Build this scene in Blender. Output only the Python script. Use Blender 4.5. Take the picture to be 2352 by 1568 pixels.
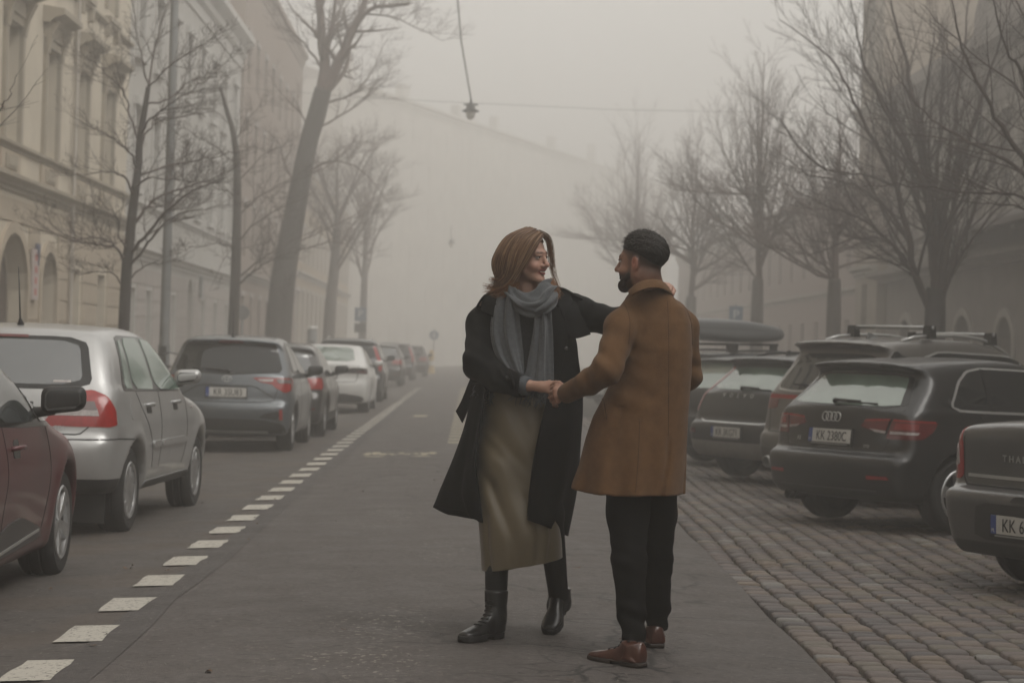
import bpy, bmesh, math, random
import numpy as np
from mathutils import Vector, Matrix, Euler
from mathutils.bvhtree import BVHTree

for o in list(bpy.data.objects):
    bpy.data.objects.remove(o)
SC = bpy.context.scene
COL = SC.collection
R = math.radians

# ------------------------------------------------------------------ camera
CAM_H, FPX, ROLL, PITCH = 1.28, 4900.0, R(1.7), 24 / 4900
cam_d = bpy.data.cameras.new('camera')
cam = bpy.data.objects.new('camera', cam_d)
COL.objects.link(cam)
cam_d.lens = 75.0
cam_d.sensor_width = 36.0
cam_d.clip_end = 2000
cam_d.dof.use_dof = True
cam_d.dof.focus_distance = 9.2
cam_d.dof.aperture_fstop = 5.0
fw = Vector((0, math.cos(PITCH), math.sin(PITCH)))
rt0 = Vector((1, 0, 0))
up0 = rt0.cross(fw)
rt = rt0 * math.cos(ROLL) + up0 * math.sin(ROLL)
up = up0 * math.cos(ROLL) - rt0 * math.sin(ROLL)
m = Matrix((rt, up, -fw)).transposed().to_4x4()
m.translation = Vector((0, 0, CAM_H))
cam.matrix_world = m
SC.camera = cam

# ------------------------------------------------------------------ sky, sun, exposure
world = bpy.data.worlds.new("World")
SC.world = world
world.use_nodes = True
nt = world.node_tree
nt.nodes.clear()
w_out = nt.nodes.new('ShaderNodeOutputWorld')
w_bg = nt.nodes.new('ShaderNodeBackground')
w_sky = nt.nodes.new('ShaderNodeTexSky')
w_sky.sky_type = 'NISHITA'
w_sky.sun_disc = False
w_sky.sun_elevation = R(50)
w_sky.sun_rotation = R(125)
w_sky.air_density = 1.0
w_sky.dust_density = 6.0
w_hsv = nt.nodes.new('ShaderNodeHueSaturation')
w_hsv.inputs['Saturation'].default_value = 0.12
w_mix = nt.nodes.new('ShaderNodeMix')           # the overcast veil evens the clear sky out
w_mix.data_type = 'RGBA'
w_mix.inputs[0].default_value = 0.7
w_mix.inputs[7].default_value = (7.6, 7.35, 6.9, 1)
nt.links.new(w_sky.outputs[0], w_hsv.inputs['Color'])
nt.links.new(w_hsv.outputs[0], w_mix.inputs[6])
nt.links.new(w_mix.outputs[2], w_bg.inputs['Color'])
nt.links.new(w_bg.outputs[0], w_out.inputs['Surface'])
w_bg.inputs['Strength'].default_value = 0.148

sun_d = bpy.data.lights.new('sun', 'SUN')
sun_d.energy = 1.5
sun_d.angle = R(35)
sun_d.color = (1.0, 0.96, 0.9)
sun = bpy.data.objects.new('sun', sun_d)
COL.objects.link(sun)
SUN_AZ, SUN_EL = R(125), R(50)
sun.rotation_euler = Vector((math.sin(SUN_AZ) * math.cos(SUN_EL), math.cos(SUN_AZ) * math.cos(SUN_EL), math.sin(SUN_EL))).to_track_quat('Z', 'Y').to_euler()
sun.location = (0, 0, 60)

SC.view_settings.view_transform = 'Standard'
SC.view_settings.look = 'None'
SC.view_settings.exposure = 0.0
SC.view_settings.gamma = 1.0
SC.view_settings.use_curve_mapping = False
SC.render.engine = 'CYCLES'
SC.cycles.use_denoising = True
SC.cycles.volume_bounces = 4
SC.cycles.max_bounces = 8
SC.cycles.diffuse_bounces = 3
SC.cycles.glossy_bounces = 3
SC.cycles.transmission_bounces = 4
SC.cycles.transparent_max_bounces = 8

# ------------------------------------------------------------------ measuring: photograph (2352 px wide) -> metres
YAW = 0.0199
CR, SR = math.cos(ROLL), math.sin(ROLL)

def gz(x, y):
    """height of the crowned road at a ground point"""
    s = x + YAW * y
    return -0.13 * (1 - math.exp(-(s / 2.2) ** 2))

def lev(px, py):
    u, v = px - 1176, 784 - py
    return u * CR - v * SR, u * SR + v * CR + 24

def P(px, py, Y):
    u, v = lev(px, py)
    return Vector((u / FPX * Y, Y, CAM_H + v / FPX * Y))

def G(px, py):
    u, v = lev(px, py)
    z = 0.0
    for _ in range(12):
        Y = FPX * (CAM_H - z) / (-v)
        z = gz(u / FPX * Y, Y)
    return Vector((u / FPX * Y, Y, z))

def S(px, py, s):
    """the point seen at a pixel on the upright plane at street offset s"""
    u, v = lev(px, py)
    Y = s / (u / FPX + YAW)
    return Vector((u / FPX * Y, Y, CAM_H + v / FPX * Y))

def ST(s, t, z=0.0):
    """street coordinates: s across (right +), t along"""
    return Vector((s - YAW * t, t + YAW * s, z))

# ------------------------------------------------------------------ tagging
def tag(o, label=None, cat=None, group=None, kind=None):
    if label: o['label'] = label
    if cat: o['category'] = cat
    if group: o['group'] = group
    if kind: o['kind'] = kind
    return o

def empty(name, loc=(0, 0, 0), rz=0.0, parent=None):
    o = bpy.data.objects.new(name, None)
    COL.objects.link(o)
    o.location = loc
    o.rotation_euler = (0, 0, rz)
    o.empty_display_size = 0.2
    if parent: o.parent = parent
    return o

def obj(name, me, mat=None, parent=None, smooth=False):
    if isinstance(me, bmesh.types.BMesh):
        bm = me
        me = bpy.data.meshes.new(name)
        bm.to_mesh(me)
        bm.free()
    o = bpy.data.objects.new(name, me)
    COL.objects.link(o)
    if mat is not None:
        for mm in (mat if isinstance(mat, (list, tuple)) else [mat]):
            me.materials.append(mm)
    if smooth:
        me.polygons.foreach_set('use_smooth', np.ones(len(me.polygons), dtype=bool))
    if parent: o.parent = parent
    return o

def copy_tree(o, parent=None):
    c = o.copy()
    COL.objects.link(c)
    if parent: c.parent = parent
    for ch in list(o.children):
        copy_tree(ch, c)
    return c

# ------------------------------------------------------------------ materials
MATS = {}

def node(nt, t, **kw):
    n = nt.nodes.new(t)
    for k, v in kw.items():
        if hasattr(n, k) and not k[0].isupper():
            setattr(n, k, v)
        else:
            n.inputs[k].default_value = v
    return n

def mat(name, col, rough=0.6, metal=0.0, coat=0.0, var=0.0, vscale=8.0, bump=0.0, bscale=60.0, ior=1.5,
        sheen=0.0, col2=None, sss=0.0, spec=0.5, stretch=None, emit=0.0, attr=None, crough=0.08, detail=4.0, vr=(.3, .7)):
    if name in MATS: return MATS[name]
    m = bpy.data.materials.new(name)
    m.use_nodes = True
    nt = m.node_tree
    b = nt.nodes['Principled BSDF']
    b.inputs['Base Color'].default_value = (*col, 1)
    b.inputs['Roughness'].default_value = rough
    b.inputs['Metallic'].default_value = metal
    b.inputs['IOR'].default_value = ior
    b.inputs['Coat Weight'].default_value = coat
    b.inputs['Coat Roughness'].default_value = crough
    b.inputs['Specular IOR Level'].default_value = spec
    b.inputs['Sheen Weight'].default_value = sheen
    b.inputs['Sheen Roughness'].default_value = 0.5
    if sss:
        b.inputs['Subsurface Weight'].default_value = sss
        b.inputs['Subsurface Radius'].default_value = (0.012, 0.005, 0.003)
    tc = nt.nodes.new('ShaderNodeTexCoord')
    vec = tc.outputs['Object']
    if stretch:
        mp = nt.nodes.new('ShaderNodeMapping')
        mp.inputs['Scale'].default_value = stretch
        nt.links.new(vec, mp.inputs['Vector'])
        vec = mp.outputs[0]
    colout = None
    if attr:
        a = nt.nodes.new('ShaderNodeAttribute')
        a.attribute_name = attr
        colout = a.outputs['Color']
        nt.links.new(colout, b.inputs['Base Color'])
    if var or col2:
        n = node(nt, 'ShaderNodeTexNoise', Scale=vscale, Detail=detail, Roughness=0.6)
        nt.links.new(vec, n.inputs['Vector'])
        rp = nt.nodes.new('ShaderNodeMapRange')
        rp.inputs[1].default_value, rp.inputs[2].default_value = vr
        nt.links.new(n.outputs[0], rp.inputs[0])
        mx = nt.nodes.new('ShaderNodeMix')
        mx.data_type = 'RGBA'
        c2 = col2 or tuple(c * (1 - var) for c in col)
        c1 = col if col2 else tuple(min(1, c * (1 + var * 0.6)) for c in col)
        mx.inputs[6].default_value = (*c1, 1)
        mx.inputs[7].default_value = (*c2, 1)
        nt.links.new(rp.outputs[0], mx.inputs[0])
        if colout is not None:
            mu = nt.nodes.new('ShaderNodeMix')
            mu.data_type = 'RGBA'
            mu.blend_type = 'MULTIPLY'
            mu.inputs[0].default_value = 1
            nt.links.new(colout, mu.inputs[6])
            nt.links.new(mx.outputs[2], mu.inputs[7])
            nt.links.new(mu.outputs[2], b.inputs['Base Color'])
        else:
            nt.links.new(mx.outputs[2], b.inputs['Base Color'])
    if bump:
        n2 = node(nt, 'ShaderNodeTexNoise', Scale=bscale, Detail=5.0, Roughness=0.65)
        nt.links.new(vec, n2.inputs['Vector'])
        bp = node(nt, 'ShaderNodeBump', Strength=min(1.0, bump), Distance=0.01)
        nt.links.new(n2.outputs[0], bp.inputs['Height'])
        nt.links.new(bp.outputs[0], b.inputs['Normal'])
    if emit:
        b.inputs['Emission Color'].default_value = (*col, 1)
        b.inputs['Emission Strength'].default_value = emit
    MATS[name] = m
    return m

# ------------------------------------------------------------------ mesh helpers
class MB:
    """collects boxes, tubes, sheets; build() links them as one mesh object"""
    def __init__(self):
        self.v, self.f = [], []

    def add(self, vs, fs):
        b = len(self.v)
        self.v.extend([tuple(p) for p in vs])
        self.f.extend([tuple(b + i for i in q) for q in fs])
        return self

    def box(self, lo, hi, M=None):
        (x0, y0, z0), (x1, y1, z1) = lo, hi
        vs = [(x0, y0, z0), (x1, y0, z0), (x1, y1, z0), (x0, y1, z0), (x0, y0, z1), (x1, y0, z1), (x1, y1, z1), (x0, y1, z1)]
        if M is not None: vs = [M @ Vector(p) for p in vs]
        return self.add(vs, [(0, 3, 2, 1), (4, 5, 6, 7), (0, 1, 5, 4), (1, 2, 6, 5), (2, 3, 7, 6), (3, 0, 4, 7)])

    def tube(self, pts, rad, n=8, caps=True, flat=None):
        pts = [Vector(p) for p in pts]
        if not isinstance(rad, (list, tuple)): rad = [rad] * len(pts)
        T = []
        for i in range(len(pts)):
            a, b = pts[max(0, i - 1)], pts[min(len(pts) - 1, i + 1)]
            d = (b - a)
            T.append(d.normalized() if d.length > 1e-9 else Vector((0, 0, 1)))
        nrm = T[0].orthogonal().normalized()
        if flat is not None:
            nrm = (Vector(flat) - T[0] * Vector(flat).dot(T[0])).normalized()
        vs, fs = [], []
        for i, p in enumerate(pts):
            nrm = nrm - T[i] * nrm.dot(T[i])
            if nrm.length < 1e-6: nrm = T[i].orthogonal()
            nrm.normalize()
            bn = T[i].cross(nrm)
            for k in range(n):
                a = 2 * math.pi * k / n
                vs.append(p + (nrm * math.cos(a) + bn * math.sin(a)) * rad[i])
        for i in range(len(pts) - 1):
            for k in range(n):
                k2 = (k + 1) % n
                fs.append((i * n + k, i * n + k2, (i + 1) * n + k2, (i + 1) * n + k))
        if caps:
            fs.append(tuple(range(n - 1, -1, -1)))
            e = (len(pts) - 1) * n
            fs.append(tuple(range(e, e + n)))
        return self.add(vs, fs)

    def prism(self, poly, axis, a, b):
        """poly in the two other axes, extruded along axis from a to b"""
        n = len(poly)
        def mk(p, w):
            return {0: (w, p[0], p[1]), 1: (p[0], w, p[1]), 2: (p[0], p[1], w)}[axis]
        vs = [mk(p, a) for p in poly] + [mk(p, b) for p in poly]
        fs = [tuple(range(n)), tuple(range(2 * n - 1, n - 1, -1))]
        fs += [(i, i + n, (i + 1) % n + n, (i + 1) % n) for i in range(n)]
        return self.add(vs, fs)

    def lathe(self, prof, n=32, axis=2, c=(0, 0, 0)):
        """prof: (radius, height) pairs"""
        vs, fs = [], []
        for r, hgt in prof:
            for k in range(n):
                a = 2 * math.pi * k / n
                q = (r * math.cos(a), r * math.sin(a), hgt)
                q = {2: q, 0: (q[2], q[0], q[1]), 1: (q[1], q[2], q[0])}[axis]
                vs.append((q[0] + c[0], q[1] + c[1], q[2] + c[2]))
        for i in range(len(prof) - 1):
            for k in range(n):
                k2 = (k + 1) % n
                fs.append((i * n + k, i * n + k2, (i + 1) * n + k2, (i + 1) * n + k))
        return self.add(vs, fs)

    def build(self, name, mat=None, parent=None, smooth=False, fix=True):
        me = bpy.data.meshes.new(name)
        me.from_pydata(self.v, [], self.f)
        if fix:
            bm = bmesh.new()
            bm.from_mesh(me)
            bmesh.ops.recalc_face_normals(bm, faces=bm.faces)
            bm.to_mesh(me)
            bm.free()
        return obj(name, me, mat, parent, smooth)

def shade_auto(o, ang=35):
    """smooth shading with sharp edges by angle"""
    me = o.data
    bm = bmesh.new()
    bm.from_mesh(me)
    for f in bm.faces: f.smooth = True
    for e in bm.edges:
        if len(e.link_faces) == 2 and e.calc_face_angle(0) > R(ang): e.smooth = False
    bm.to_mesh(me)
    bm.free()
    return o

def arr_mesh(name, V, Q):
    """mesh from numpy vertices and quads"""
    me = bpy.data.meshes.new(name)
    V = np.asarray(V, np.float32)
    Q = np.asarray(Q, np.int32)
    k = Q.shape[1]
    me.vertices.add(len(V))
    me.vertices.foreach_set('co', V.ravel())
    me.loops.add(Q.size)
    me.loops.foreach_set('vertex_index', Q.ravel())
    me.polygons.add(len(Q))
    me.polygons.foreach_set('loop_start', np.arange(0, Q.size, k, dtype=np.int32))
    me.polygons.foreach_set('loop_total', np.full(len(Q), k, np.int32))
    me.update(calc_edges=True)
    return me

def catmull(pts, n=8, closed=False):
    P_ = np.asarray(pts, float)
    out = []
    m_ = len(P_)
    rng = range(m_ if closed else m_ - 1)
    for i in rng:
        p0 = P_[(i - 1) % m_] if closed else P_[max(i - 1, 0)]
        p1, p2 = P_[i % m_], P_[(i + 1) % m_]
        p3 = P_[(i + 2) % m_] if closed else P_[min(i + 2, m_ - 1)]
        for k in range(n):
            t = k / n
            out.append(0.5 * ((2 * p1) + (-p0 + p2) * t + (2 * p0 - 5 * p1 + 4 * p2 - p3) * t * t + (-p0 + 3 * p1 - 3 * p2 + p3) * t ** 3))
    if not closed: out.append(P_[-1])
    return np.array(out)

def chaikin(pts, it=2, r=0.25):
    p = np.asarray(pts, float)
    for _ in range(it):
        q = np.roll(p, -1, 0)
        p = np.stack([p * (1 - r) + q * r, p * r + q * (1 - r)], 1).reshape(-1, p.shape[1])
    return p

# ------------------------------------------------------------------ implicit surfaces
def smin(a, b, k):
    h = np.clip(0.5 + 0.5 * (b - a) / k, 0, 1)
    return b + (a - b) * h - k * h * (1 - h)

def smax(a, b, k):
    return -smin(-a, -b, k)

def cone(p, a, b, r1, r2):
    """capsule whose radius runs from r1 at a to r2 at b"""
    a = np.asarray(a, float); b = np.asarray(b, float)
    ba = b - a
    pa = p - a
    h = np.clip(pa @ ba / max(ba @ ba, 1e-12), 0, 1)
    return np.linalg.norm(pa - h[:, None] * ba, axis=1) - (r1 + (r2 - r1) * h)

def ell(p, c, r, M=None):
    q = p - np.asarray(c, float)
    if M is not None: q = q @ M
    r = np.asarray(r, float)
    k0 = np.linalg.norm(q / r, axis=1)
    k1 = np.linalg.norm(q / (r * r), axis=1)
    return k0 * (k0 - 1.0) / np.maximum(k1, 1e-9)

def chain(p, pts, rad, k=0.02):
    d = None
    for i in range(len(pts) - 1):
        c = cone(p, pts[i], pts[i + 1], rad[i], rad[i + 1])
        d = c if d is None else smin(d, c, k)
    return d

def sdf_mesh(name, f, lo, hi, h, lip=1.6, newton=2):
    lo = np.asarray(lo, float); hi = np.asarray(hi, float)
    B = 5
    nb = np.ceil((hi - lo) / (h * B)).astype(int)
    n = nb * B
    bi = np.stack(np.meshgrid(*[np.arange(k) for k in nb], indexing='ij'), -1).reshape(-1, 3)
    cen = lo + (bi + 0.5) * B * h
    fc = f(cen)
    keep = np.abs(fc) < lip * B * h * 0.87
    dims = n + 1
    val = np.repeat(np.repeat(np.repeat(np.where(fc > 0, 1, -1).reshape(nb).astype(np.float32), B, 0), B, 1), B, 2)
    val = np.pad(val, ((0, 1), (0, 1), (0, 1)), mode='edge')
    off = np.stack(np.meshgrid(*[np.arange(B + 1)] * 3, indexing='ij'), -1).reshape(-1, 3)
    idx = (bi[keep][:, None, :] * B + off[None]).reshape(-1, 3)
    flat = np.unique(np.ravel_multi_index(idx.T, dims))
    ijk = np.stack(np.unravel_index(flat, dims), -1)
    vals = np.empty(len(flat), np.float32)
    for s in range(0, len(flat), 200000):
        vals[s:s + 200000] = f(lo + ijk[s:s + 200000] * h)
    val.reshape(-1)[flat] = vals
    neg = val < 0
    c = np.zeros(tuple(n), np.int8)
    for dx in (0, 1):
        for dy in (0, 1):
            for dz in (0, 1):
                c += neg[dx:dx + n[0], dy:dy + n[1], dz:dz + n[2]]
    act = (c > 0) & (c < 8)
    ci = np.argwhere(act)
    cid = np.full(tuple(n), -1, np.int32)
    cid[act] = np.arange(len(ci))
    acc = np.zeros((len(ci), 3)); cnt = np.zeros(len(ci))
    corners = [(a, b, d) for a in (0, 1) for b in (0, 1) for d in (0, 1)]
    for ax in range(3):
        for cr in corners:
            if cr[ax]: continue
            c2 = list(cr); c2[ax] = 1
            p1 = ci + np.array(cr); p2 = ci + np.array(c2)
            v1 = val[p1[:, 0], p1[:, 1], p1[:, 2]]; v2 = val[p2[:, 0], p2[:, 1], p2[:, 2]]
            mk = (v1 < 0) != (v2 < 0)
            t = np.where(mk, v1 / np.where(mk, v1 - v2, 1), 0)
            pt = p1.astype(float); pt[:, ax] += t
            acc[mk] += pt[mk]; cnt[mk] += 1
    V = lo + acc / np.maximum(cnt, 1)[:, None] * h
    quads = []
    for ax in range(3):
        a1, a2 = (ax + 1) % 3, (ax + 2) % 3
        sl1 = [slice(None)] * 3; sl2 = [slice(None)] * 3
        sl1[ax] = slice(0, n[ax]); sl2[ax] = slice(1, n[ax] + 1)
        for a in (a1, a2):
            sl1[a] = slice(1, n[a]); sl2[a] = slice(1, n[a])
        e = neg[tuple(sl1)] != neg[tuple(sl2)]
        ed = np.argwhere(e)
        if len(ed) == 0: continue
        base = ed.copy(); base[:, a1] += 1; base[:, a2] += 1
        q = []
        for (d1, d2) in ((-1, -1), (0, -1), (0, 0), (-1, 0)):
            cc = base.copy(); cc[:, a1] += d1; cc[:, a2] += d2
            q.append(cid[cc[:, 0], cc[:, 1], cc[:, 2]])
        q = np.stack(q, 1)
        inside = neg[base[:, 0], base[:, 1], base[:, 2]]
        q[~inside] = q[~inside][:, ::-1]
        q = q[(q >= 0).all(1)]
        quads.append(q)
    Q = np.concatenate(quads)
    eps = h * 0.25
    for _ in range(newton):
        f0 = f(V)
        g = np.stack([(f(V + d) - f(V - d)) / (2 * eps) for d in np.eye(3) * eps], 1)
        st = g * (f0 / np.maximum((g * g).sum(1), 0.05))[:, None]
        ln = np.linalg.norm(st, axis=1)
        V = V - st * np.minimum(1, 0.6 * h / np.maximum(ln, 1e-9))[:, None]
    return arr_mesh(name, V, Q)
# ------------------------------------------------------------------ ground, road, pavements
def mesh_strip(name, s0, s1, t0, t1, ns, ntt, mat_, zoff, fz=None, parent=None):
    vs, fs = [], []
    ss = np.linspace(s0, s1, ns + 1)
    tt = np.concatenate([np.linspace(t0, min(t1, 60), ntt + 1), np.linspace(60, t1, 8)[1:]]) if t1 > 60 else np.linspace(t0, t1, ntt + 1)
    for t in tt:
        for s in ss:
            p = ST(s, t)
            z = gz(p.x, p.y) + zoff if fz is None else fz
            vs.append((p.x, p.y, z))
    n = ns + 1
    for j in range(len(tt) - 1):
        for i in range(ns):
            fs.append((j * n + i, j * n + i + 1, (j + 1) * n + i + 1, (j + 1) * n + i))
    return MB().add(vs, fs).build(name, mat_, parent, smooth=True)

def asphalt(name, base, tint, flakes=False, cracks=False, patch=False):
    m = bpy.data.materials.new(name)
    m.use_nodes = True
    nt = m.node_tree
    L = nt.links.new
    b = nt.nodes['Principled BSDF']
    tc = nt.nodes.new('ShaderNodeTexCoord')
    V = tc.outputs['Object']
    def noise(sc, det=4, rough=0.6, vec=V):
        n = node(nt, 'ShaderNodeTexNoise', Scale=sc, Detail=det, Roughness=rough)
        L(vec, n.inputs['Vector'])
        return n.outputs[0]
    def rng(x, a, b_, c=0.0, d=1.0):
        n = nt.nodes.new('ShaderNodeMapRange')
        for i, q in enumerate((a, b_, c, d)): n.inputs[1 + i].default_value = q
        L(x, n.inputs[0])
        return n.outputs[0]
    def mixc(fac, A, B_):
        n = nt.nodes.new('ShaderNodeMix')
        n.data_type = 'RGBA'
        if isinstance(fac, float): n.inputs[0].default_value = fac
        else: L(fac, n.inputs[0])
        for sock, c in ((6, A), (7, B_)):
            if isinstance(c, tuple): n.inputs[sock].default_value = (*c, 1)
            else: L(c, n.inputs[sock])
        return n.outputs[2]
    def mul(a, b_):
        n = nt.nodes.new('ShaderNodeMath'); n.operation = 'MULTIPLY'
        for i, q in enumerate((a, b_)):
            if isinstance(q, float): n.inputs[i].default_value = q
            else: L(q, n.inputs[i])
        return n.outputs[0]
    def blob(cx, cy, rx, ry):
        """1 inside a soft ellipse on the ground"""
        mp = nt.nodes.new('ShaderNodeMapping')
        mp.inputs['Location'].default_value = (-cx / rx, -cy / ry, 0)
        mp.inputs['Scale'].default_value = (1 / rx, 1 / ry, 0)
        L(V, mp.inputs['Vector'])
        ln = nt.nodes.new('ShaderNodeVectorMath'); ln.operation = 'LENGTH'
        L(mp.outputs[0], ln.inputs[0])
        return rng(ln.outputs['Value'], 1.0, 0.3)
    big = rng(noise(0.45, 5), 0.3, 0.7)
    mid = rng(noise(3.0, 5), 0.3, 0.7)
    fine = rng(noise(140, 3, 0.7), 0.25, 0.75)
    dark = tuple(c * 0.72 for c in base)
    c = mixc(big, dark, base)
    c = mixc(mul(mid, 0.35), c, tint)
    grain = mixc(fine, tuple(x * 0.55 for x in base), tuple(min(1, x * 1.5) for x in base))
    c = mixc(0.42, c, grain)
    agg = rng(noise(26, 4, 0.8), 0.36, 0.64)
    c = mixc(0.42, c, mixc(agg, tuple(x * 0.45 for x in base), tuple(min(1, x * 1.75) for x in base)))
    stain = rng(noise(0.9, 6, 0.7), 0.50, 0.62)
    c = mixc(mul(stain, 0.22), c, tuple(x * 0.5 for x in base))
    wear = rng(noise(30, 2, 0.5), 0.66, 0.72)            # loose pale grit
    c = mixc(mul(wear, 0.45), c, (0.26, 0.24, 0.215))
    pits = rng(noise(21, 2, 0.5), 0.36, 0.30)
    c = mixc(mul(pits, 0.75), c, tuple(x * 0.28 for x in base))
    pits2 = rng(noise(9, 3, 0.6), 0.38, 0.30)
    c = mixc(mul(pits2, 0.35), c, tuple(x * 0.5 for x in base))
    hgt = fine
    if patch:
        ed = rng(noise(0.8, 3), 0.52, 0.56)
        c = mixc(mul(ed, 0.30), c, (0.10, 0.072, 0.05))
    if flakes:
        mp = nt.nodes.new('ShaderNodeMapping')
        mp.inputs['Scale'].default_value = (0.8, 0.6, 1)
        L(V, mp.inputs['Vector'])
        fl = rng(noise(34, 3, 0.6, mp.outputs[0]), 0.60, 0.65)
        zone = None
        for q in flakes:
            g = blob(*q[:4])
            g = mul(g, q[4])
            if zone is None: zone = g
            else:
                n = nt.nodes.new('ShaderNodeMath'); n.operation = 'MAXIMUM'
                L(zone, n.inputs[0]); L(g, n.inputs[1]); zone = n.outputs[0]
        c = mixc(mul(fl, zone), c, (0.48, 0.44, 0.37))
    if cracks:
        wob = node(nt, 'ShaderNodeTexNoise', Scale=2.2, Detail=4.0)
        L(V, wob.inputs['Vector'])
        ad = nt.nodes.new('ShaderNodeVectorMath'); ad.operation = 'ADD'
        sc = nt.nodes.new('ShaderNodeVectorMath'); sc.operation = 'SCALE'
        sc.inputs['Scale'].default_value = 0.5
        L(wob.outputs['Color'], sc.inputs[0]); L(V, ad.inputs[0]); L(sc.outputs[0], ad.inputs[1])
        tot = None
        for (scale, wid, zones) in cracks:
            vo = node(nt, 'ShaderNodeTexVoronoi', Scale=scale)
            vo.feature = 'DISTANCE_TO_EDGE'
            L(ad.outputs[0], vo.inputs['Vector'])
            line = rng(vo.outputs['Distance'], wid, wid * 0.3)
            brk = rng(noise(1.6, 2), 0.38, 0.5)
            z = None
            for q in zones:
                g = blob(*q)
                if z is None: z = g
                else:
                    n = nt.nodes.new('ShaderNodeMath'); n.operation = 'MAXIMUM'
                    L(z, n.inputs[0]); L(g, n.inputs[1]); z = n.outputs[0]
            line = mul(mul(line, z), brk)
            if tot is None: tot = line
            else:
                n = nt.nodes.new('ShaderNodeMath'); n.operation = 'MAXIMUM'
                L(tot, n.inputs[0]); L(line, n.inputs[1]); tot = n.outputs[0]
        c = mixc(mul(tot, 0.85), c, (0.012, 0.011, 0.010))
        n = nt.nodes.new('ShaderNodeMath'); n.operation = 'SUBTRACT'
        L(hgt, n.inputs[0]); L(tot, n.inputs[1]); hgt = n.outputs[0]
    L(c, b.inputs['Base Color'])
    rr = rng(mid, 0, 1, 0.62, 0.85)
    L(rr, b.inputs['Roughness'])
    bp = node(nt, 'ShaderNodeBump', Strength=0.55, Distance=0.006)
    L(hgt, bp.inputs['Height'])
    L(bp.outputs[0], b.inputs['Normal'])
    return m

ROAD = (0.086, 0.075, 0.069)
a1 = G(880, 1430); a2 = G(800, 1520); a3 = G(960, 1260)
m_road = asphalt('road_asphalt', ROAD, (0.115, 0.098, 0.09),
                 flakes=[(a1.x, a1.y, 0.35, 0.9, 0.55), (a2.x, a2.y, 0.5, 0.7, 0.5), (a3.x + .2, a3.y, 0.35, 1.2, 0.4),
                         (-0.9, 16.5, 0.35, 2.0, 0.3), (0.0, 20.0, 0.6, 4.0, 0.28)],
                 cracks=[(0.9, 0.020, [(0.75, 9.0, 1.9, 2.8), (0.55, 12.5, 1.2, 6.0), (-1.0, 24.0, 1.6, 9.0)]),
                         (3.0, 0.040, [(0.62, 8.8, 1.0, 1.0), (0.55, 11.2, 0.45, 0.9)]), (6.0, 0.06, [(0.60, 9.4, .5, .5)])])
m_park = asphalt('parking_asphalt', (0.075, 0.066, 0.060), (0.11, 0.088, 0.07), patch=True)
m_seam = asphalt('seam_asphalt', (0.072, 0.064, 0.060), (0.085, 0.075, 0.068))
m_groundfar = mat('ground_far', (0.075, 0.068, 0.062), 0.9, var=0.2, vscale=0.3)
m_pave = mat('pavement_slab', (0.17, 0.155, 0.14), 0.85, var=0.25, vscale=2.0, bump=0.3, bscale=40)
m_kerb = mat('kerb_stone', (0.22, 0.205, 0.19), 0.85, var=0.25, vscale=5, bump=0.4, bscale=50)
m_bed = mat('sett_bed', (0.022, 0.019, 0.016), 0.95, var=0.4, vscale=9, bump=1.0, bscale=25, col2=(0.03, 0.029, 0.018))

gnd = MB().add([(-600, -200, -0.32), (600, -200, -0.32), (600, 900, -0.32), (-600, 900, -0.32)], [(0, 1, 2, 3)]).build('ground', m_groundfar)
tag(gnd, kind='structure')
EDGE_X = 1.38                                   # right edge of the asphalt in camera axes
def slabs(name, xs_of_y, ys, mat_, zoff, sub=14):
    vs, fs = [], []
    for y in ys:
        x0, x1 = xs_of_y(y)
        for i in range(sub + 1):
            x = x0 + (x1 - x0) * i / sub
            vs.append((x, y, gz(x, y) + zoff))
    n = sub + 1
    for j in range(len(ys) - 1):
        for i in range(sub):
            fs.append((j * n + i, j * n + i + 1, (j + 1) * n + i + 1, (j + 1) * n + i))
    o = MB().add(vs, fs).build(name, mat_, smooth=True)
    return tag(o, kind='structure')

ys = [0, 4, 7] + list(np.arange(8, 62, 1.0)) + [70, 90, 120, 160, 220]
SEAM = -1.46
random.seed(5)
wob = {y: random.uniform(-0.02, 0.02) for y in ys}
seam_x = lambda y: SEAM - YAW * y + wob[y]
edge_x = lambda y: EDGE_X if y < 47 else EDGE_X - YAW * (y - 47) * 0 
slabs('road', lambda y: (seam_x(y), EDGE_X + wob[y] * 0.6), ys, m_road, 0.0)
slabs('parking_lane', lambda y: (-5.3 - YAW * y, seam_x(y) - 0.0), ys, m_park, -0.006)
slabs('sett_bed', lambda y: (EDGE_X + wob[y] * 0.6, 7.2 - YAW * y), ys, m_bed, -0.042)
slabs('cross_street', lambda y: (-90, 90), [220, 240, 300], m_groundfar, -0.004, 4)

# kerbs and pavements
def kerb_run(name, s_face, s_back, t0, t1, step=1.2):
    root = None
    mb = MB()
    t = t0
    while t < t1:
        e = min(t + step, t1)
        j = random.uniform(-0.006, 0.006)
        a, b_, c, d = ST(s_face + j, t + .005), ST(s_back, t + .005), ST(s_back, e - .005), ST(s_face + j, e - .005)
        z = 0.005 + j
        vs = [(q.x, q.y, zz) for zz in (-0.3, z) for q in (a, b_, c, d)]
        mb.add(vs, [(0, 1, 2, 3), (4, 5, 6, 7), (0, 1, 5, 4), (1, 2, 6, 5), (2, 3, 7, 6), (3, 0, 4, 7)])
        t = e
    o = mb.build(name, m_kerb)
    return tag(o, kind='structure')

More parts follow.
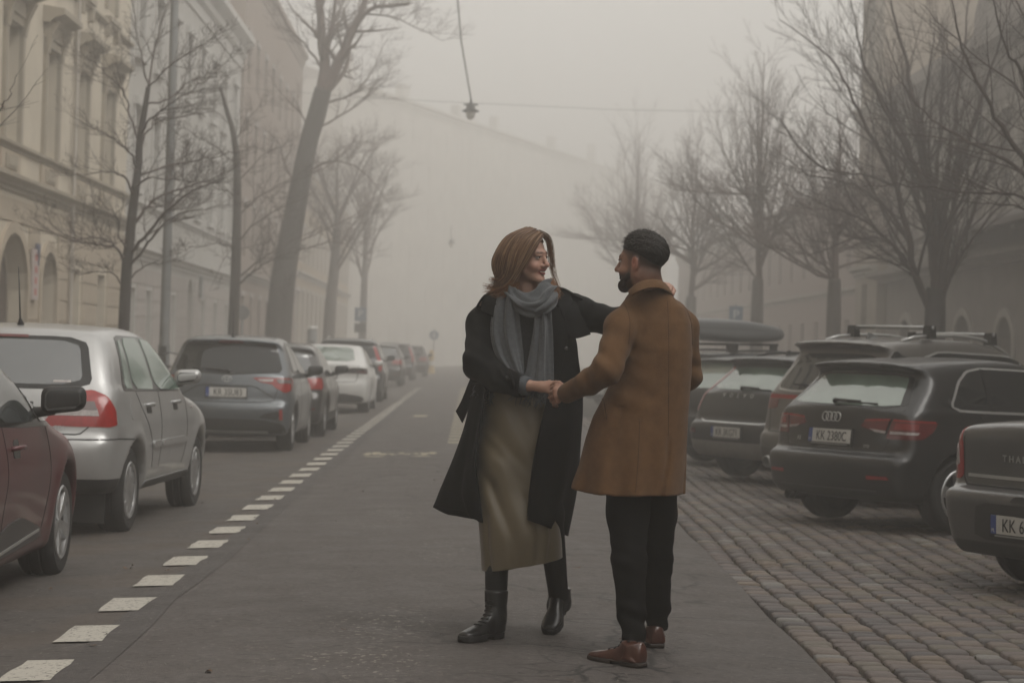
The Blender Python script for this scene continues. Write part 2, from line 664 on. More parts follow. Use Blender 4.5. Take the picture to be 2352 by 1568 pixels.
kerb_run('kerb', -4.75, -4.92, 5, 215)
kerb_run('kerb', 6.75, 6.92, 5, 215)
def pave(name, s0, s1, t0, t1, z):
    q = [ST(s0, t0), ST(s1, t0), ST(s1, t1), ST(s0, t1)]
    mb = MB().add([(p.x, p.y, zz) for zz in (-0.3, z) for p in q], [(4, 5, 6, 7), (0, 1, 5, 4), (1, 2, 6, 5), (2, 3, 7, 6), (3, 0, 4, 7)])
    return tag(mb.build(name, m_pave), kind='structure')
pave('pavement', -8.7, -4.925, 5, 215, 0.0)
pave('pavement', 6.925, 14.5, 5, 215, 0.0)

# painted dashes (each one a piece on the road)
m_line = mat('road_paint', (0.47, 0.445, 0.39), 0.8, vscale=42, bump=0.6, bscale=120, col2=(0.10, 0.09, 0.082), detail=9.0, vr=(.55, .66))
m_line2 = mat('road_paint_cream', (0.46, 0.41, 0.29), 0.8, var=0.3, vscale=20, bump=0.4, bscale=90, col2=(0.22, 0.2, 0.16), detail=8.0)
def dash(s0, s1, t0, t1, m_, parent, skew=0.0, zoff=0.0018, jit=0.010):
    n = 4
    r = random.uniform
    L_, R_ = [], []
    for i in range(n + 1):
        t = t0 + (t1 - t0) * i / n
        L_.append(ST(s0 + r(-jit, jit), t)); R_.append(ST(s1 + r(-jit, jit), t))
    vs = [(p.x, p.y, gz(p.x, p.y) + zoff) for p in L_ + R_]
    fs = [(i, n + 1 + i, n + 2 + i, i + 1) for i in range(n)]
    return MB().add(vs, fs).build('road_marking', m_, parent)

dashes = empty('lane_marking')
tag(dashes, kind='structure')
g0 = G(85, 1532)
s_mid = g0.x + YAW * g0.y
tA = G(120, 1512).y; tB = G(540, 1208).y
pitch_ = (tB - tA) / 6.0
k = 0
print('DASH', s_mid, tA, tB, pitch_)
t = tA - pitch_ * 2
while t < 75:
    w = 0.105
    dash(s_mid + 0.02 - w, s_mid + 0.02 + w, t - pitch_ * 0.5, t, m_line, dashes)
    t += pitch_
g1 = G(1047, 1014)
s2 = g1.x + YAW * g1.y
t = g1.y
while t < 75:
    dash(s2 - .11, s2 + .11, t - .5, t, m_line2, dashes)
    t += 1.1
# worn bicycle symbol and stop line in the lane
sym = empty('worn_symbol'); tag(sym, kind='structure')
c0 = G(915, 1044)
sc_, tc_ = c0.x + YAW * c0.y, c0.y
dash(sc_ - .40, sc_ + .40, tc_ - .42, tc_ - .20, m_line2, sym, jit=.05)
for i in range(9):
    a = sc_ - .42 + .1 * i
    dash(a, a + .07, tc_ + random.uniform(-.05, .25), tc_ + .3 + random.uniform(0, .55), m_line2, sym, jit=.03)
c1 = G(965, 955)
dash(c1.x + YAW * c1.y - .12, c1.x + YAW * c1.y + .12, c1.y - .5, c1.y + .6, m_line2, sym, jit=.05)
# darker seam between parking lane and carriageway
sm_vs, sm_fs = [], []
for i, y in enumerate([q for q in ys if q >= 7 and q < 90]):
    x = seam_x(y)
    r = random.uniform
    sm_vs += [(x - .19 + r(-.012, .012), y, gz(x - .19, y) - 0.002), (x + .008 + r(-.006, .02), y, gz(x, y) + .004)]
    if i: sm_fs.append((2 * i - 2, 2 * i - 1, 2 * i + 1, 2 * i))
tag(MB().add(sm_vs, sm_fs).build('seam_strip', m_seam), kind='structure')

# stone setts of the parking bay, laid in rows along the street
def sett_mesh(w, l, h, rng_, cells=3):
    n = cells
    gl = {3: [0, .14, .86, 1], 2: [0, .5, 1], 1: [0, 1], 4: [0, .1, .5, .9, 1]}[n]
    vs, fs = [], []
    for j in range(n + 1):
        for i in range(n + 1):
            u, v = gl[i], gl[j]
            ex = abs(u - .5) * 2; ey = abs(v - .5) * 2
            z = h - 0.007 * ex ** 6 - 0.007 * ey ** 6 + rng_.uniform(-.0018, .0018)
            sx = 1 - 0.10 * ey ** 4; sy = 1 - 0.10 * ex ** 4
            vs.append(((u - .5) * w * sx + rng_.uniform(-.004, .004), (v - .5) * l * sy + rng_.uniform(-.004, .004), z))
    for j in range(n):
        for i in range(n):
            a = j * (n + 1) + i
            fs.append((a, a + 1, a + n + 2, a + n + 1))
    ring = [i for i in range(n + 1)] + [j * (n + 1) + n for j in range(1, n + 1)] + [n * (n + 1) + i for i in range(n - 1, -1, -1)] + [j * (n + 1) for j in range(n - 1, 0, -1)]
    b = len(vs)
    for r in ring:
        x, y, z = vs[r]
        vs.append((x * 1.04, y * 1.04, z - 0.055))
    m_ = len(ring)
    for i in range(m_):
        fs.append((ring[i], b + i, b + (i + 1) % m_, ring[(i + 1) % m_]))
    return vs, fs

def sett_mat(name, c):
    return mat(name, c, 0.68, var=0.28, vscale=14, bump=0.6, bscale=70, spec=0.45)
SETT_COLS = [((0.138, 0.114, 0.104), 6), ((0.116, 0.101, 0.096), 6), ((0.152, 0.124, 0.106), 3), ((0.165, 0.132, 0.104), 2), ((0.142, 0.124, 0.102), 3), ((0.098, 0.088, 0.086), 3), ((0.19, 0.18, 0.165), 1)]
SETT_M = [sett_mat('sett_stone_%d' % i, c) for i, (c, w) in enumerate(SETT_COLS)]
SETT_PICK = [i for i, (c, w) in enumerate(SETT_COLS) for _ in range(w)]
rs = random.Random(11)
setts = []
row = 0
x = EDGE_X + 0.01
while x < 6.6:
    wrow = rs.uniform(.155, .18)
    y = 7.4 + rs.uniform(0, .1)
    drift = rs.uniform(-.01, .01)
    while y < 47:
        l = rs.choice([.11, .13, .14, .15, .16, .17, .2])
        xx = x + wrow / 2 + drift * math.sin(y * 1.3 + row) + rs.uniform(-.006, .006) + 0.02 * math.sin(y * .8)
        setts.append((xx, y + l / 2, wrow - rs.uniform(.018, .036), l - rs.uniform(.012, .028), rs.choice(SETT_PICK)))
        y += l
    x += wrow
    row += 1
bay = empty('sett_paving'); tag(bay, kind='structure')
def in_view(q):
    u = q[0] / q[1] * FPX
    return abs(u) < 1210
near = sorted([q for q in setts if in_view(q) and q[1] > 8.0], key=lambda q: q[1])[:300]
near_set = set(near)
protos = {}
for i in range(14):
    for ci in range(len(SETT_COLS)):
        vs, fs = sett_mesh(1, 1, 0, random.Random(i * 7 + ci))
    protos[i] = None
def place_sett(q, r_, sink=False):
    xx, yy, w, l, ci = q
    return xx, yy, gz(xx, yy) - 0.002 + r_.uniform(-.005, .003)
meshes = {}
for q in near:
    key = (rs.randrange(10), q[4])
    if key not in meshes:
        vs, fs = sett_mesh(.15, .135, .0, random.Random(hash(key) & 0xffff))
        me = bpy.data.meshes.new('sett')
        me.from_pydata(vs, [], fs)
        me.materials.append(SETT_M[q[4]])
        me.polygons.foreach_set('use_smooth', np.ones(len(me.polygons), bool))
        meshes[key] = me
    o = bpy.data.objects.new('sett', meshes[key])
    COL.objects.link(o)
    o.parent = bay
    o.location = place_sett(q, rs)
    o.scale = (q[2] / .15, q[3] / .135, 1)
    o.rotation_euler = (rs.uniform(-.018, .018), rs.uniform(-.02, .02), rs.uniform(-.05, .05))
far_mb = {i: ([], [], []) for i in range(1)}
vs_all, fs_all, mi = [], [], []
for q in setts:
    if q in near_set: continue
    if not (-1400 < q[0] / q[1] * FPX < 1500) : continue
    vs, fs = sett_mesh(q[2], q[3], 0, rs, 2 if q[1] < 22 else 1)
    px_, py_, pz_ = place_sett(q, rs)
    a = rs.uniform(-.05, .05); t1, t2 = rs.uniform(-.018, .018), rs.uniform(-.018, .018)
    b = len(vs_all)
    for (vx, vy, vz) in vs:
        vs_all.append((px_ + vx - a * vy, py_ + vy + a * vx, pz_ + vz + t1 * vx + t2 * vy))
    fs_all.extend([tuple(b + i for i in f) for f in fs])
    mi.extend([q[4]] * len(fs))
o = MB().add(vs_all, fs_all).build('sett_field', SETT_M, bay, smooth=True, fix=False)
o.data.polygons.foreach_set('material_index', np.array(mi, np.int32))
tag(o, kind='stuff')
# weeds and grit in the joints near the front
m_weed = mat('joint_moss', (0.045, 0.045, 0.022), 0.95, var=0.5, vscale=30, col2=(0.055, 0.043, 0.03))
rw = random.Random(3)
mw = MB()
for q in setts:
    if q[1] > 16 or not in_view(q): continue
    if rw.random() < .5:
        for _ in range(rw.randrange(2, 6)):
            x0 = q[0] + q[2] / 2 + rw.uniform(-.012, .016); y0 = q[1] + rw.uniform(-.5, .5) * q[3]
            z0 = gz(x0, y0) - .022
            w = rw.uniform(.004, .012); h = rw.uniform(.006, .02)
            mw.add([(x0 - w, y0 - w, z0), (x0 + w, y0 - w * .5, z0), (x0 + w * .3, y0 + w, z0), (x0 + rw.uniform(-w, w), y0, z0 + h)], [(0, 1, 3), (1, 2, 3), (2, 0, 3)])
tag(mw.build('joint_moss', m_weed, bay, fix=False), kind='stuff')

# loose grit, pebbles and a few dry leaves lying about
m_grit = mat('grit_stone', (0.20, 0.185, 0.165), 0.8, var=.5, vscale=60, col2=(.07, .063, .056))
m_leaf = mat('dry_leaf', (0.11, 0.065, 0.035), 0.8, var=.4, vscale=30)
rg = random.Random(41)
mg, ml = MB(), MB()
for k in range(900):
    y = 8.2 + 9 * rg.random() ** 1.6; x = rg.uniform(-2.6, 1.35)
    r = rg.uniform(.002, .006) * (2.2 if rg.random() < .03 else 1)
    z = gz(x, y)
    pts = [(x + r * rg.uniform(.7, 1.2) * math.cos(a), y + r * rg.uniform(.7, 1.2) * math.sin(a), z) for a in (0, 1.25, 2.5, 3.8, 5.0)]
    mg.add(pts + [(x + r * .2, y, z + r * 1.1)], [(0, 1, 5), (1, 2, 5), (2, 3, 5), (3, 4, 5), (4, 0, 5)])
for k in range(46):
    y = 8.4 + 14 * rg.random() ** 1.3; x = rg.uniform(-3.2, 4.5); z = gz(x, y) + .004; a = rg.uniform(0, 6.3); L = rg.uniform(.015, .04)
    c_, s_ = math.cos(a), math.sin(a)
    q = [(-1, 0, .2), (-.3, .45, .0), (.5, .35, .1), (1, 0, .35), (.4, -.4, .05), (-.4, -.4, .0), (0, 0, .02)]
    ml.add([(x + L * (u * c_ - v * s_), y + L * (u * s_ + v * c_), z + L * w) for u, v, w in q], [(0, 1, 6), (1, 2, 6), (2, 3, 6), (3, 4, 6), (4, 5, 6), (5, 0, 6)])
tag(mg.build('road_grit', m_grit, None, smooth=True), kind='stuff')
tag(ml.build('dry_leaves', m_leaf, None), kind='stuff')

# ------------------------------------------------------------------ fog: one box of even air round everything
HAZE_D = 0.0098
hz = MB().box((-160, -40, -1.35), (160, 330, 31)).build('haze')
tag(hz, kind='stuff')
mh = bpy.data.materials.new('fog')
mh.use_nodes = True
nt = mh.node_tree
nt.nodes.remove(nt.nodes['Principled BSDF'])
pv = nt.nodes.new('ShaderNodeVolumePrincipled')
pv.inputs['Color'].default_value = (0.965, 0.955, 0.935, 1)
pv.inputs['Density'].default_value = HAZE_D
pv.inputs['Anisotropy'].default_value = 0.7
nt.links.new(pv.outputs[0], nt.nodes['Material Output'].inputs['Volume'])
hz.data.materials.append(mh)
# ------------------------------------------------------------------ buildings
m_frame = mat('window_frame_paint', (0.42, 0.42, 0.41), 0.6, var=0.15)
m_pane = mat('house_window_glass', (0.035, 0.038, 0.04), 0.07, spec=0.6, var=0.3, vscale=0.4)
m_curt = mat('curtain_cloth', (0.35, 0.33, 0.30), 0.9, var=0.2)
m_door = mat('old_door_wood', (0.060, 0.042, 0.036), 0.6, var=0.3, vscale=6)
m_roof = mat('roof_tin', (0.12, 0.10, 0.09), 0.7, var=0.3)

def facade_frame(name, s, t, side, label):
    """an Empty at the foot of a facade: local x along the wall, y into the building"""
    p = ST(s, t)
    rz = math.atan2(1, -YAW) if side < 0 else math.atan2(-1, YAW)
    e = empty(name, (p.x, p.y, 0), rz)
    tag(e, label, 'building')
    return e

def arch_pts(x0, x1, zs, zt, n=10):
    c, r = (x0 + x1) / 2, (x1 - x0) / 2
    return [(c - r * math.cos(math.pi * i / n), zs + (zt - zs) * math.sin(math.pi * i / n)) for i in range(n + 1)]

def wall_mesh(L, H, depth, holes, arches=(), reveal=0.28):
    """front wall with recessed openings, plus the block behind it"""
    xs = sorted(set([0, L] + [q for h in holes for q in (h[0], h[1])]))
    zs = sorted(set([-0.25, H] + [q for h in holes for q in (h[2], h[3])]))
    mb = MB()
    for i in range(len(xs) - 1):
        for j in range(len(zs) - 1):
            cx, cz = (xs[i] + xs[i + 1]) / 2, (zs[j] + zs[j + 1]) / 2
            if any(h[0] < cx < h[1] and h[2] < cz < h[3] for h in holes): continue
            mb.add([(xs[i], 0, zs[j]), (xs[i + 1], 0, zs[j]), (xs[i + 1], 0, zs[j + 1]), (xs[i], 0, zs[j + 1])], [(0, 1, 2, 3)])
    for (a, b, c, d) in [h[:4] for h in holes]:
        r = reveal
        mb.add([(a, 0, c), (a, r, c), (a, r, d), (a, 0, d)], [(0, 1, 2, 3)])
        mb.add([(b, 0, c), (b, r, c), (b, r, d), (b, 0, d)], [(3, 2, 1, 0)])
        mb.add([(a, 0, d), (a, r, d), (b, r, d), (b, 0, d)], [(0, 1, 2, 3)])
        mb.add([(a, 0, c), (a, r, c), (b, r, c), (b, 0, c)], [(3, 2, 1, 0)])
    for (a, b, zsp, zt) in arches:                      # round heads fill the square top of the hole
        ap = arch_pts(a, b, zsp, zt)
        n = len(ap)
        vs = [(x, 0.0, z) for x, z in ap] + [(x, 0.0, zt + .001) for x, z in ap] + [(x, reveal, z) for x, z in ap]
        fs = [(i, i + 1, n + i + 1, n + i) for i in range(n - 1)] + [(i, 2 * n + i, 2 * n + i + 1, i + 1) for i in range(n - 1)]
        mb.add(vs, fs)
    mb.add([(0, 0, -.25), (0, depth, -.25), (0, depth, H), (0, 0, H), (L, 0, -.25), (L, depth, -.25), (L, depth, H), (L, 0, H)],
           [(0, 3, 2, 1), (4, 5, 6, 7), (3, 7, 6, 2)])
    return mb

def win_unit(B, x0, x1, z0, z1, frame=m_frame, pane=m_pane, inset=0.2, cross=0.66, mull=True, curtain=False):
    """a casement as a part, its pane a sub-part"""
    w = 0.06
    f = MB()
    y0, y1 = inset, inset + .06
    f.box((x0, y0, z0), (x0 + w, y1, z1)).box((x1 - w, y0, z0), (x1, y1, z1))
    f.box((x0 + w, y0, z0), (x1 - w, y1, z0 + w)).box((x0 + w, y0, z1 - w), (x1 - w, y1, z1))
    zc = z0 + (z1 - z0) * cross
    f.box((x0 + w, y0 - .015, zc - .05), (x1 - w, y1, zc + .05))
    if mull:
        xc = (x0 + x1) / 2
        f.box((xc - .045, y0 - .01, z0 + w), (xc + .045, y1, zc - .05)).box((xc - .03, y0 - .01, zc + .05), (xc + .03, y1, z1 - w))
    fo = f.build('window', frame, B)
    MB().box((x0 + .01, y1 - .02, z0 + .01), (x1 - .01, y1 - .01, z1 - .01)).build('pane', pane, fo)
    return fo

def cornice(B, L, z0, z1, prof, mat_, name='cornice', x0=0.0):
    """moulding swept along the wall; prof = list of (out, height share)"""
    pts = [(0.02, z0)] + [(-o, z0 + (z1 - z0) * h) for o, h in prof] + [(0.02, z1)]
    mb = MB()
    n = len(pts)
    vs = [(x0, y, z) for y, z in pts] + [(L, y, z) for y, z in pts]
    fs = [(i, i + 1, n + i + 1, n + i) for i in range(n - 1)] + [tuple(range(n)), tuple(range(2 * n - 1, n - 1, -1))]
    return mb.add(vs, fs).build(name, mat_, B)

PROF = [(.05, .0), (.05, .2), (.12, .35), (.12, .55), (.26, .75), (.26, 1.0)]
PROF_S = [(.03, .0), (.03, .3), (.12, .6), (.12, 1.0)]

# --- cream townhouse, left
m_cream = mat('cream_plaster', (0.52, 0.465, 0.375), 0.9, var=0.14, vscale=0.9, bump=0.3, bscale=30)
m_cream2 = mat('tan_plaster', (0.38, 0.32, 0.245), 0.9, var=0.16, vscale=1.2, bump=0.3, bscale=30)
m_creamt = mat('cream_trim', (0.30, 0.262, 0.205), 0.9, var=0.15, vscale=3)
T0 = 24.0
yb = facade_frame('townhouse', -8.7, T0, -1, 'cream townhouse with arched doorways and hooded tall windows on left')
LY, HY = 53.5 - T0, 16.5
wt = [26.2, 29.6, 33.0, 36.5, 40.0, 43.7, 47.1, 50.5]
holes, arches = [], []
for t in wt:
    x = t - T0
    holes.append((x - .62, x + .62, 4.95, 7.15))
    holes.append((x - .6, x + .6, 9.0, 11.2))
    holes.append((x - .55, x + .55, 12.9, 14.6))
gw = []
for t, kind in ((26.2, 'w'), (29.6, 'w'), (33.0, 'w'), (36.5, 'w'), (40.5, 'gate'), (43.95, 'door'), (47.1, 'w'), (50.4, 'w')):
    x = t - T0
    if kind == 'w': holes.append((x - .52, x + .52, 0.95, 2.8)); gw.append((x, kind))
    elif kind == 'gate': holes.append((x - 1.3, x + 1.3, -.25, 3.25)); arches.append((x - 1.3, x + 1.3, 2.2, 3.25)); gw.append((x, kind))
    else: holes.append((x - .78, x + .78, -.25, 3.05)); arches.append((x - .78, x + .78, 2.4, 3.05)); gw.append((x, kind))
wall_mesh(LY, HY, 12, holes, arches, reveal=.32).build('wall', m_cream, yb, fix=False)
# rusticated ground floor: courses of stone standing proud of the wall, stopping at the openings
def courses(B, L, z0, z1, n, hs, mat_, proud=.03, gap=.035, pad=.16):
    mb = MB()
    dz = (z1 - z0) / n
    for i in range(n):
        a, b = z0 + i * dz + gap / 2, z0 + (i + 1) * dz - gap / 2
        cuts = sorted([(h[0] - pad, h[1] + pad) for h in hs if h[2] < b and h[3] + .1 > a])
        x = 0.0
        for c0, c1 in cuts + [(L, L)]:
            if c0 > x + .05:
                nseg = max(1, round((c0 - x) / 1.2))
                for k in range(nseg):
                    xa, xb = x + (c0 - x) * k / nseg, x + (c0 - x) * (k + 1) / nseg
                    mb.box((xa + .004, -proud, a), (xb - .004, .01, b))
            x = max(x, c1)
    o = mb.build('rustication', mat_, B)
    return tag(o, kind='stuff')
ghs = [h for h in holes if h[2] < 2.5]
courses(yb, LY, -.2, 3.9, 9, ghs, m_cream2)
for x, kind in gw:
    if kind == 'w':
        win_unit(yb, x - .52, x + .52, .95, 2.8)
    else:
        w = 1.3 if kind == 'gate' else .78
        zt, zs = (3.25, 2.2) if kind == 'gate' else (3.05, 2.4)
        ap = [(x - w, -.2)] + arch_pts(x - w, x + w, zs, zt) + [(x + w, -.2)]
        d = MB().prism(ap, 1, .36, .42).build('door', m_door, yb)
        p = MB()
        for sx in (-1, 1):
            for (za, zb) in ((.2, 1.0), (1.15, 2.0)):
                p.box((x + sx * w * .5 - w * .33, .335, za), (x + sx * w * .5 + w * .33, .362, zb))
        p.build('door_panel', m_door, d)
        # stone band round the arch
        o_, i_ = [(x - w - .2, -.2)] + arch_pts(x - w - .2, x + w + .2, zs, zt + .22) + [(x + w + .2, -.2)], [(x - w, -.2)] + arch_pts(x - w, x + w, zs, zt) + [(x + w, -.2)]
        n = len(o_)
        vs = [(a, -.07, b) for a, b in o_] + [(a, -.07, b) for a, b in i_] + [(a, .0, b) for a, b in o_] + [(a, .02, b) for a, b in i_]
        fs = [(i, i + 1, n + i + 1, n + i) for i in range(n - 1)] + [(i, 2 * n + i, 2 * n + i + 1, i + 1) for i in range(n - 1)] + [(n + i, n + i + 1, 3 * n + i + 1, 3 * n + i) for i in range(n - 1)]
        MB().add(vs, fs).build('door_surround', m_cream2, yb)
cornice(yb, LY, 4.02, 4.30, PROF, m_creamt)
cornice(yb, LY, 4.78, 4.93, PROF_S, m_creamt, 'sill_course')
cornice(yb, LY, 8.55, 8.68, PROF_S, m_creamt, 'sill_course')
cornice(yb, LY, 15.6, 16.5, PROF, m_creamt)
for t in wt:
    x = t - T0
    win_unit(yb, x - .62, x + .62, 4.95, 7.15, cross=.62)
    win_unit(yb, x - .6, x + .6, 9.0, 11.2, cross=.62)
    win_unit(yb, x - .55, x + .55, 12.9, 14.6, cross=.62)
    for (z0, z1, w, rich) in ((4.95, 7.15, .62, True), (9.0, 11.2, .6, False)):
        s_ = MB()
        for sx in (-1, 1):
            xa = x + sx * w
            s_.box((min(xa, xa + sx * .2), -.08, z0), (max(xa, xa + sx * .2), .0, z1))
        s_.box((x - w - .2, -.08, z1), (x + w + .2, 0, z1 + .16))
        s_.build('window_surround', m_creamt, yb)
        hd = MB()
        zt = z1 + .16
        hd.box((x - w - .22, -.12, zt), (x + w + .22, 0, zt + .28))
        hd.prism([(-.02, zt + .28), (-.14, zt + .28), (-.2, zt + .36), (-.42, zt + .44), (-.42, zt + .56), (-.02, zt + .62)], 0, x - w - .36, x + w + .36) if False else None
        pr = [(.0, zt + .28), (-.16, zt + .28), (-.22, zt + .36), (-.44, zt + .44), (-.44, zt + .55), (.0, zt + .62)]
        hd.add([(x - w - .36, y, z) for y, z in pr] + [(x + w + .36, y, z) for y, z in pr],
               [tuple(range(6)), tuple(range(11, 5, -1))] + [(i, (i + 1) % 6, (i + 1) % 6 + 6, i + 6) for i in range(6)])
        for sx in (-1, 1):
            xc = x + sx * (w + .1)
            cp = [(.0, zt - .35), (-.1, zt - .32), (-.16, zt), (-.3, zt + .3), (0, zt + .3)]
            hd.add([(xc - .1, y, z) for y, z in cp] + [(xc + .1, y, z) for y, z in cp],
                   [tuple(range(5)), tuple(range(9, 4, -1))] + [(i, (i + 1) % 5, (i + 1) % 5 + 5, i + 5) for i in range(5)])
        hd.build('window_hood', m_creamt, yb)
    ap_ = MB().box((x - .85, -.05, 4.34), (x + .85, 0, 4.76))
    ap_.build('apron_panel', m_cream2, yb)
    MB().box((x - .5, -.075, 4.42), (x + .5, -.05, 4.68)).box((x - .38, -.09, 4.47), (x + .38, -.075, 4.63)).build('apron_relief', m_creamt, yb)
    sl = MB().box((x - .75, -.16, 8.7), (x + .75, 0, 8.82))
    for sx in (-1, 1):
        sl.box((x + sx * .6 - .1, -.13, 8.35), (x + sx * .6 + .1, 0, 8.7))
    sl.build('sill', m_creamt, yb)
cornice(yb, LY, HY, HY + .1, PROF, m_roof, 'gutter')

# --- pale grey-blue townhouse
m_pale = mat('pale_plaster', (0.41, 0.40, 0.375), 0.9, var=0.12, vscale=0.8, bump=0.3, bscale=30)
m_palet = mat('pale_trim', (0.46, 0.45, 0.43), 0.9, var=0.1, vscale=2)
m_pale_g = mat('mauve_grey_plaster', (0.335, 0.305, 0.285), 0.9, var=0.14, vscale=1.0)
wb = facade_frame('townhouse', -8.72, 53.52, -1, 'pale grey townhouse with white cornices behind the tall lamp post')
LW, HW = 25.4, 12.6
holes, arches, items = [], [], []
for k in range(8):
    x = 1.6 + 3.1 * k
    holes.append((x - .55, x + .55, 5.2, 7.3)); items.append(('w', x, .55, 5.2, 7.3))
    holes.append((x - .55, x + .55, 8.6, 10.5)); items.append(('w', x, .55, 8.6, 10.5))
for t, kind in ((55.2, 'w'), (58.0, 'w'), (62.8, 'w'), (66.5, 'door'), (69.6, 'w'), (73.0, 'w'), (76.4, 'w')):
    x = t - 53.52
    if kind == 'w': holes.append((x - .45, x + .45, 1.0, 2.65)); items.append(('w', x, .45, 1.0, 2.65))
    else:
        holes.append((x - .65, x + .65, -.25, 3.25)); arches.append((x - .65, x + .65, 2.65, 3.25)); items.append(('door', x, .65, 0, 3.25))
wall_mesh(LW, HW, 12, holes, arches).build('wall', m_pale, wb, fix=False)
courses(wb, LW, -.2, 3.2, 8, [h for h in holes if h[2] < 2], m_pale_g, proud=.025)
for kind, x, w, z0, z1 in items:
    if kind == 'w':
        win_unit(wb, x - w, x + w, z0, z1)
        if z0 > 4:
            MB().box((x - w - .16, -.06, z0), (x - w, 0, z1)).box((x + w, -.06, z0), (x + w + .16, 0, z1)).box((x - w - .22, -.16, z1), (x + w + .22, 0, z1 + .22)).build('window_surround', m_palet, wb)
            MB().box((x - w - .2, -.14, z0 - .13), (x + w + .2, 0, z0 - .005)).build('sill', m_palet, wb)
    else:
        ap = [(x - w, -.2)] + arch_pts(x - w, x + w, 2.65, 3.25) + [(x + w, -.2)]
        MB().prism(ap, 1, .3, .36).build('door', mat('brown_red_door', (0.13, 0.075, 0.06), .6, var=.2), wb)
cornice(wb, LW, 3.4, 3.75, PROF, m_palet)
cornice(wb, LW, 4.75, 4.92, PROF_S, m_palet, 'sill_course')
cornice(wb, LW, 11.4, 12.5, [(.06, 0), (.06, .3), (.2, .4), (.2, .6), (.5, .8), (.5, 1.0)], m_palet)
MB().box((68.6 - 53.52 - .3, -.12, 3.0 - .28), (68.6 - 53.52 + .25, -.05, 3.38)).build('wall_panel', mat('grey_panel', (.16, .17, .17), .5), wb)

# --- brown gable-high house
m_brown = mat('brown_plaster', (0.225, 0.175, 0.145), 0.9, var=0.16, vscale=0.7, bump=0.3)
bb = facade_frame('townhouse', -8.62, 79.0, -1, 'brown tall townhouse beyond the pale grey one, roof edge against sky')
LB, HB = 26.5, 15.6
holes, items = [], []
for k in range(8):
    x = 1.7 + 3.25 * k
    for (z0, z1) in ((1.2, 3.1), (4.6, 6.6), (7.9, 9.8), (11.1, 12.9)):
        holes.append((x - .55, x + .55, z0, z1)); items.append((x, .55, z0, z1))
wall_mesh(LB, HB, 12, holes).build('wall', m_brown, bb, fix=False)
for x, w, z0, z1 in items:
    win_unit(bb, x - w, x + w, z0, z1)
    MB().box((x - w - .15, -.05, z1), (x + w + .15, 0, z1 + .2)).build('window_hood', m_pale_g, bb)
cornice(bb, LB, 3.7, 4.0, PROF, m_pale_g)
cornice(bb, LB, 14.9, 15.6, PROF, m_brown)
MB().box((0, 0, HB), (LB, 10, HB + .3)).build('roof', m_roof, bb)

# --- ochre house further on
m_ochre = mat('ochre_plaster', (0.36, 0.29, 0.21), 0.9, var=0.14, vscale=0.7)
ob = facade_frame('townhouse', -8.7, 105.6, -1, 'ochre townhouse with white window frames fading behind leaning tree')
LO, HO = 46.0, 11.2
holes, items = [], []
for k in range(14):
    x = 1.6 + 3.25 * k
    for (z0, z1) in ((1.1, 4.1), (5.6, 7.4), (8.5, 10.0)):
        holes.append((x - .65, x + .65, z0, z1)); items.append((x, .65, z0, z1))
wall_mesh(LO, HO, 12, holes).build('wall', m_ochre, ob, fix=False)
for x, w, z0, z1 in items:
    win_unit(ob, x - w, x + w, z0, z1)
    MB().box((x - w - .14, -.05, z0 - .1), (x - w, 0, z1 + .14)).box((x + w, -.05, z0 - .1), (x + w + .14, 0, z1 + .14)).box((x - w, -.05, z1), (x + w, 0, z1 + .14)).build('window_surround', m_palet, ob)
cornice(ob, LO, 4.7, 5.0, PROF, m_palet)
cornice(ob, LO, 10.5, 11.2, PROF, m_palet)

# --- the tall block closing the street, where it bends
m_farpane = mat('fog_toned_pane', (0.56, 0.54, 0.505), 0.8)  # panes nearly as pale as the wall: haze put into the colour
m_far = mat('fog_toned_plaster', (0.58, 0.56, 0.52), 0.9, var=0.15, vscale=0.6)  # wall lightened towards the fog tone, extra haze in the colour
def far_block(px, py, ang, L, H, D, label, nx, floors, m_):
    e = empty('apartment_block', (px, py, 0), ang)
    tag(e, label, 'building')
    hs = []
    for k in range(nx):
        x = L * (k + .5) / nx
        for j in range(floors):
            z0 = 1.2 + j * (H - 1.5) / floors
            hs.append((x - .6, x + .6, z0, z0 + 1.9))
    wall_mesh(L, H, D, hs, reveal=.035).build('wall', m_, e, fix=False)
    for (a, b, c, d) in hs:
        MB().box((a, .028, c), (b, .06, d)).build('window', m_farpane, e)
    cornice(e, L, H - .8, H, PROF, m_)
    rf = MB().prism([(.3, H), (D, H), (D * .5, H + 2.0)], 0, 0, L).build('roof', mat('fog_toned_roof', (.36, .34, .32), .8, var=.2), e)  # roof colour lightened so it fades like haze
    rc = random.Random(int(L))
    for k in range(7):
        x = L * (k + rc.uniform(.2, .8)) / 7
        MB().box((x, D * .3, H + .4), (x + rc.uniform(.6, 1.6), D * .3 + .7, H + rc.uniform(2.2, 3.4))).build('chimney', m_, rf)
    return e
p0, p1 = Vector((-12.6, 153, 0)), Vector((17.5, 244, 0))
dv = p1 - p0
far_block(p0.x, p0.y, math.atan2(dv.y, dv.x), dv.length, 20.5, 12, 'tall grey apartment block closing the foggy end of the street', 25, 6, m_far)

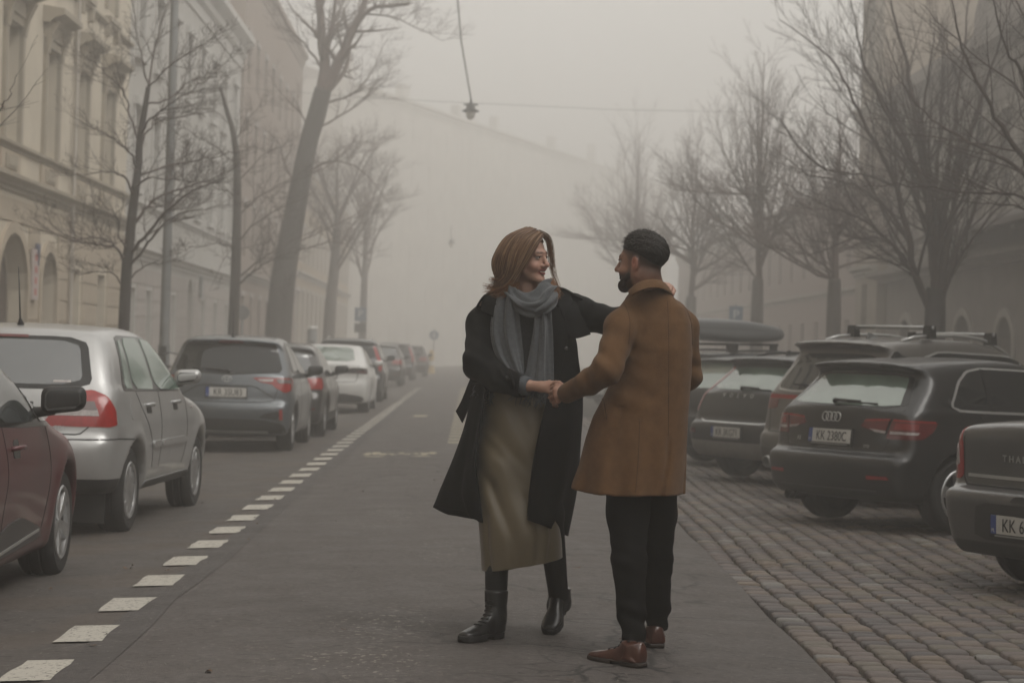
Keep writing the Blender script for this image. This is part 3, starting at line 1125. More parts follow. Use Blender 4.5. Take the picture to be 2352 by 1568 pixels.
# --- right: stone building with arched ground floor and tower
m_stone = mat('grey_stone_wall', (0.21, 0.185, 0.165), 0.9, var=0.22, vscale=1.2, bump=0.4, bscale=20)
m_stone2 = mat('pale_stone_wall', (0.35, 0.325, 0.29), 0.9, var=0.15, vscale=1.2)
rb = facade_frame('stone_building', 13.0, 66.5, 1, 'grey stone building with arches and pilasters behind trees on right')
LR, HR = 30.0, 9.6
RX = lambda t: 66.5 - t
holes, arches, doors = [], [], []
for t, w, zt, pale in ((63.4, .9, 2.6, 0), (59.8, .9, 2.6, 0), (56.0, .95, 2.6, 0), (51.6, .85, 2.5, 1), (47.5, .9, 2.5, 0), (43.5, .9, 2.5, 0), (39.6, .9, 2.5, 0)):
    x = RX(t)
    holes.append((x - w, x + w, -.25, zt)); arches.append((x - w, x + w, zt - .75, zt)); doors.append((x, w, zt, pale))
ups = []
for k in range(11):
    x = 1.6 + 2.6 * k
    holes.append((x - .5, x + .5, 5.2, 7.6)); ups.append((x, .5, 5.2, 7.6))
wall_mesh(LR, HR, 14, holes, arches, reveal=.45).build('wall', m_stone, rb, fix=False)
for x, w, zt, pale in doors:
    ap = [(x - w, -.2)] + arch_pts(x - w, x + w, zt - .75, zt) + [(x + w, -.2)]
    MB().prism(ap, 1, .42, .48).build('door', m_stone2 if pale else m_door, rb)
    o_, i_ = [(x - w - .2, -.2)] + arch_pts(x - w - .2, x + w + .2, zt - .75, zt + .2) + [(x + w + .2, -.2)], ap
    n = len(o_)
    vs = [(a, -.06, b) for a, b in o_] + [(a, -.06, b) for a, b in i_] + [(a, .0, b) for a, b in o_] + [(a, .02, b) for a, b in i_]
    fs = [(i, i + 1, n + i + 1, n + i) for i in range(n - 1)] + [(i, 2 * n + i, 2 * n + i + 1, i + 1) for i in range(n - 1)] + [(n + i, n + i + 1, 3 * n + i + 1, 3 * n + i) for i in range(n - 1)]
    MB().add(vs, fs).build('door_surround', m_stone2, rb)
for x, w, z0, z1 in ups:
    win_unit(rb, x - w, x + w, z0, z1, cross=.7)
    MB().box((x - w - .16, -.07, z0 - .12), (x - w, 0, z1 + .16)).box((x + w, -.07, z0 - .12), (x + w + .16, 0, z1 + .16)).box((x - w, -.07, z1), (x + w, 0, z1 + .16)).build('window_surround', m_stone2, rb)
    MB().box((x + 1.1, -.14, 4.6), (x + 1.5, 0, 8.6)).build('pilaster', m_stone2, rb)
cornice(rb, LR, 3.75, 4.05, [(.3, 0), (.3, .3), (.7, .6), (.7, 1.0)], m_stone)
cornice(rb, LR, 8.7, 9.6, [(.1, 0), (.1, .3), (.5, .6), (.5, 1.0)], m_stone)
# hood roof over the entrance and dormer gables
cn = MB()
x0, x1 = RX(58), RX(44)
pr = [(0, 4.7), (-1.3, 4.45), (-1.3, 4.58), (0, 5.05)]
cn.add([(x0, y, z) for y, z in pr] + [(x1, y, z) for y, z in pr], [(0, 1, 2, 3), (7, 6, 5, 4), (0, 1, 5, 4), (1, 2, 6, 5), (2, 3, 7, 6), (3, 0, 4, 7)])
cn.build('canopy', m_roof, rb)
for t in (53.6, 47.0):
    x = RX(t)
    MB().prism([(x - 1.6, HR), (x + 1.6, HR), (x + 1.6, HR + .8), (x, HR + 2.2), (x - 1.6, HR + .8)], 1, -.12, 4).build('gable', m_stone, rb)
MB().add([(0, .3, HR), (LR, .3, HR), (LR, 7, HR + 4.5), (0, 7, HR + 4.5), (LR, 14, HR), (0, 14, HR)], [(0, 1, 2, 3), (3, 2, 4, 5), (0, 3, 5), (1, 4, 2)]).build('roof', m_roof, rb)
# tower, standing at the far end
tw = facade_frame('stone_tower', 12.7, 70.3, 1, 'square pale stone tower rising above the trees on right')
holes = [(1.1, 2.1, 6.2, 8.4), (1.1, 2.1, 10.5, 13.0), (1.1, 2.1, 2, 3.8), (1.1, 2.1, 15.0, 17.6)]
wall_mesh(3.75, 19.5, 4, holes).build('wall', mat('warm_stone_wall', (0.30, 0.255, 0.205), .9, var=.2, vscale=1), tw, fix=False)
for (a, b, c, d) in holes: MB().box((a, .24, c), (b, .28, d)).build('window', m_pane, tw)
for z in (4.0, 9.2, 13.8, 18.6): cornice(tw, 3.75, z, z + .35, PROF, m_stone2)
MB().add([(-.3, -.3, 19.5), (4.05, -.3, 19.5), (4.05, 4.3, 19.5), (-.3, 4.3, 19.5), (1.9, 2, 23.5)], [(0, 1, 4), (1, 2, 4), (2, 3, 4), (3, 0, 4), (3, 2, 1, 0)]).build('roof', m_roof, tw)
# plain rose-grey row further right along the street
m_rose = mat('rose_plaster', (0.33, 0.265, 0.235), 0.9, var=0.15)
hb = facade_frame('townhouse', 13.6, 140.0, 1, 'rose grey row of houses behind the trees, far right in fog')
hs = []
for k in range(20):
    for z0, z1 in ((1.0, 2.8), (4.6, 6.4)): hs.append((2 + 3.4 * k - .5, 2 + 3.4 * k + .5, z0, z1))
wall_mesh(69.5, 7.8, 9, hs).build('wall', m_rose, hb, fix=False)
for (a, b, c, d) in hs: win_unit(hb, a, b, c, d)
cornice(hb, 69.5, 7.2, 7.8, PROF, m_stone2); cornice(hb, 69.5, 3.7, 3.95, PROF_S, m_stone2)
# the rows go on beside and behind the camera
def near_row(s_, t0, t1, side, H, m_, label):
    b = facade_frame('townhouse', s_, t0 if side < 0 else t1, side, label)
    L = t1 - t0
    hs = []
    n = int(L / 3.4)
    for k in range(n):
        x = L * (k + .5) / n
        for z0, z1 in ((1.0, 2.8), (5.0, 7.2), (9.0, 11.2), (12.6, 14.2)):
            if z1 < H - .8: hs.append((x - .6, x + .6, z0, z1))
    wall_mesh(L, H, 12, hs, reveal=.3).build('wall', m_, b, fix=False)
    for (a, c, z0, z1) in hs: win_unit(b, a, c, z0, z1)
    cornice(b, L, 4.02, 4.30, PROF, m_creamt); cornice(b, L, H - .9, H, PROF, m_creamt)
near_row(-8.75, -75, 23.9, -1, 16.5, m_cream2, 'tan townhouse beside and behind the camera on the left pavement')
near_row(13.1, -75, 36.3, 1, 15.0, m_stone, 'grey townhouse beside and behind the camera on the right pavement')

# things fixed to the left houses
sg = MB().box((-.02, -.30, -.5), (.02, .30, .5)).build('wall_sign', mat('sign_board_white', (.42, .36, .34), .6, var=.1))
p = S(80, 630, -8.62); sg.location = p; sg.rotation_euler = (0, 0, YAW)
tag(sg, 'upright pink and white sign board between the arched doorways', 'sign')
rd = mat('sign_red', (.36, .07, .06), .6)
mbr = MB()
for z in (-.34, -.12, .1, .34): mbr.box((.021, -.1, z - .07), (.026, .1, z + .06))
mbr.build('red_glyph', rd, sg)
sg2 = MB().box((-.02, -.16, -.16), (.02, .16, .16)).box((-.02, -.10, -.28), (.02, .10, -.17)).build('wall_plate', mat('plate_navy', (.05, .06, .12), .5))
p = S(87, 578, -8.62); sg2.location = p; sg2.rotation_euler = (0, 0, YAW)
tag(sg2, 'small dark blue house number plate above the sign board', 'sign')
dp = MB().tube([(0, 0, 0), (0, 0, 9.5)], .042, 10)
for z in (1, 3, 5, 7): dp.box((-.055, -.055, z), (.055, .055, z + .05))
dpo = dp.build('drainpipe', mat('zinc_pipe', (.36, .33, .29), .6))
p = S(163, 640, -8.6); dpo.location = (p.x, p.y, 0); tag(dpo, 'zinc drainpipe on cream facade between ground floor windows', 'drainpipe')
# ------------------------------------------------------------------ trees
m_bark = mat('bark', (0.062, 0.054, 0.050), 0.95, var=0.35, vscale=7, bump=1.0, bscale=22, stretch=(1, 1, .25))
m_bark_d = mat('bark_dark', (0.040, 0.034, 0.031), 0.95, var=0.3, vscale=9, bump=0.8, bscale=30, stretch=(1, 1, .25))
m_twig = mat('twig_bark', (0.066, 0.046, 0.040), 0.95, var=0.25, vscale=5)

def wobble_path(p, d, L, n, rng, wob, trop):
    pts = [p.copy()]
    d = d.normalized()
    for i in range(n):
        d = (d + Vector((rng.gauss(0, wob), rng.gauss(0, wob), rng.gauss(0, wob) + trop))).normalized()
        p = p + d * (L / n)
        pts.append(p.copy())
    return pts

def grow(mb, pts, r0, r1, lvl, rng, par):
    n = len(pts)
    rad = [r0 + (r1 - r0) * (i / (n - 1)) ** 0.9 for i in range(n)]
    sides = 8 if r0 > .12 else 6 if r0 > .05 else 4 if r0 > .02 else 3
    mb.tube(pts, rad, sides, caps=r0 > .03)
    if lvl >= len(par['n']): return
    L = sum((pts[i + 1] - pts[i]).length for i in range(n - 1))
    cnt = par['n'][lvl]
    cnt = max(1, int(cnt * (0.7 + .6 * rng.random()) * min(1.4, .4 + L / par['ref'][lvl])))
    for k in range(cnt):
        u = par['start'] + (1 - par['start']) * (k + rng.random()) / cnt
        x = u * (n - 1); i = min(int(x), n - 2)
        p = pts[i].lerp(pts[i + 1], x - i)
        t = (pts[i + 1] - pts[i]).normalized()
        a = rng.uniform(0, 2 * math.pi)
        o = t.orthogonal().normalized()
        side = (Matrix.Rotation(a, 3, t) @ o)
        ang = R(rng.uniform(*par['ang']))
        d = t * math.cos(ang) + side * math.sin(ang)
        if d.z < -.2: d.z *= -.4
        ll = par['len'][lvl] * L * (1 - .55 * u) * rng.uniform(.6, 1.2)
        ll = min(max(ll, par['min'][lvl]), par['max'][lvl])
        r = min(rad[i] * .52, r0 * .45) * (1 - .4 * u) + .0012
        seg = 5 if lvl == 0 else 4 if lvl == 1 else 3
        grow(mb, wobble_path(p, d, ll, seg, rng, par['wob'], par['trop']), r, max(.0018, r * .25), lvl + 1, rng, par)

m_bark_p = mat('fog_paled_bark', (0.125, 0.108, 0.098), 0.95, var=0.3, vscale=7, bump=0.8, bscale=22, stretch=(1, 1, .25))  # bark of the distant trees, haze painted in as a lighter colour
m_twig_p = mat('fog_paled_twig', (0.135, 0.098, 0.088), 0.95, var=0.25, vscale=5)  # twigs lightened the same way, distance haze in the colour
def tree(label, trunk, limbs, seed, par, bark=m_bark, group='bare winter street trees', trunk_twigs=None, twig=None):
    rng = random.Random(seed)
    pts, rr = trunk
    base = Vector((pts[0].x, pts[0].y, 0.0))
    e = empty('bare_tree', base)
    tag(e, label, 'tree', group)
    loc = lambda q: [p - base for p in q]
    cp = [Vector(q) for q in catmull([tuple(p) for p in loc(pts)], 5)]
    n = len(cp)
    rad = list(np.interp(np.linspace(0, 1, n), np.linspace(0, 1, len(rr)), rr))
    rad[0] *= 1.3
    cp[0].z = -.15
    MB().tube(cp, rad, 12).build('trunk', bark, e, smooth=True)
    mb = MB()
    for lp, r0, r1 in limbs:
        c = [Vector(q) for q in catmull([tuple(p) for p in loc(lp)], 4)]
        c = [q + Vector((rng.gauss(0, .012), rng.gauss(0, .012), rng.gauss(0, .012))) if 0 < i < len(c) - 1 else q for i, q in enumerate(c)]
        grow(mb, c, r0, r1, 0, rng, par)
    if trunk_twigs:
        for k in range(trunk_twigs):
            i = rng.randrange(int(n * .45), n - 1)
            a = rng.uniform(0, 2 * math.pi)
            d = Vector((math.cos(a), math.sin(a), rng.uniform(-.1, .6)))
            grow(mb, wobble_path(cp[i], d, rng.uniform(.8, 1.8), 5, rng, .12, .06), rad[i] * .3, .004, 1, rng, par)
    mb.build('branches', twig or m_twig, e, smooth=True, fix=False)
    return e

PAR = dict(n=(9, 7, 4), ref=(2.0, .8, .4), start=.22, ang=(28, 58), len=(.48, .5, .5), min=(.3, .16, .08), max=(1.5, .6, .3), wob=.13, trop=.05)
def pl(y, pts, dy=0.0):
    """limb traced at depth y, swinging dy nearer or farther towards its tip"""
    n = len(pts)
    return [P(a, b, y + dy * i / max(1, n - 1)) for i, (a, b) in enumerate(pts)]

# young tree in front of the cream house
Y1 = 33.3
tr = pl(Y1, [(281, 800), (289, 650), (297, 560), (306, 470), (317, 385), (321, 320), (334, 240), (340, 200)])
tr[0].z = 0
lim = [
    (pl(Y1, [(340, 200), (330, 150), (317, 100), (308, 40), (300, -30)], -.4), .026, .006),
    (pl(Y1, [(340, 200), (352, 120), (372, 40), (395, -10)], .5), .03, .006),
    (pl(Y1, [(338, 205), (380, 160), (420, 130), (470, 100), (505, 75)], -1.0), .026, .005),
    (pl(Y1, [(334, 240), (390, 225), (440, 185), (490, 165), (540, 128)], .8), .03, .005),
    (pl(Y1, [(322, 310), (345, 275), (390, 240), (430, 215), (480, 180)], -1.5), .032, .005),
    (pl(Y1, [(318, 330), (300, 270), (285, 215), (250, 175), (215, 145), (180, 118)], .8), .032, .005),
    (pl(Y1, [(320, 385), (330, 320), (350, 285), (370, 270), (450, 262), (495, 255)], .9), .03, .005),
    (pl(Y1, [(316, 390), (298, 350), (262, 318), (215, 295), (160, 265)], -1.0), .03, .005),
    (pl(Y1, [(313, 410), (365, 385), (450, 370), (520, 352), (560, 330)], 1.1), .032, .005),
    (pl(Y1, [(308, 455), (290, 410), (250, 395), (190, 402), (150, 398)], -.8), .03, .005),
    (pl(Y1, [(310, 430), (340, 410), (400, 412), (470, 420)], -2.0), .028, .005),
    (pl(Y1, [(302, 520), (335, 480), (365, 450), (430, 428), (490, 410), (545, 380)], .6), .045, .006),
    (pl(Y1, [(297, 580), (330, 545), (380, 490), (430, 445), (475, 425), (510, 420)], -1.6), .045, .006),
    (pl(Y1, [(294, 610), (330, 570), (372, 520), (420, 490), (470, 480), (530, 470)], -.9), .035, .005),
    (pl(Y1, [(297, 575), (272, 545), (270, 500), (250, 480), (225, 455)], -.9), .028, .005),
    (pl(Y1, [(290, 620), (268, 572), (215, 562), (160, 545), (110, 510)], .9), .034, .005),
    (pl(Y1, [(292, 600), (265, 565), (225, 545), (150, 548), (75, 500)], -1.4), .034, .005),
    (pl(Y1, [(290, 645), (340, 608), (395, 602), (440, 575)], 1.0), .024, .004),
    (pl(Y1, [(287, 665), (262, 630), (225, 625), (180, 630), (135, 600)], .5), .024, .004),
]
lim = [(a, r * .72, b * .8) for a, r, b in lim]
tree('young bare tree with dark trunk between cream house and silver car', (tr, [.096, .086, .078, .070, .060, .052, .044, .034]), lim, 1, PAR, m_bark_d)
# young tree further along
Y2 = 48.7
tr = pl(Y2, [(532, 800), (539, 680), (543, 560), (545, 440), (540, 330), (520, 250), (505, 200)]); tr[0].z = 0
lim = [
    (pl(Y2, [(545, 655), (580, 625), (640, 590), (690, 575)], -.8), .035, .005), (pl(Y2, [(545, 640), (600, 595), (650, 565), (740, 520)], .9), .035, .005),
    (pl(Y2, [(543, 560), (590, 510), (640, 480), (700, 455)], -1), .035, .005), (pl(Y2, [(544, 500), (590, 455), (650, 420), (720, 380)], 1), .035, .005),
    (pl(Y2, [(540, 610), (520, 590), (505, 615), (480, 670)], -1), .022, .004), (pl(Y2, [(545, 470), (530, 445), (490, 430), (430, 420)], .7), .03, .005),
    (pl(Y2, [(543, 570), (500, 560), (440, 570), (400, 575)], -.7), .028, .005), (pl(Y2, [(545, 420), (600, 360), (660, 330)], 1), .03, .005),
    (pl(Y2, [(543, 380), (500, 340), (460, 320), (420, 290)], -1), .028, .005), (pl(Y2, [(540, 330), (570, 270), (610, 230)], .5), .026, .004),
    (pl(Y2, [(530, 290), (500, 260), (470, 240)], -.5), .022, .004), (pl(Y2, [(541, 590), (570, 570), (620, 640), (660, 690)], 1.2), .02, .004),
]
lim = [(a, r * .75, b * .8) for a, r, b in lim]
tree('slender bare tree rising behind the blue-grey hatchback', (tr, [.13, .12, .11, .09, .07, .05, .03]), lim, 2, PAR, m_bark_d)
# big leaning tree
Y3 = 62.6
tr = pl(Y3, [(632, 800), (648, 660), (668, 540), (688, 430), (708, 330), (728, 260), (742, 205)]); tr[0].z = 0
PARB = dict(n=(10, 7, 5), ref=(3.0, 1.2, .6), start=.2, ang=(28, 60), len=(.45, .5, .5), min=(.5, .3, .15), max=(3.2, 1.2, .5), wob=.14, trop=.03)
lim = [
    (pl(Y3, [(738, 215), (745, 140), (738, 60), (728, -40), (720, -140)]), .19, .06), (pl(Y3, [(745, 130), (765, 40), (775, -60)], 1), .11, .03),
    (pl(Y3, [(742, 215), (775, 150), (805, 80), (832, 20), (850, -60)]), .2, .06), (pl(Y3, [(805, 75), (850, 22), (900, 14), (940, 8)], -1), .075, .045),
    (pl(Y3, [(735, 230), (790, 165), (800, 100), (790, 20)], 1.5), .09, .03),
    (pl(Y3, [(825, 30), (900, 40), (970, 70), (1020, 95)], -2), .04, .006), (pl(Y3, [(720, 300), (800, 255), (870, 200), (905, 150)], 1), .05, .006),
    (pl(Y3, [(700, 400), (760, 370), (830, 390), (895, 470)], -1.5), .045, .006), (pl(Y3, [(698, 410), (760, 375), (820, 330), (870, 330)], 2), .04, .006),
    (pl(Y3, [(675, 560), (740, 530), (820, 490), (880, 440)], 1), .04, .006), (pl(Y3, [(672, 580), (740, 560), (790, 560), (850, 600)], -1), .035, .006),
    (pl(Y3, [(655, 620), (640, 560), (648, 510), (630, 470), (590, 420)], 1), .045, .006), (pl(Y3, [(690, 440), (655, 380), (640, 330), (600, 290)], -1), .045, .006),
    (pl(Y3, [(715, 320), (690, 260), (650, 220), (610, 160)], 1), .045, .006), (pl(Y3, [(740, 160), (700, 100), (660, 60), (640, 10)], -1), .05, .006),
    (pl(Y3, [(735, 240), (810, 215), (850, 170), (890, 90)], -1), .045, .006),
]
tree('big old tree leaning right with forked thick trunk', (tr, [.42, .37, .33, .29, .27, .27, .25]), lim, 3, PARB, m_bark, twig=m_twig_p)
# next trees in the left row, deeper in the fog
for (yy, px_, lean, seed, label, r0) in ((84.8, 752, 25, 4, 'faint bare tree behind the ticket pillar, left row', .27), (112, 832, 10, 5, 'palest bare tree of the left row, deepest in fog', .22)):
    k = 62.6 / yy
    yb_ = 805
    tr = pl(yy, [(px_, 800), (px_ + lean * .3, 700), (px_ + lean * .7, 600), (px_ + lean, 480)]); tr[0].z = 0
    lim = []
    rng = random.Random(seed)
    for q in range(12):
        a = rng.uniform(-1, 1)
        y0 = rng.uniform(480, 660)
        x0 = px_ + lean * (800 - y0) / 320
        lim.append((pl(yy, [(x0, y0), (x0 + a * 60 * k, y0 - 60), (x0 + a * 130 * k, y0 - 140 + rng.uniform(-40, 40)), (x0 + a * 170 * k, y0 - 230 * k)], rng.uniform(-2, 2)), .07, .01))
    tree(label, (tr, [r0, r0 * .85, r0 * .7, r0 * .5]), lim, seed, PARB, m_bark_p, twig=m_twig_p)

# right row: fan-shaped trees with many stems
PARR = dict(n=(14, 7, 4), ref=(3.0, 1.2, .6), start=.12, ang=(14, 40), len=(.50, .52, .5), min=(.6, .3, .15), max=(3.0, 1.3, .5), wob=.075, trop=.035)
PARF = dict(PARR, n=(13, 7, 3))
PARR = dict(PARR, n=(11, 6, 4))
YR = 34.8
tr = pl(YR, [(2148, 790), (2148, 720), (2150, 660)]); tr[0].z = 0
F = lambda pts, dy, r0, r1=.006: (pl(YR, pts, dy), r0, r1)
lim = [
    F([(2150, 690), (2148, 600), (2140, 500), (2110, 400), (2060, 300), (2010, 200), (1975, 110), (1955, 0)], -1.0, .085),
    F([(2152, 690), (2150, 580), (2140, 480), (2118, 360), (2100, 240), (2075, 120), (2045, 0), (2030, -80)], 1.0, .085),
    F([(2140, 715), (2105, 640), (2085, 540), (2060, 430), (2010, 330), (1960, 230), (1905, 130), (1790, 45)], -.5, .075),
    F([(2138, 712), (2110, 650), (2070, 590), (2020, 530), (1950, 490), (1880, 465), (1800, 420)], -1.5, .05),
    F([(2152, 680), (2160, 580), (2170, 470), (2182, 350), (2200, 230), (2215, 110), (2225, -20)], .8, .075),
    F([(2155, 690), (2175, 570), (2195, 450), (2225, 330), (2260, 210), (2300, 90), (2330, -20)], -1.2, .075),
    F([(2158, 700), (2190, 600), (2230, 500), (2270, 400), (2320, 300), (2380, 210)], 1.4, .06),
    F([(2158, 710), (2190, 620), (2240, 540), (2300, 470), (2370, 410)], -1.0, .05),
    F([(2150, 670), (2130, 540), (2100, 430), (2085, 330), (2035, 240), (1990, 180), (1930, 120)], 1.7, .055),
    F([(2150, 660), (2135, 520), (2125, 400), (2122, 280), (2135, 160), (2150, 40)], -.3, .06),
    F([(2152, 640), (2160, 520), (2150, 400), (2160, 290), (2165, 180), (2165, 40)], 2.0, .055),
    F([(2105, 640), (2060, 570), (2000, 545), (1930, 560), (1850, 590)], 1.0, .03),
    F([(2090, 560), (2030, 470), (1940, 420), (1860, 400), (1780, 340)], 2.0, .035),
    F([(2062, 430), (1980, 400), (1900, 390), (1830, 330), (1790, 270)], -2.0, .03),
]
tree('large bare tree fanning into many stems behind the roof racked car', (tr, [.19, .17, .15]), lim, 21, PARR, m_bark)
def fan_tree(yy, px_, seed, label, r0, h_top, spread, nl=13, yfork=640):
    rng = random.Random(seed)
    tr = pl(yy, [(px_, 800), (px_ + 1, 720), (px_ + 3, yfork)]); tr[0].z = 0
    lim = []
    # leader
    lim.append((pl(yy, [(px_ + 3, yfork + 20), (px_ + 6, yfork - 140), (px_ + 12, (yfork + h_top) / 2 - 60), (px_ + 18, h_top)]), r0 * .5, .005))
    for q in range(nl):
        a = -1 + 2 * (q + rng.random()) / nl
        y0 = yfork + 30 - rng.uniform(0, 1) * (yfork - h_top) * .45
        ht = h_top + (yfork - h_top) * (.12 + .5 * abs(a)) + rng.uniform(-30, 30)
        x1 = px_ + a * spread
        lim.append((pl(yy, [(px_ + 4, y0), (px_ + 4 + (x1 - px_) * .35, y0 - (y0 - ht) * .25), (px_ + (x1 - px_) * .75, y0 - (y0 - ht) * .6), (x1, ht)], rng.uniform(-3, 3)), r0 * .24, .005))
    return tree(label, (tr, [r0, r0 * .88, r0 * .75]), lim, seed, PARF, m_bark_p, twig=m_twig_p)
fan_tree(44.7, 1914, 22, 'slim bare tree between the roof racked car and the large fan tree', .17, 260, 300)
fan_tree(56.6, 1738, 23, 'tall pointed bare tree behind the roof box', .19, 120, 230, 15)
fan_tree(73, 1585, 24, 'pale bare tree just right of the man, in fog', .22, 330, 190, 12, 680)
fan_tree(96, 1452, 25, 'faintest bare tree of the right row, behind the man', .26, 300, 170, 12, 680)
# tree outside the frame on the right: its boughs hang in
YN = 24.0
bx = ST(8.3, YN)
base = Vector((bx.x, bx.y, 0))
tr = [base, base + Vector((0, 0, 1.6)), base + Vector((-.05, 0, 3.0))]
N = lambda pts, dy, r0, r1=.005: (pl(YN, pts, dy), r0, r1)
forkp = base + Vector((-.05, 0, 2.7))
def NL(pts, dy, r0, r1=.004):
    q = pl(YN, pts, dy)
    return ([forkp.lerp(q[0], .0)] + q, r0, r1)
lim = [
    NL([(2440, 560), (2352, 370), (2290, 270), (2230, 160), (2200, 60), (2180, -60)], -.6, .05),
    NL([(2450, 520), (2352, 400), (2270, 345), (2180, 300), (2110, 240), (2050, 160)], .6, .04),
    NL([(2450, 500), (2352, 180), (2320, 130), (2290, 40), (2275, -50)], -1, .035),
    NL([(2470, 540), (2352, 455), (2290, 445), (2200, 440), (2090, 425), (1980, 430)], .3, .03),
    NL([(2470, 560), (2352, 480), (2280, 470), (2190, 460)], -1.0, .026),
    NL([(2500, 480), (2420, 200), (2352, 40), (2310, -40)], .5, .04),
    NL([(2540, 460), (2560, 200), (2570, 0)], .5, .06),
    NL([(2480, 540), (2400, 300), (2330, 200), (2200, 90), (2120, 10)], .9, .03),
]
PARN = dict(n=(7, 4, 2), ref=(2.0, .8, .4), start=.3, ang=(22, 50), len=(.4, .5, .5), min=(.25, .12, .06), max=(1.1, .5, .22), wob=.09, trop=.03)
tree('bare tree standing past the right edge, dark boughs hanging in', (tr, [.14, .12, .11]), lim, 31, PARN, m_bark_d)
# twig tip at the left edge
YT = 21.0
bx = ST(-6.6, YT)
base = Vector((bx.x, bx.y, 0))
tr = [base, base + Vector((0, 0, 1.8)), base + Vector((.05, 0, 3.6))]
q = pl(YT, [(-60, 330), (-25, 290), (0, 248), (22, 215), (37, 172)])
lim = [([tr[2]] + q, .02, .003), ([tr[1] + Vector((0, 0, 1.2))] + pl(YT, [(-60, 300), (-20, 258), (12, 245)]), .012, .003), ([tr[2]] + pl(YT, [(-200, 100), (-250, -100)]), .03, .006)]
tree('thin bare tree past the left edge, one twig tip in view', (tr, [.07, .06, .04]), lim, 32, dict(PARN, n=(3, 1)), m_bark_d)

# ------------------------------------------------------------------ street furniture
m_steel = mat('grey_steel_paint', (0.16, 0.165, 0.165), 0.55, metal=0.2, var=0.15)
m_dkmetal = mat('dark_iron', (0.035, 0.036, 0.036), 0.55, metal=0.3)
m_milk = mat('milk_glass', (0.62, 0.60, 0.55), 0.3)
p = S(377, 800, -5.3)
lp = empty('lamp_post', (p.x, p.y, 0))
tag(lp, 'tall grey steel lamp post in front of the pale grey townhouse', 'lamp post')
MB().lathe([(.15, 0), (.15, .05), (.11, .08), (.1, 1.2), (.085, 1.25), (.075, 4.5), (.06, 9.6), (0, 9.65)], 16).build('pole', m_steel, lp, smooth=True)
MB().tube([(0, 0, 9.4), (.5, -.05, 9.9), (1.4, -.15, 10.0)], .04, 8).build('arm', m_steel, lp, smooth=True)
MB().lathe([(0, 10.08), (.16, 10.06), (.24, 9.98), (.2, 9.93), (0, 9.92)], 16, c=(1.55, -.16, 0)).build('lamp_head', m_steel, lp, smooth=True)
MB().box((-.055, -.115, .7), (.055, -.08, 1.2)).build('hatch', m_dkmetal, lp)

def hanging_lamp(px_, py_, Y, top_px, label):
    c = P(px_, py_, Y)
    e = empty('hanging_lamp', c)
    tag(e, label, 'lamp', 'lanterns hung over the street')
    MB().lathe([(0, .30), (.03, .29), (.04, .2), (.10, .17), (.12, .10), (.13, .03), (.24, -.03), (.245, -.055), (.13, -.05), (0, -.045)], 20).build('hood', m_dkmetal, e, smooth=True)
    MB().lathe([(.13, -.055), (.135, -.14), (.11, -.22), (.06, -.27), (0, -.285)], 20).build('globe', m_milk, e, smooth=True)
    MB().box((-.2, -.015, .12), (-.1, .015, .17)).box((.1, -.015, .12), (.2, .015, .17)).build('bracket', m_dkmetal, e)
    tp = P(*top_px, Y) - c
    MB().tube([(0, 0, .29), tp * .5 + Vector((-.05, 0, 0)), tp], .022, 6).build('cable', m_dkmetal, e)
    return c
c1 = hanging_lamp(1081, 252, 60, (1046, -60), 'nearer street lantern with dark hood hanging from long cable')
c2 = hanging_lamp(1037, 558, 134, (1037, 520), 'far tiny street lantern almost lost in the fog')
wr = MB()
a, b_ = Vector((-9.2 - .0199 * 72, 72, 9.0)), Vector((13.4, 76, 9.4))
aa, bb_ = P(860, 226, 74), P(1950, 262, 74)
wr.tube([Vector((-10.2, 74, aa.z + .25)), aa, aa.lerp(bb_, .5) + Vector((0, 0, -.12)), bb_, Vector((12.6, 74, bb_.z + .1))], .007, 5)
tag(wr.build('span_wire', m_dkmetal), 'thin wire spanning the street at lantern height', 'wire')
wr = MB().tube([Vector((-10.0, 60, 13.6)), P(1046, -60, 60), Vector((12.0, 60, 13.4))], .016, 5)
tag(wr.build('span_wire', m_dkmetal), 'upper wire across the street carrying the nearer lantern', 'wire')

# signs
def sign_pole(name, x, y, h, label, r=.03, z0=0.0):
    e = empty(name, (x, y, z0))
    tag(e, label, 'sign')
    MB().tube([(0, 0, -.1), (0, 0, h)], r, 10).build('pole', m_steel, e, smooth=True)
    return e
p = P(557, 718, 58)
rs_ = sign_pole('road_sign', p.x, p.y, p.z + .22, 'round road sign seen from its grey back beside leaning tree')
MB().lathe([(0, -.012), (.19, -.012), (.2, 0), (.19, .012), (0, .012)], 24, axis=1, c=(0, -.05, p.z)).build('sign_disc', m_steel, rs_, smooth=False)
m_blue = mat('sign_blue', (0.075, 0.125, 0.19), 0.6)
m_white = mat('sign_white', (0.62, 0.62, 0.60), 0.5)

def text_mesh(body, size, extrude=0.0, spacing=1.0, xscale=1.0):
    """built-in font, lying in local x-z, centred, size = capital height"""
    cu = bpy.data.curves.new('lettering', 'FONT')
    cu.body = body
    cu.size = size / 0.70
    cu.align_x = 'CENTER'
    cu.resolution_u = 3
    cu.space_character = spacing
    cu.extrude = extrude
    o = bpy.data.objects.new('lettering', cu)
    COL.objects.link(o)
    bpy.context.view_layer.update()
    me = bpy.data.meshes.new_from_object(o.evaluated_get(bpy.context.evaluated_depsgraph_get()))
    bpy.data.objects.remove(o)
    M = Matrix(((xscale, 0, 0, 0), (0, 0, -1, 0), (0, 1, 0, -size * .5), (0, 0, 0, 1)))
    me.transform(M)
    return me

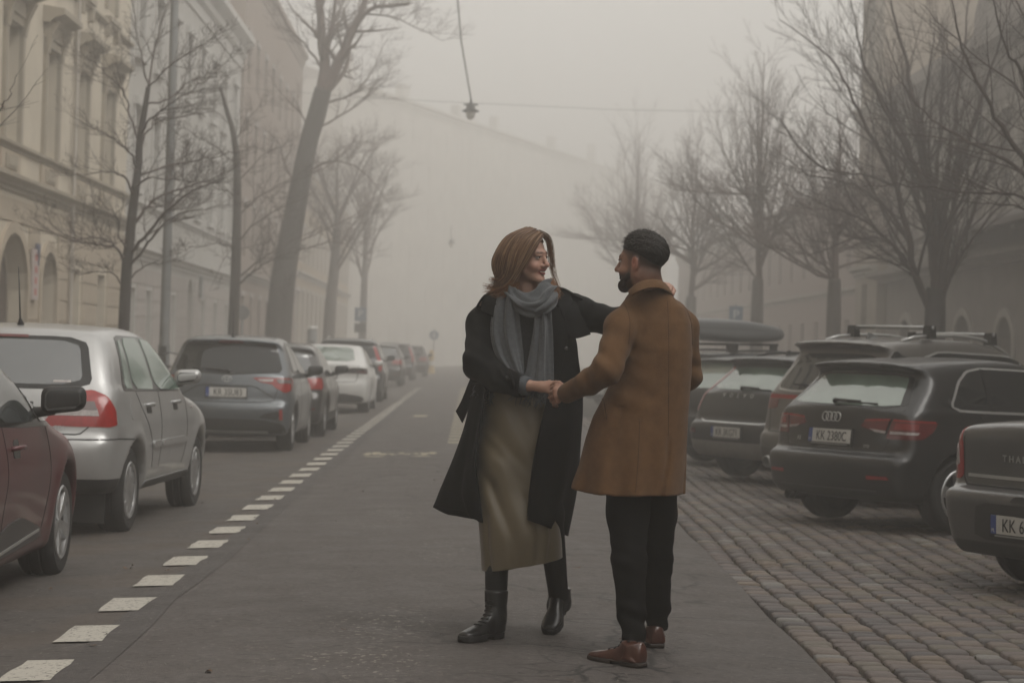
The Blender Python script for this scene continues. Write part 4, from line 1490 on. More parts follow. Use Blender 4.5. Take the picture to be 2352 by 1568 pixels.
p = P(828, 722, 101)
ps = sign_pole('parking_sign', p.x, p.y, p.z + .4, 'blue parking sign with dark plate below, left pavement')
MB().box((-.27, -.07, p.z - .32), (.27, -.05, p.z + .32)).build('sign_plate', m_blue, ps)
t = obj('letter', text_mesh('P', .34, .004), m_white, ps); t.location = (0, -.075, p.z + .04)
MB().box((-.27, -.07, p.z - .85), (.27, -.05, p.z - .42)).build('under_plate', m_dkmetal, ps)
p = P(1690, 722, 63)
ps = sign_pole('parking_sign', p.x, p.y, p.z + .3, 'blue parking sign among the trees right of the man')
MB().box((-.2, -.07, p.z - .24), (.2, -.05, p.z + .24)).build('sign_plate', m_blue, ps)
t = obj('letter', text_mesh('P', .26, .004), m_white, ps); t.location = (0, -.075, p.z)
# ticket pillar
p = P(718, 752, 75)
tk = empty('ticket_pillar', (p.x, p.y, 0))
tag(tk, 'grey ticket pillar with round white cap on left pavement', 'ticket machine')
MB().lathe([(.22, 0), (.22, .1), (.17, .14), (.17, p.z - .1), (.12, p.z - .06), (0, p.z - .06)], 20).build('column', m_steel, tk, smooth=True)
MB().lathe([(0, p.z + .05), (.12, p.z + .04), (.21, p.z), (.2, p.z - .05), (0, p.z - .055)], 20).build('cap', mat('white_enamel', (.75, .74, .70), .35), tk, smooth=True)
MB().box((-.11, -.19, 1.0), (.11, -.165, 1.45)).build('screen_panel', m_dkmetal, tk)
# yellow post far down the lane
g = G(990, 857)
yp = empty('bollard', (g.x, g.y, g.z))
tag(yp, 'yellow striped bollard far down the lane', 'bollard')
MB().lathe([(.26, 0), (.26, .06), (.2, .1), (.17, .5), (.14, 1.25), (.1, 1.32), (0, 1.34)], 18).build('post', mat('bollard_yellow', (.40, .27, .09), .6), yp, smooth=True)
MB().lathe([(.186, .45), (.188, .46), (.168, .7), (.166, .71)], 18).build('band', m_white, yp, smooth=True)
g2 = Vector((g.x, g.y + 3, 0))
ps = sign_pole('direction_sign', g2.x, g2.y, 2.6, 'small blue arrow sign on post above yellow bollard', z0=gz(g2.x, g2.y))
MB().lathe([(0, -.01), (.27, -.01), (.28, 0), (.27, .01), (0, .01)], 20, axis=1, c=(0, -.05, 2.2)).build('sign_disc', m_blue, ps)
MB().prism([(-.04, 2.38), (.04, 2.38), (.04, 2.2), (.13, 2.2), (0, 2.02), (-.13, 2.2), (-.04, 2.2)], 1, -.072, -.066).build('arrow', m_white, ps)

# bicycle on the pavement behind the silver car
def bicycle(loc, rz):
    e = empty('bicycle', loc, rz)
    tag(e, 'dark city bicycle parked on pavement behind the silver car', 'bicycle')
    m_t = mat('bike_tyre', (.02, .02, .02), .8)
    m_f = mat('bike_frame', (.05, .05, .055), .35, coat=.4)
    for x in (0, 1.06):
        w = MB()
        ring = [(x + .33 * math.cos(a), 0, .34 + .33 * math.sin(a)) for a in np.linspace(0, 2 * math.pi, 33)]
        w.tube(ring, .018, 6, caps=False)
        wo = w.build('wheel', m_t, e, smooth=True)
        sp = MB()
        for k in range(18):
            a = 2 * math.pi * k / 18
            sp.tube([(x, .02 * (-1) ** k, .34), (x + .32 * math.cos(a), 0, .34 + .32 * math.sin(a))], .0018, 3)
        sp.build('spokes', m_steel, wo)
    f = MB()
    for a, b, r in (((.42, 0, .3), (.30, 0, .82), .017), ((.42, 0, .3), (.93, 0, .80), .02), ((.33, 0, .70), (.91, 0, .84), .016), ((.42, 0, .3), (0, .05, .34), .011), ((.42, 0, .3), (0, -.05, .34), .011), ((.31, 0, .76), (0, .05, .34), .009), ((.31, 0, .76), (0, -.05, .34), .009), ((.90, 0, .9), (.96, 0, .70), .019), ((.96, .05, .70), (1.06, .05, .34), .011), ((.96, -.05, .70), (1.06, -.05, .34), .011)):
        f.tube([a, b], r, 8)
    f.build('frame', m_f, e, smooth=True)
    MB().tube([(.72, .29, 1.08), (.80, .26, 1.10), (.90, .12, 1.07), (.91, 0, 1.04), (.90, -.12, 1.07), (.80, -.26, 1.10), (.72, -.29, 1.08)], .013, 8).tube([(.90, 0, .9), (.885, 0, 1.05)], .014, 8).build('handlebar', m_f, e, smooth=True)
    for s_ in (-1, 1): MB().tube([(.72, .29 * s_, 1.08), (.60, .30 * s_, 1.065)], .018, 8).build('grip', m_t, e, smooth=True)
    MB().prism([(.13, .86), (.2, .9), (.42, .88), (.45, .86), (.3, .83)], 1, -.06, .06).build('saddle', m_t, e)
    MB().lathe([(0, -.02), (.09, -.015), (.09, .015), (0, .02)], 18, axis=1, c=(.42, -.05, .3)).tube([(.42, -.07, .3), (.42, -.09, .13)], .009, 6).tube([(.42, .05, .3), (.42, .07, .47)], .009, 6).build('crank', m_steel, e)
    MB().box((-.12, -.07, .74), (.26, .07, .755)).build('rack', m_f, e)
    return e
p = P(385, 840, 35.5)
bicycle((p.x - .25, p.y, 0.0), R(62))
# ------------------------------------------------------------------ cars
def paint(name, c, metal=0.0, rough=0.35, coat=0.8, dust=0.25):
    m = mat(name, c, rough, metal=metal, coat=coat, var=dust, vscale=2.5, crough=0.1)
    return m
m_black_pl = mat('black_plastic', (0.016, 0.016, 0.016), 0.55, var=0.25, vscale=12)
m_gloss_bk = mat('gloss_black_trim', (0.008, 0.008, 0.008), 0.2)
m_tyre = mat('tyre_rubber', (0.016, 0.0155, 0.015), 0.85, var=0.4, vscale=10, bump=0.3, bscale=80)
m_alloy = mat('alloy_rim', (0.42, 0.42, 0.42), 0.35, metal=0.75, var=0.25, vscale=15)
m_rimdk = mat('rim_shadow_black', (0.012, 0.012, 0.012), 0.7)
m_chrome = mat('chrome_trim', (0.46, 0.46, 0.45), 0.3, metal=.6)
m_red = mat('tail_lens_red', (0.30, 0.012, 0.010), 0.18, coat=0.6, var=0.25, vscale=25)
m_red_dk = mat('tail_lens_dark', (0.12, 0.008, 0.008), 0.2, coat=0.6, var=0.2, vscale=25)
m_clear = mat('tail_lens_clear', (0.40, 0.36, 0.35), 0.2, coat=0.6, var=0.35, vscale=30)
m_smoke = mat('smoked_lens', (0.03, 0.025, 0.027), 0.15, coat=0.6)
m_plate = mat('plate_white', (0.52, 0.51, 0.48), 0.5, var=0.12, vscale=20)
m_pblue = mat('plate_blue', (0.03, 0.06, 0.22), 0.5)
m_ink = mat('plate_ink', (0.012, 0.012, 0.012), 0.6)
m_seamgap = mat('panel_gap_black', (0.008, 0.008, 0.008), 0.8)
def glass(name, c, spec=1.0, ior=1.9, rough=0.04):
    return mat(name, c, rough, ior=ior, spec=spec, var=0.25, vscale=1.5)
g_dark = glass('car_glass_dark', (0.012, 0.013, 0.013), ior=1.5, spec=.5)
g_mid = glass('car_glass_grey', (0.05, 0.056, 0.057), ior=1.8)
g_pale = glass('car_glass_pale_green', (0.140, 0.190, 0.155), ior=2.0)
g_side = glass('car_glass_side_green', (0.125, 0.185, 0.150), ior=2.0)

def poly_sd_grid(poly, res=0.012, pad=0.6):
    P_ = np.asarray(poly)
    lo = P_.min(0) - pad; hi = P_.max(0) + pad
    n = np.ceil((hi - lo) / res).astype(int) + 1
    Yg, Zg = np.meshgrid(lo[0] + np.arange(n[0]) * res, lo[1] + np.arange(n[1]) * res, indexing='ij')
    p = np.stack([Yg.ravel(), Zg.ravel()], 1)
    d = np.full(len(p), 1e9); ins = np.zeros(len(p), bool)
    for i in range(len(P_)):
        a, b = P_[i], P_[(i + 1) % len(P_)]
        e = b - a; w = p - a
        t = np.clip((w @ e) / max(e @ e, 1e-12), 0, 1)
        q = w - t[:, None] * e
        d = np.minimum(d, (q * q).sum(1))
        c = (a[1] > p[:, 1]) != (b[1] > p[:, 1])
        with np.errstate(divide='ignore', invalid='ignore'):
            xi = (b[0] - a[0]) * (p[:, 1] - a[1]) / (b[1] - a[1]) + a[0]
        ins ^= c & (p[:, 0] < xi)
    d = np.sqrt(d) * np.where(ins, -1, 1)
    g = d.reshape(n)
    def f(y, z):
        fy = np.clip((y - lo[0]) / res, 0, n[0] - 1.001); fz = np.clip((z - lo[1]) / res, 0, n[1] - 1.001)
        i = fy.astype(int); j = fz.astype(int); u = fy - i; v = fz - j
        return (g[i, j] * (1 - u) * (1 - v) + g[i + 1, j] * u * (1 - v) + g[i, j + 1] * (1 - u) * v + g[i + 1, j + 1] * u * v)
    return f

def spl(pts, n=10):
    c = catmull(pts, n)
    x = np.maximum.accumulate(c[:, 0] + np.arange(len(c)) * 1e-9)
    return lambda q: np.interp(q, x, c[:, 1])

class Car:
    def __init__(self, name, label, pos, rz, L, W, prof, belt, roofw, wy, wr, paint_, res=0.03, plan=None, rcrown=.13, fcrown=.28, sec=None, k=.09, group=None, arch=.055, it=2, tuck=0.0, zo=0.0):
        self.zo = zo
        self.e = empty(name, pos, rz)
        tag(self.e, label, 'car', group or ('cars parked along the left kerb' if pos[0] < 0 else 'cars parked at an angle on the setts'))
        self.L, self.W, self.w = L, W, W / 2
        w = W / 2
        side = poly_sd_grid(chaikin(prof, it))
        plan = spl(plan or [(0, .88), (.12, .93), (.35, .975), (.8, 1.0), (L * .55, 1.0), (L * .8, .985), (L * .93, .92), (L, .78)])
        zr = max(p[1] for p in prof)
        sec = spl(sec or [(.1, .9), (.22, .945), (.4, .985), (.58, 1.0), (.72, .995), (belt, .955), (belt + .06, .925), ((belt + zr) / 2 + .02, (.93 + roofw) / 2 + .015), (zr, roofw), (zr + .2, roofw - .1)])
        def Wf(y, z):
            b = w * plan(np.clip(y, 0, L)) * sec(z)
            for yw in wy:
                r = np.hypot(y - yw, z + zo - wr)
                b = b + .016 * np.exp(-((r - wr - arch - .02) / .07) ** 2) * (z < belt)
            if tuck:                                        # body waist drawn in between the wheels
                b = b - tuck * np.exp(-((z - .42) / .16) ** 2) * np.exp(-((y - sum(wy) / 2) / .8) ** 2)
            return b
        def f(p):
            x = np.abs(p[:, 0]); y = p[:, 1]; z = p[:, 2] - zo
            q = np.clip(x / w, 0, 1.2) ** 2
            t = np.clip((y - L * .3) / (L * .4), 0, 1); t = t * t * (3 - 2 * t)
            yy = y - rcrown * q * (1 - t) + fcrown * q * t
            zz = z + .055 * q * np.clip((z - .55) / .4, 0, 1)
            d = side(yy, zz)
            d = smax(d, (x - Wf(y, z)) * .95, k)
            for yw in wy:
                d = smax(d, -np.maximum(np.hypot(y - yw, z + zo - wr) - wr - arch, .5 - x), .012)
            return d
        self.f = f
        me = sdf_mesh('body', f, (-w - .12, -.25, .08), (w + .12, L + .25, zr + .15 + zo), res)
        self.body = obj('body', me, paint_, self.e, smooth=True)
        n = len(me.vertices)
        co = np.empty(n * 3, np.float32); me.vertices.foreach_get('co', co); co = co.reshape(-1, 3)
        self.bvh = BVHTree.FromPolygons([tuple(c) for c in co], [tuple(p.vertices) for p in me.polygons])
        self.wy, self.wr, self.paint = wy, wr, paint_

    def dirs(self, phi):
        a = R(phi)
        return Vector((-math.sin(a), math.cos(a), 0)), Vector((math.cos(a), math.sin(a), 0))

    def hit(self, u, z, phi=0, tilt=0.0, back=4.0):
        d, r = self.dirs(phi)
        o = r * u + Vector((0, self.L / 2, 0)) * (1 if abs(abs(phi) - 90) > 60 else 0) * 0 + Vector((0, 0, z + self.zo)) - d * back
        if abs(phi) < 80:
            pass
        loc, nrm, _, _ = self.bvh.ray_cast(o, d)
        if loc is None:
            loc, nrm, _, _ = self.bvh.find_nearest(o + d * back)
        return loc, nrm

    def panel(self, name, poly, phi, off, m_, parent=None, rnd=1, mirror=False, step=.045, skirt=.02, inset=False, smooth=True, top=False):
        """a shell lying on the body: outline given as seen from behind (phi 0) or from the right (phi 90); top=True: seen from above (x, y)"""
        P_ = chaikin(poly, rnd, .12) if rnd else np.asarray(poly, float)
        bm = bmesh.new()
        vs = [bm.verts.new((p[0], p[1], 0)) for p in P_]
        bm.faces.new(vs)
        lo, hi = P_.min(0), P_.max(0)
        for ax in (0, 1):
            c = lo[ax] + step
            while c < hi[ax] - step * .3:
                no = [0, 0, 0]; no[ax] = 1
                co = [0, 0, 0]; co[ax] = c
                bmesh.ops.bisect_plane(bm, geom=bm.verts[:] + bm.edges[:] + bm.faces[:], plane_co=co, plane_no=no)
                c += step
        nr = {}
        for v in bm.verts:
            if top:
                loc, nrm, _, _ = self.bvh.ray_cast(Vector((v.co.x, v.co.y, 5)), Vector((0, 0, -1)))
                if loc is None: loc, nrm, _, _ = self.bvh.find_nearest(Vector((v.co.x, v.co.y, 1.3)))
            else:
                loc, nrm = self.hit(v.co.x, v.co.y, phi)
            v.co = loc + nrm * off
            nr[v] = nrm
        be = [e for e in bm.edges if len(e.link_faces) == 1]
        low = {}
        for e in be:
            for v in e.verts:
                if v not in low: low[v] = bm.verts.new(v.co - nr[v] * skirt)
        for e in be:
            a, b = e.verts
            try: bm.faces.new((a, b, low[b], low[a]))
            except ValueError: pass
        bmesh.ops.recalc_face_normals(bm, faces=bm.faces)
        for fc in bm.faces: fc.smooth = smooth
        for e in be: e.smooth = False
        o = obj(name, bm, m_, parent or self.e)
        if mirror:
            me = o.data.copy()
            me.transform(Matrix.Scale(-1, 4, (1, 0, 0)))
            me.flip_normals()
            obj(name, me, None, parent if (parent and parent is not None and parent.get('mirror_ok')) else (parent or self.e))
        return o

    def ribbon(self, name, pts, phi, w, off, m_, parent=None, mirror=False, closed=False, smooth=2, skirt=.008, top=False):
        pts = np.asarray(pts, float)
        if smooth: pts = catmull(pts, 4, closed) if len(pts) > 2 else pts
        if closed: pts = np.vstack([pts, pts[:1]])
        # resample
        seg = np.linalg.norm(np.diff(pts, axis=0), axis=1)
        s = np.concatenate([[0], np.cumsum(seg)])
        n = max(2, int(s[-1] / .035) + 1)
        q = np.linspace(0, s[-1], n)
        pts = np.stack([np.interp(q, s, pts[:, i]) for i in (0, 1)], 1)
        t = np.gradient(pts, axis=0); t /= np.maximum(np.linalg.norm(t, axis=1), 1e-9)[:, None]
        nn = np.stack([-t[:, 1], t[:, 0]], 1)
        mb = MB(); vs = []
        for p, k in zip(pts, nn):
            for sgn in (-1, 1):
                a = p + k * sgn * w / 2
                if top:
                    loc, nrm, _, _ = self.bvh.ray_cast(Vector((a[0], a[1], 5)), Vector((0, 0, -1)))
                    if loc is None: loc, nrm, _, _ = self.bvh.find_nearest(Vector((a[0], a[1], 1.3)))
                else:
                    loc, nrm = self.hit(a[0], a[1], phi)
                vs += [loc + nrm * off, loc - nrm * skirt]
        fs = []
        for i in range(n - 1):
            a = 4 * i
            fs += [(a, a + 2, a + 6, a + 4), (a + 1, a, a + 4, a + 5), (a + 2, a + 3, a + 7, a + 6)]
        sides = [vs] + ([[Vector((-v.x, v.y, v.z)) for v in vs]] if mirror else [])
        for v_ in sides:
            MB().add(v_, fs).build(name, m_, parent or self.e)

    def plate(self, text, z, tilt=0.0, x=0.0, tx=0.0, depth=.012, size=(.52, .114), blurred=False, strip=True):
        loc, nrm = self.hit(x, z)
        b = empty('number_plate_mount', (0, 0, 0)) if False else None
        w, h = size
        pl_ = MB().box((-w / 2 - .012, .004, -h / 2 - .022), (w / 2 + .012, depth + .03, h / 2 + .012)).build('number_plate', m_black_pl, self.e)
        pl_.location = (loc.x, loc.y - depth, z + self.zo)
        pl_.rotation_euler = (tilt, 0, 0)
        MB().box((-w / 2, -.001, -h / 2), (w / 2, .006, h / 2)).build('plate_face', m_plate, pl_)
        MB().box((-w / 2, -.003, -h / 2), (-w / 2 + .045, -.0005, h / 2)).build('plate_band', m_pblue, pl_)
        if text:
            t = obj('plate_text', text_mesh(text, .08, .0008, 1.0, .78), m_ink, pl_)
            t.location = (.025 + tx, -.0035, 0)
        t2 = obj('plate_text', text_mesh('PL', .022, .0005, 1, .9), m_plate, pl_); t2.location = (-w / 2 + .0225, -.0045, -.035)
        if strip:
            MB().box((-w / 2 + .03, .001, -h / 2 - .017), (w / 2 - .03, .0035, -h / 2 - .007)).build('plate_strip', mat('strip_grey', (.22, .22, .21), .5), pl_)
        return pl_

    def badge(self, name, me, x, z, m_, phi=0, off=.004, tilt=None):
        loc, nrm = self.hit(x, z, phi)
        o = obj(name, me, m_, self.e)
        zax = Vector((0, 0, 1))
        yax = -nrm
        xax = yax.cross(zax).normalized()
        zax = xax.cross(yax).normalized()
        M = Matrix((xax, yax, zax)).transposed().to_4x4()
        M.translation = loc + nrm * off
        o.matrix_local = M
        return o

    def wheels(self, style, width=.2, rimfrac=.68, inset=.035, only=None):
        key = (style, width, rimfrac, self.wr)
        if key not in Car.cache:
            r = self.wr; rr = r * rimfrac; hw = width / 2
            t = MB().lathe([(rr, -hw), (rr + .012, -hw - .004), (r - .035, -hw - .006), (r - .012, -hw + .012), (r - .002, -hw + .035), (r, -hw + .06), (r - .006, -hw + .065), (r - .006, -hw + .075), (r, -hw + .08), (r, hw - .08), (r - .006, hw - .075), (r - .006, hw - .065), (r, hw - .06), (r - .002, hw - .035), (r - .012, hw - .012), (r - .035, hw + .006), (rr + .012, hw + .004), (rr, hw), (rr - .01, hw - .02), (rr - .02, -hw + .03), (rr, -hw)], 40, axis=0)
            to = t.build('tmp', None)
            ring = MB().lathe([(rr - .002, hw - .004), (rr - .012, hw + .006), (rr - .03, hw - .002), (rr - .034, hw - .03), (rr - .02, hw - .05)], 40, axis=0)
            ring.lathe([(0, hw - .012), (r * .11, hw - .012), (r * .13, hw - .02), (r * .13, hw - .06), (0, hw - .06)], 20, axis=0)
            n, kind = style
            for k in range(n):
                a = 2 * math.pi * k / n
                def blade(a0, wi, wo, xi, xo):
                    vs = []
                    for rad, wd, xx in ((r * .1, wi, xi), (rr * .55, (wi + wo) / 2, (xi + xo) / 2 + .004), (rr - .018, wo, xo)):
                        for sgn in (-1, 1):
                            for dx in (0, -.03):
                                c = Vector((0, math.cos(a0), math.sin(a0))); s_ = Vector((0, -math.sin(a0), math.cos(a0)))
                                vs.append(c * rad + s_ * sgn * wd * (1 if dx == 0 else 1.25) + Vector((xx + dx, 0, 0)))
                    fs = []
                    for i in range(2):
                        b = 4 * i
                        fs += [(b, b + 2, b + 6, b + 4), (b + 1, b, b + 4, b + 5), (b + 2, b + 3, b + 7, b + 6)]
                    ring.add(vs, fs)
                if kind == 'fin': blade(a, .022, .034, hw - .012, hw - .008)
                elif kind == 'split':
                    blade(a - .13, .02, .022, hw - .014, hw - .002); blade(a + .13, .02, .022, hw - .014, hw - .002)
                else: blade(a, .035, .028, hw - .012, hw - .002)
            ro = ring.build('tmp', None)
            dk = MB().lathe([(rr - .02, hw - .055), (0, hw - .06)], 32, axis=0).lathe([(rr - .02, -hw + .04), (0, -hw + .04)], 32, axis=0)
            do = dk.build('tmp', None)
            for o_ in (to, ro):
                shade_auto(o_, 40)
            to.data.materials.append(m_tyre); ro.data.materials.append(m_alloy); do.data.materials.append(m_rimdk)
            Car.cache[key] = (to.data, ro.data, do.data)
            for o_ in (to, ro, do): bpy.data.objects.remove(o_)
        tm, rm, dm = Car.cache[key]
        for yw in self.wy:
            for sg in (1, -1):
                o = obj('wheel', tm, None, self.e)
                o.location = (sg * (self.w - width / 2 - inset), yw, self.wr)
                o.rotation_euler = (random.uniform(0, 6), 0, 0 if sg > 0 else math.pi)
                ch = bpy.data.objects.new('rim', rm); COL.objects.link(ch); ch.parent = o
                ch = bpy.data.objects.new('hub_backing', dm); COL.objects.link(ch); ch.parent = o

    def mirrors(self, y, z, m_, size=(.2, .1, .14), arm=True, sides=(1, -1), drop=0.0):
        key = ('mir', size)
        if key not in Car.cache:
            a, b, c = size
            def f(p):
                t = np.clip(p[:, 0] / a + .5, 0, 1)
                q = np.abs(p - np.stack([0 * t, 0 * t, .02 * t], 1)) - np.stack([a / 2 - .052 + 0 * t, b / 2 - .045 + 0 * t, (c / 2) * (1 - .16 * t) - .052], 1)
                d = np.linalg.norm(np.maximum(q, 0), axis=1) + np.minimum(q.max(1), 0) - .05
                d = d + .35 * np.clip(p[:, 1], 0, 1) * (np.abs(p[:, 2]) * 2 + np.abs(p[:, 0]))
                return d
            Car.cache[key] = sdf_mesh('mirror', f, (-a, -b, -c), (a, b, c), .017)
        me0 = Car.cache[key]
        a, b, c = size
        for sg in sides:
            loc, _ = self.hit(y, z - .03, 90)
            me = me0.copy()
            if sg < 0: me.transform(Matrix.Scale(-1, 4, (1, 0, 0))); me.flip_normals()
            o = obj('wing_mirror', me, m_, self.e, smooth=True)
            o.location = (sg * (loc.x + a / 2 + .045), y - .02, z + drop + self.zo)
            o.rotation_euler = (0, 0, sg * .12)
            MB().prism([(sg * x_, z_) for x_, z_ in ((-a / 2 + .025, -c / 2 + .05), (-a / 2 + .045, -c / 2 + .028), (a / 2 - .06, -c / 2 + .045), (a / 2 - .03, -c / 2 + .075), (a / 2 - .028, c / 2 - .05), (a / 2 - .05, c / 2 - .025), (-a / 2 + .05, c / 2 - .022), (-a / 2 + .028, c / 2 - .045))], 1, -b / 2 - .0015, -b / 2 + .02).build('mirror_glass', glass('mirror_glass', (.02, .022, .022), ior=1.7), o)
            MB().tube([(-sg * (a / 2 + .10), .06, -c * .42), (-sg * (a / 2 + .02), .03, -c * .40), (-sg * a * .2, .0, -c * .32)], [.035, .03, .025], 8).build('mirror_arm', m_black_pl, o, smooth=True)

    def wiper(self, pivot, tip, m_=None):
        p0, n0 = self.hit(*pivot); p1, n1 = self.hit(*tip)
        mb = MB()
        mb.tube([p0 + n0 * .005, p0 + n0 * .035], .022, 10)
        mid = p0.lerp(p1, .62)
        mb.tube([p0 + n0 * .03, mid + n0 * .03], [.016, .010], 6).tube([p0.lerp(p1, .3) + n0 * .014, p1 + n1 * .014], [.008, .006], 6)
        mb.build('wiper', m_ or m_black_pl, self.e)

    def fin_antenna(self, y, x=0.0, m_=None):
        loc, n = self.bvh.ray_cast(Vector((x, y, 5)), Vector((0, 0, -1)))[:2]
        mb = MB()
        prof = [(0, -.01), (.0, .012), (.02, .055), (.05, .058), (.10, .03), (.16, .008), (.17, -.01)]
        n_ = len(prof)
        vs = [(-.018 + .012 * (p[1] > .02), p[0], p[1]) for p in prof] + [(.018 - .012 * (p[1] > .02), p[0], p[1]) for p in prof]
        fs = [tuple(range(n_)), tuple(range(2 * n_ - 1, n_ - 1, -1))] + [(i, i + 1, n_ + i + 1, n_ + i) for i in range(n_ - 1)]
        o = mb.add(vs, fs).build('roof_antenna', m_ or m_black_pl, self.e)
        o.location = loc

    def rod_antenna(self, y, h, x=0.0, lean=.25):
        loc = self.bvh.ray_cast(Vector((x, y, 5)), Vector((0, 0, -1)))[0]
        MB().tube([loc, loc + Vector((0, -.01, .03)), loc + Vector((0, -.02, .05)), loc + Vector((0, -h * lean, h))], [.028, .016, .007, .003], 8).build('roof_antenna', m_black_pl, self.e, smooth=True)

    def text(self, s, x, z, size, m_=None, spacing=1.0, phi=0, name='badge_text'):
        return self.badge(name, text_mesh(s, size, .002, spacing), x, z, m_ or m_chrome, phi, .004)

    def lower(self, z, m_, name='lower_bumper', y0=-9, y1=9):
        """the unpainted band below height z becomes a part of its own"""
        z = z + self.zo
        bm = bmesh.new(); bm.from_mesh(self.body.data)
        bmesh.ops.bisect_plane(bm, geom=bm.verts[:] + bm.edges[:] + bm.faces[:], plane_co=(0, 0, z), plane_no=(0, 0, 1))
        b2 = bm.copy()
        low = lambda f: f.calc_center_median().z < z and y0 < f.calc_center_median().y < y1
        bmesh.ops.delete(bm, geom=[f for f in bm.faces if low(f)], context='FACES')
        bmesh.ops.delete(b2, geom=[f for f in b2.faces if not low(f)], context='FACES')
        bm.to_mesh(self.body.data); bm.free()
        o = obj(name, b2, m_, self.e, smooth=True)
        self.body.data.polygons.foreach_set('use_smooth', np.ones(len(self.body.data.polygons), bool))
        return o

    def seams_common(self, rear_gate=None, doors=(), z0=.32, hood=True, fuel=None):
        if rear_gate: self.ribbon('panel_gap', rear_gate, 0, .009, .0016, m_seamgap, smooth=0)
        for d in doors: self.ribbon('panel_gap', d, 90, .009, .0016, m_seamgap, mirror=True)
    def handle(self, y, z, m_, sides=True, L=.2):
        loc, n = self.hit(y, z, 90)
        z = z + self.zo
        for sg in ((1, -1) if sides else (1,)):
            MB().tube([(sg * loc.x - sg * .005, y - L / 2, z), (sg * (loc.x + .03), y - L / 2 + .03, z + .004), (sg * (loc.x + .034), y, z + .008), (sg * (loc.x + .03), y + L / 2 - .03, z + .004), (sg * loc.x - sg * .005, y + L / 2, z)], [.013, .014, .014, .014, .013], 8).build('door_handle', m_, self.e, smooth=True)
Car.cache = {}

def mirr(poly): return [(-u, z) for u, z in reversed(poly)]

# hatchback outline helper: everything in metres from the rear bumper
def hatch_profile(L, H, bump_z=.60, belt_rear=.98, win_in=.16, roof_in=.50, spoil=.08, nose=.62, hood_z=.92, ws_base=None, ws_top=None, clear=.19, lip=.05):
    wb = ws_base or L * .70
    wt = ws_top or L * .475
    return [(.16, clear), (.04, clear + .08), (.0, .44), (-.01, bump_z - .06), (.015, bump_z), (lip + .01, bump_z + .035), (lip + .02, .80), (win_in - .03, belt_rear - .02), (win_in, belt_rear + .015),
            (roof_in - .05, H - .17), (roof_in - .02 - spoil * .3, H - .115), (roof_in - spoil, H - .085), (roof_in - spoil + .01, H - .055), (roof_in + .25, H - .02), (roof_in + .7, H - .001), (roof_in + 1.1, H - .003), (wt - .15, H - .04), (wt, H - .085),
            (wb - .08, hood_z + .10), (wb + .06, hood_z + .045), (L * .82, hood_z - .03), (L * .92, hood_z - .10), (L * .965, nose + .08), (L - .02, nose - .06), (L, .42), (L - .05, clear + .06), (L - .2, clear), (L * .5, clear - .02)]

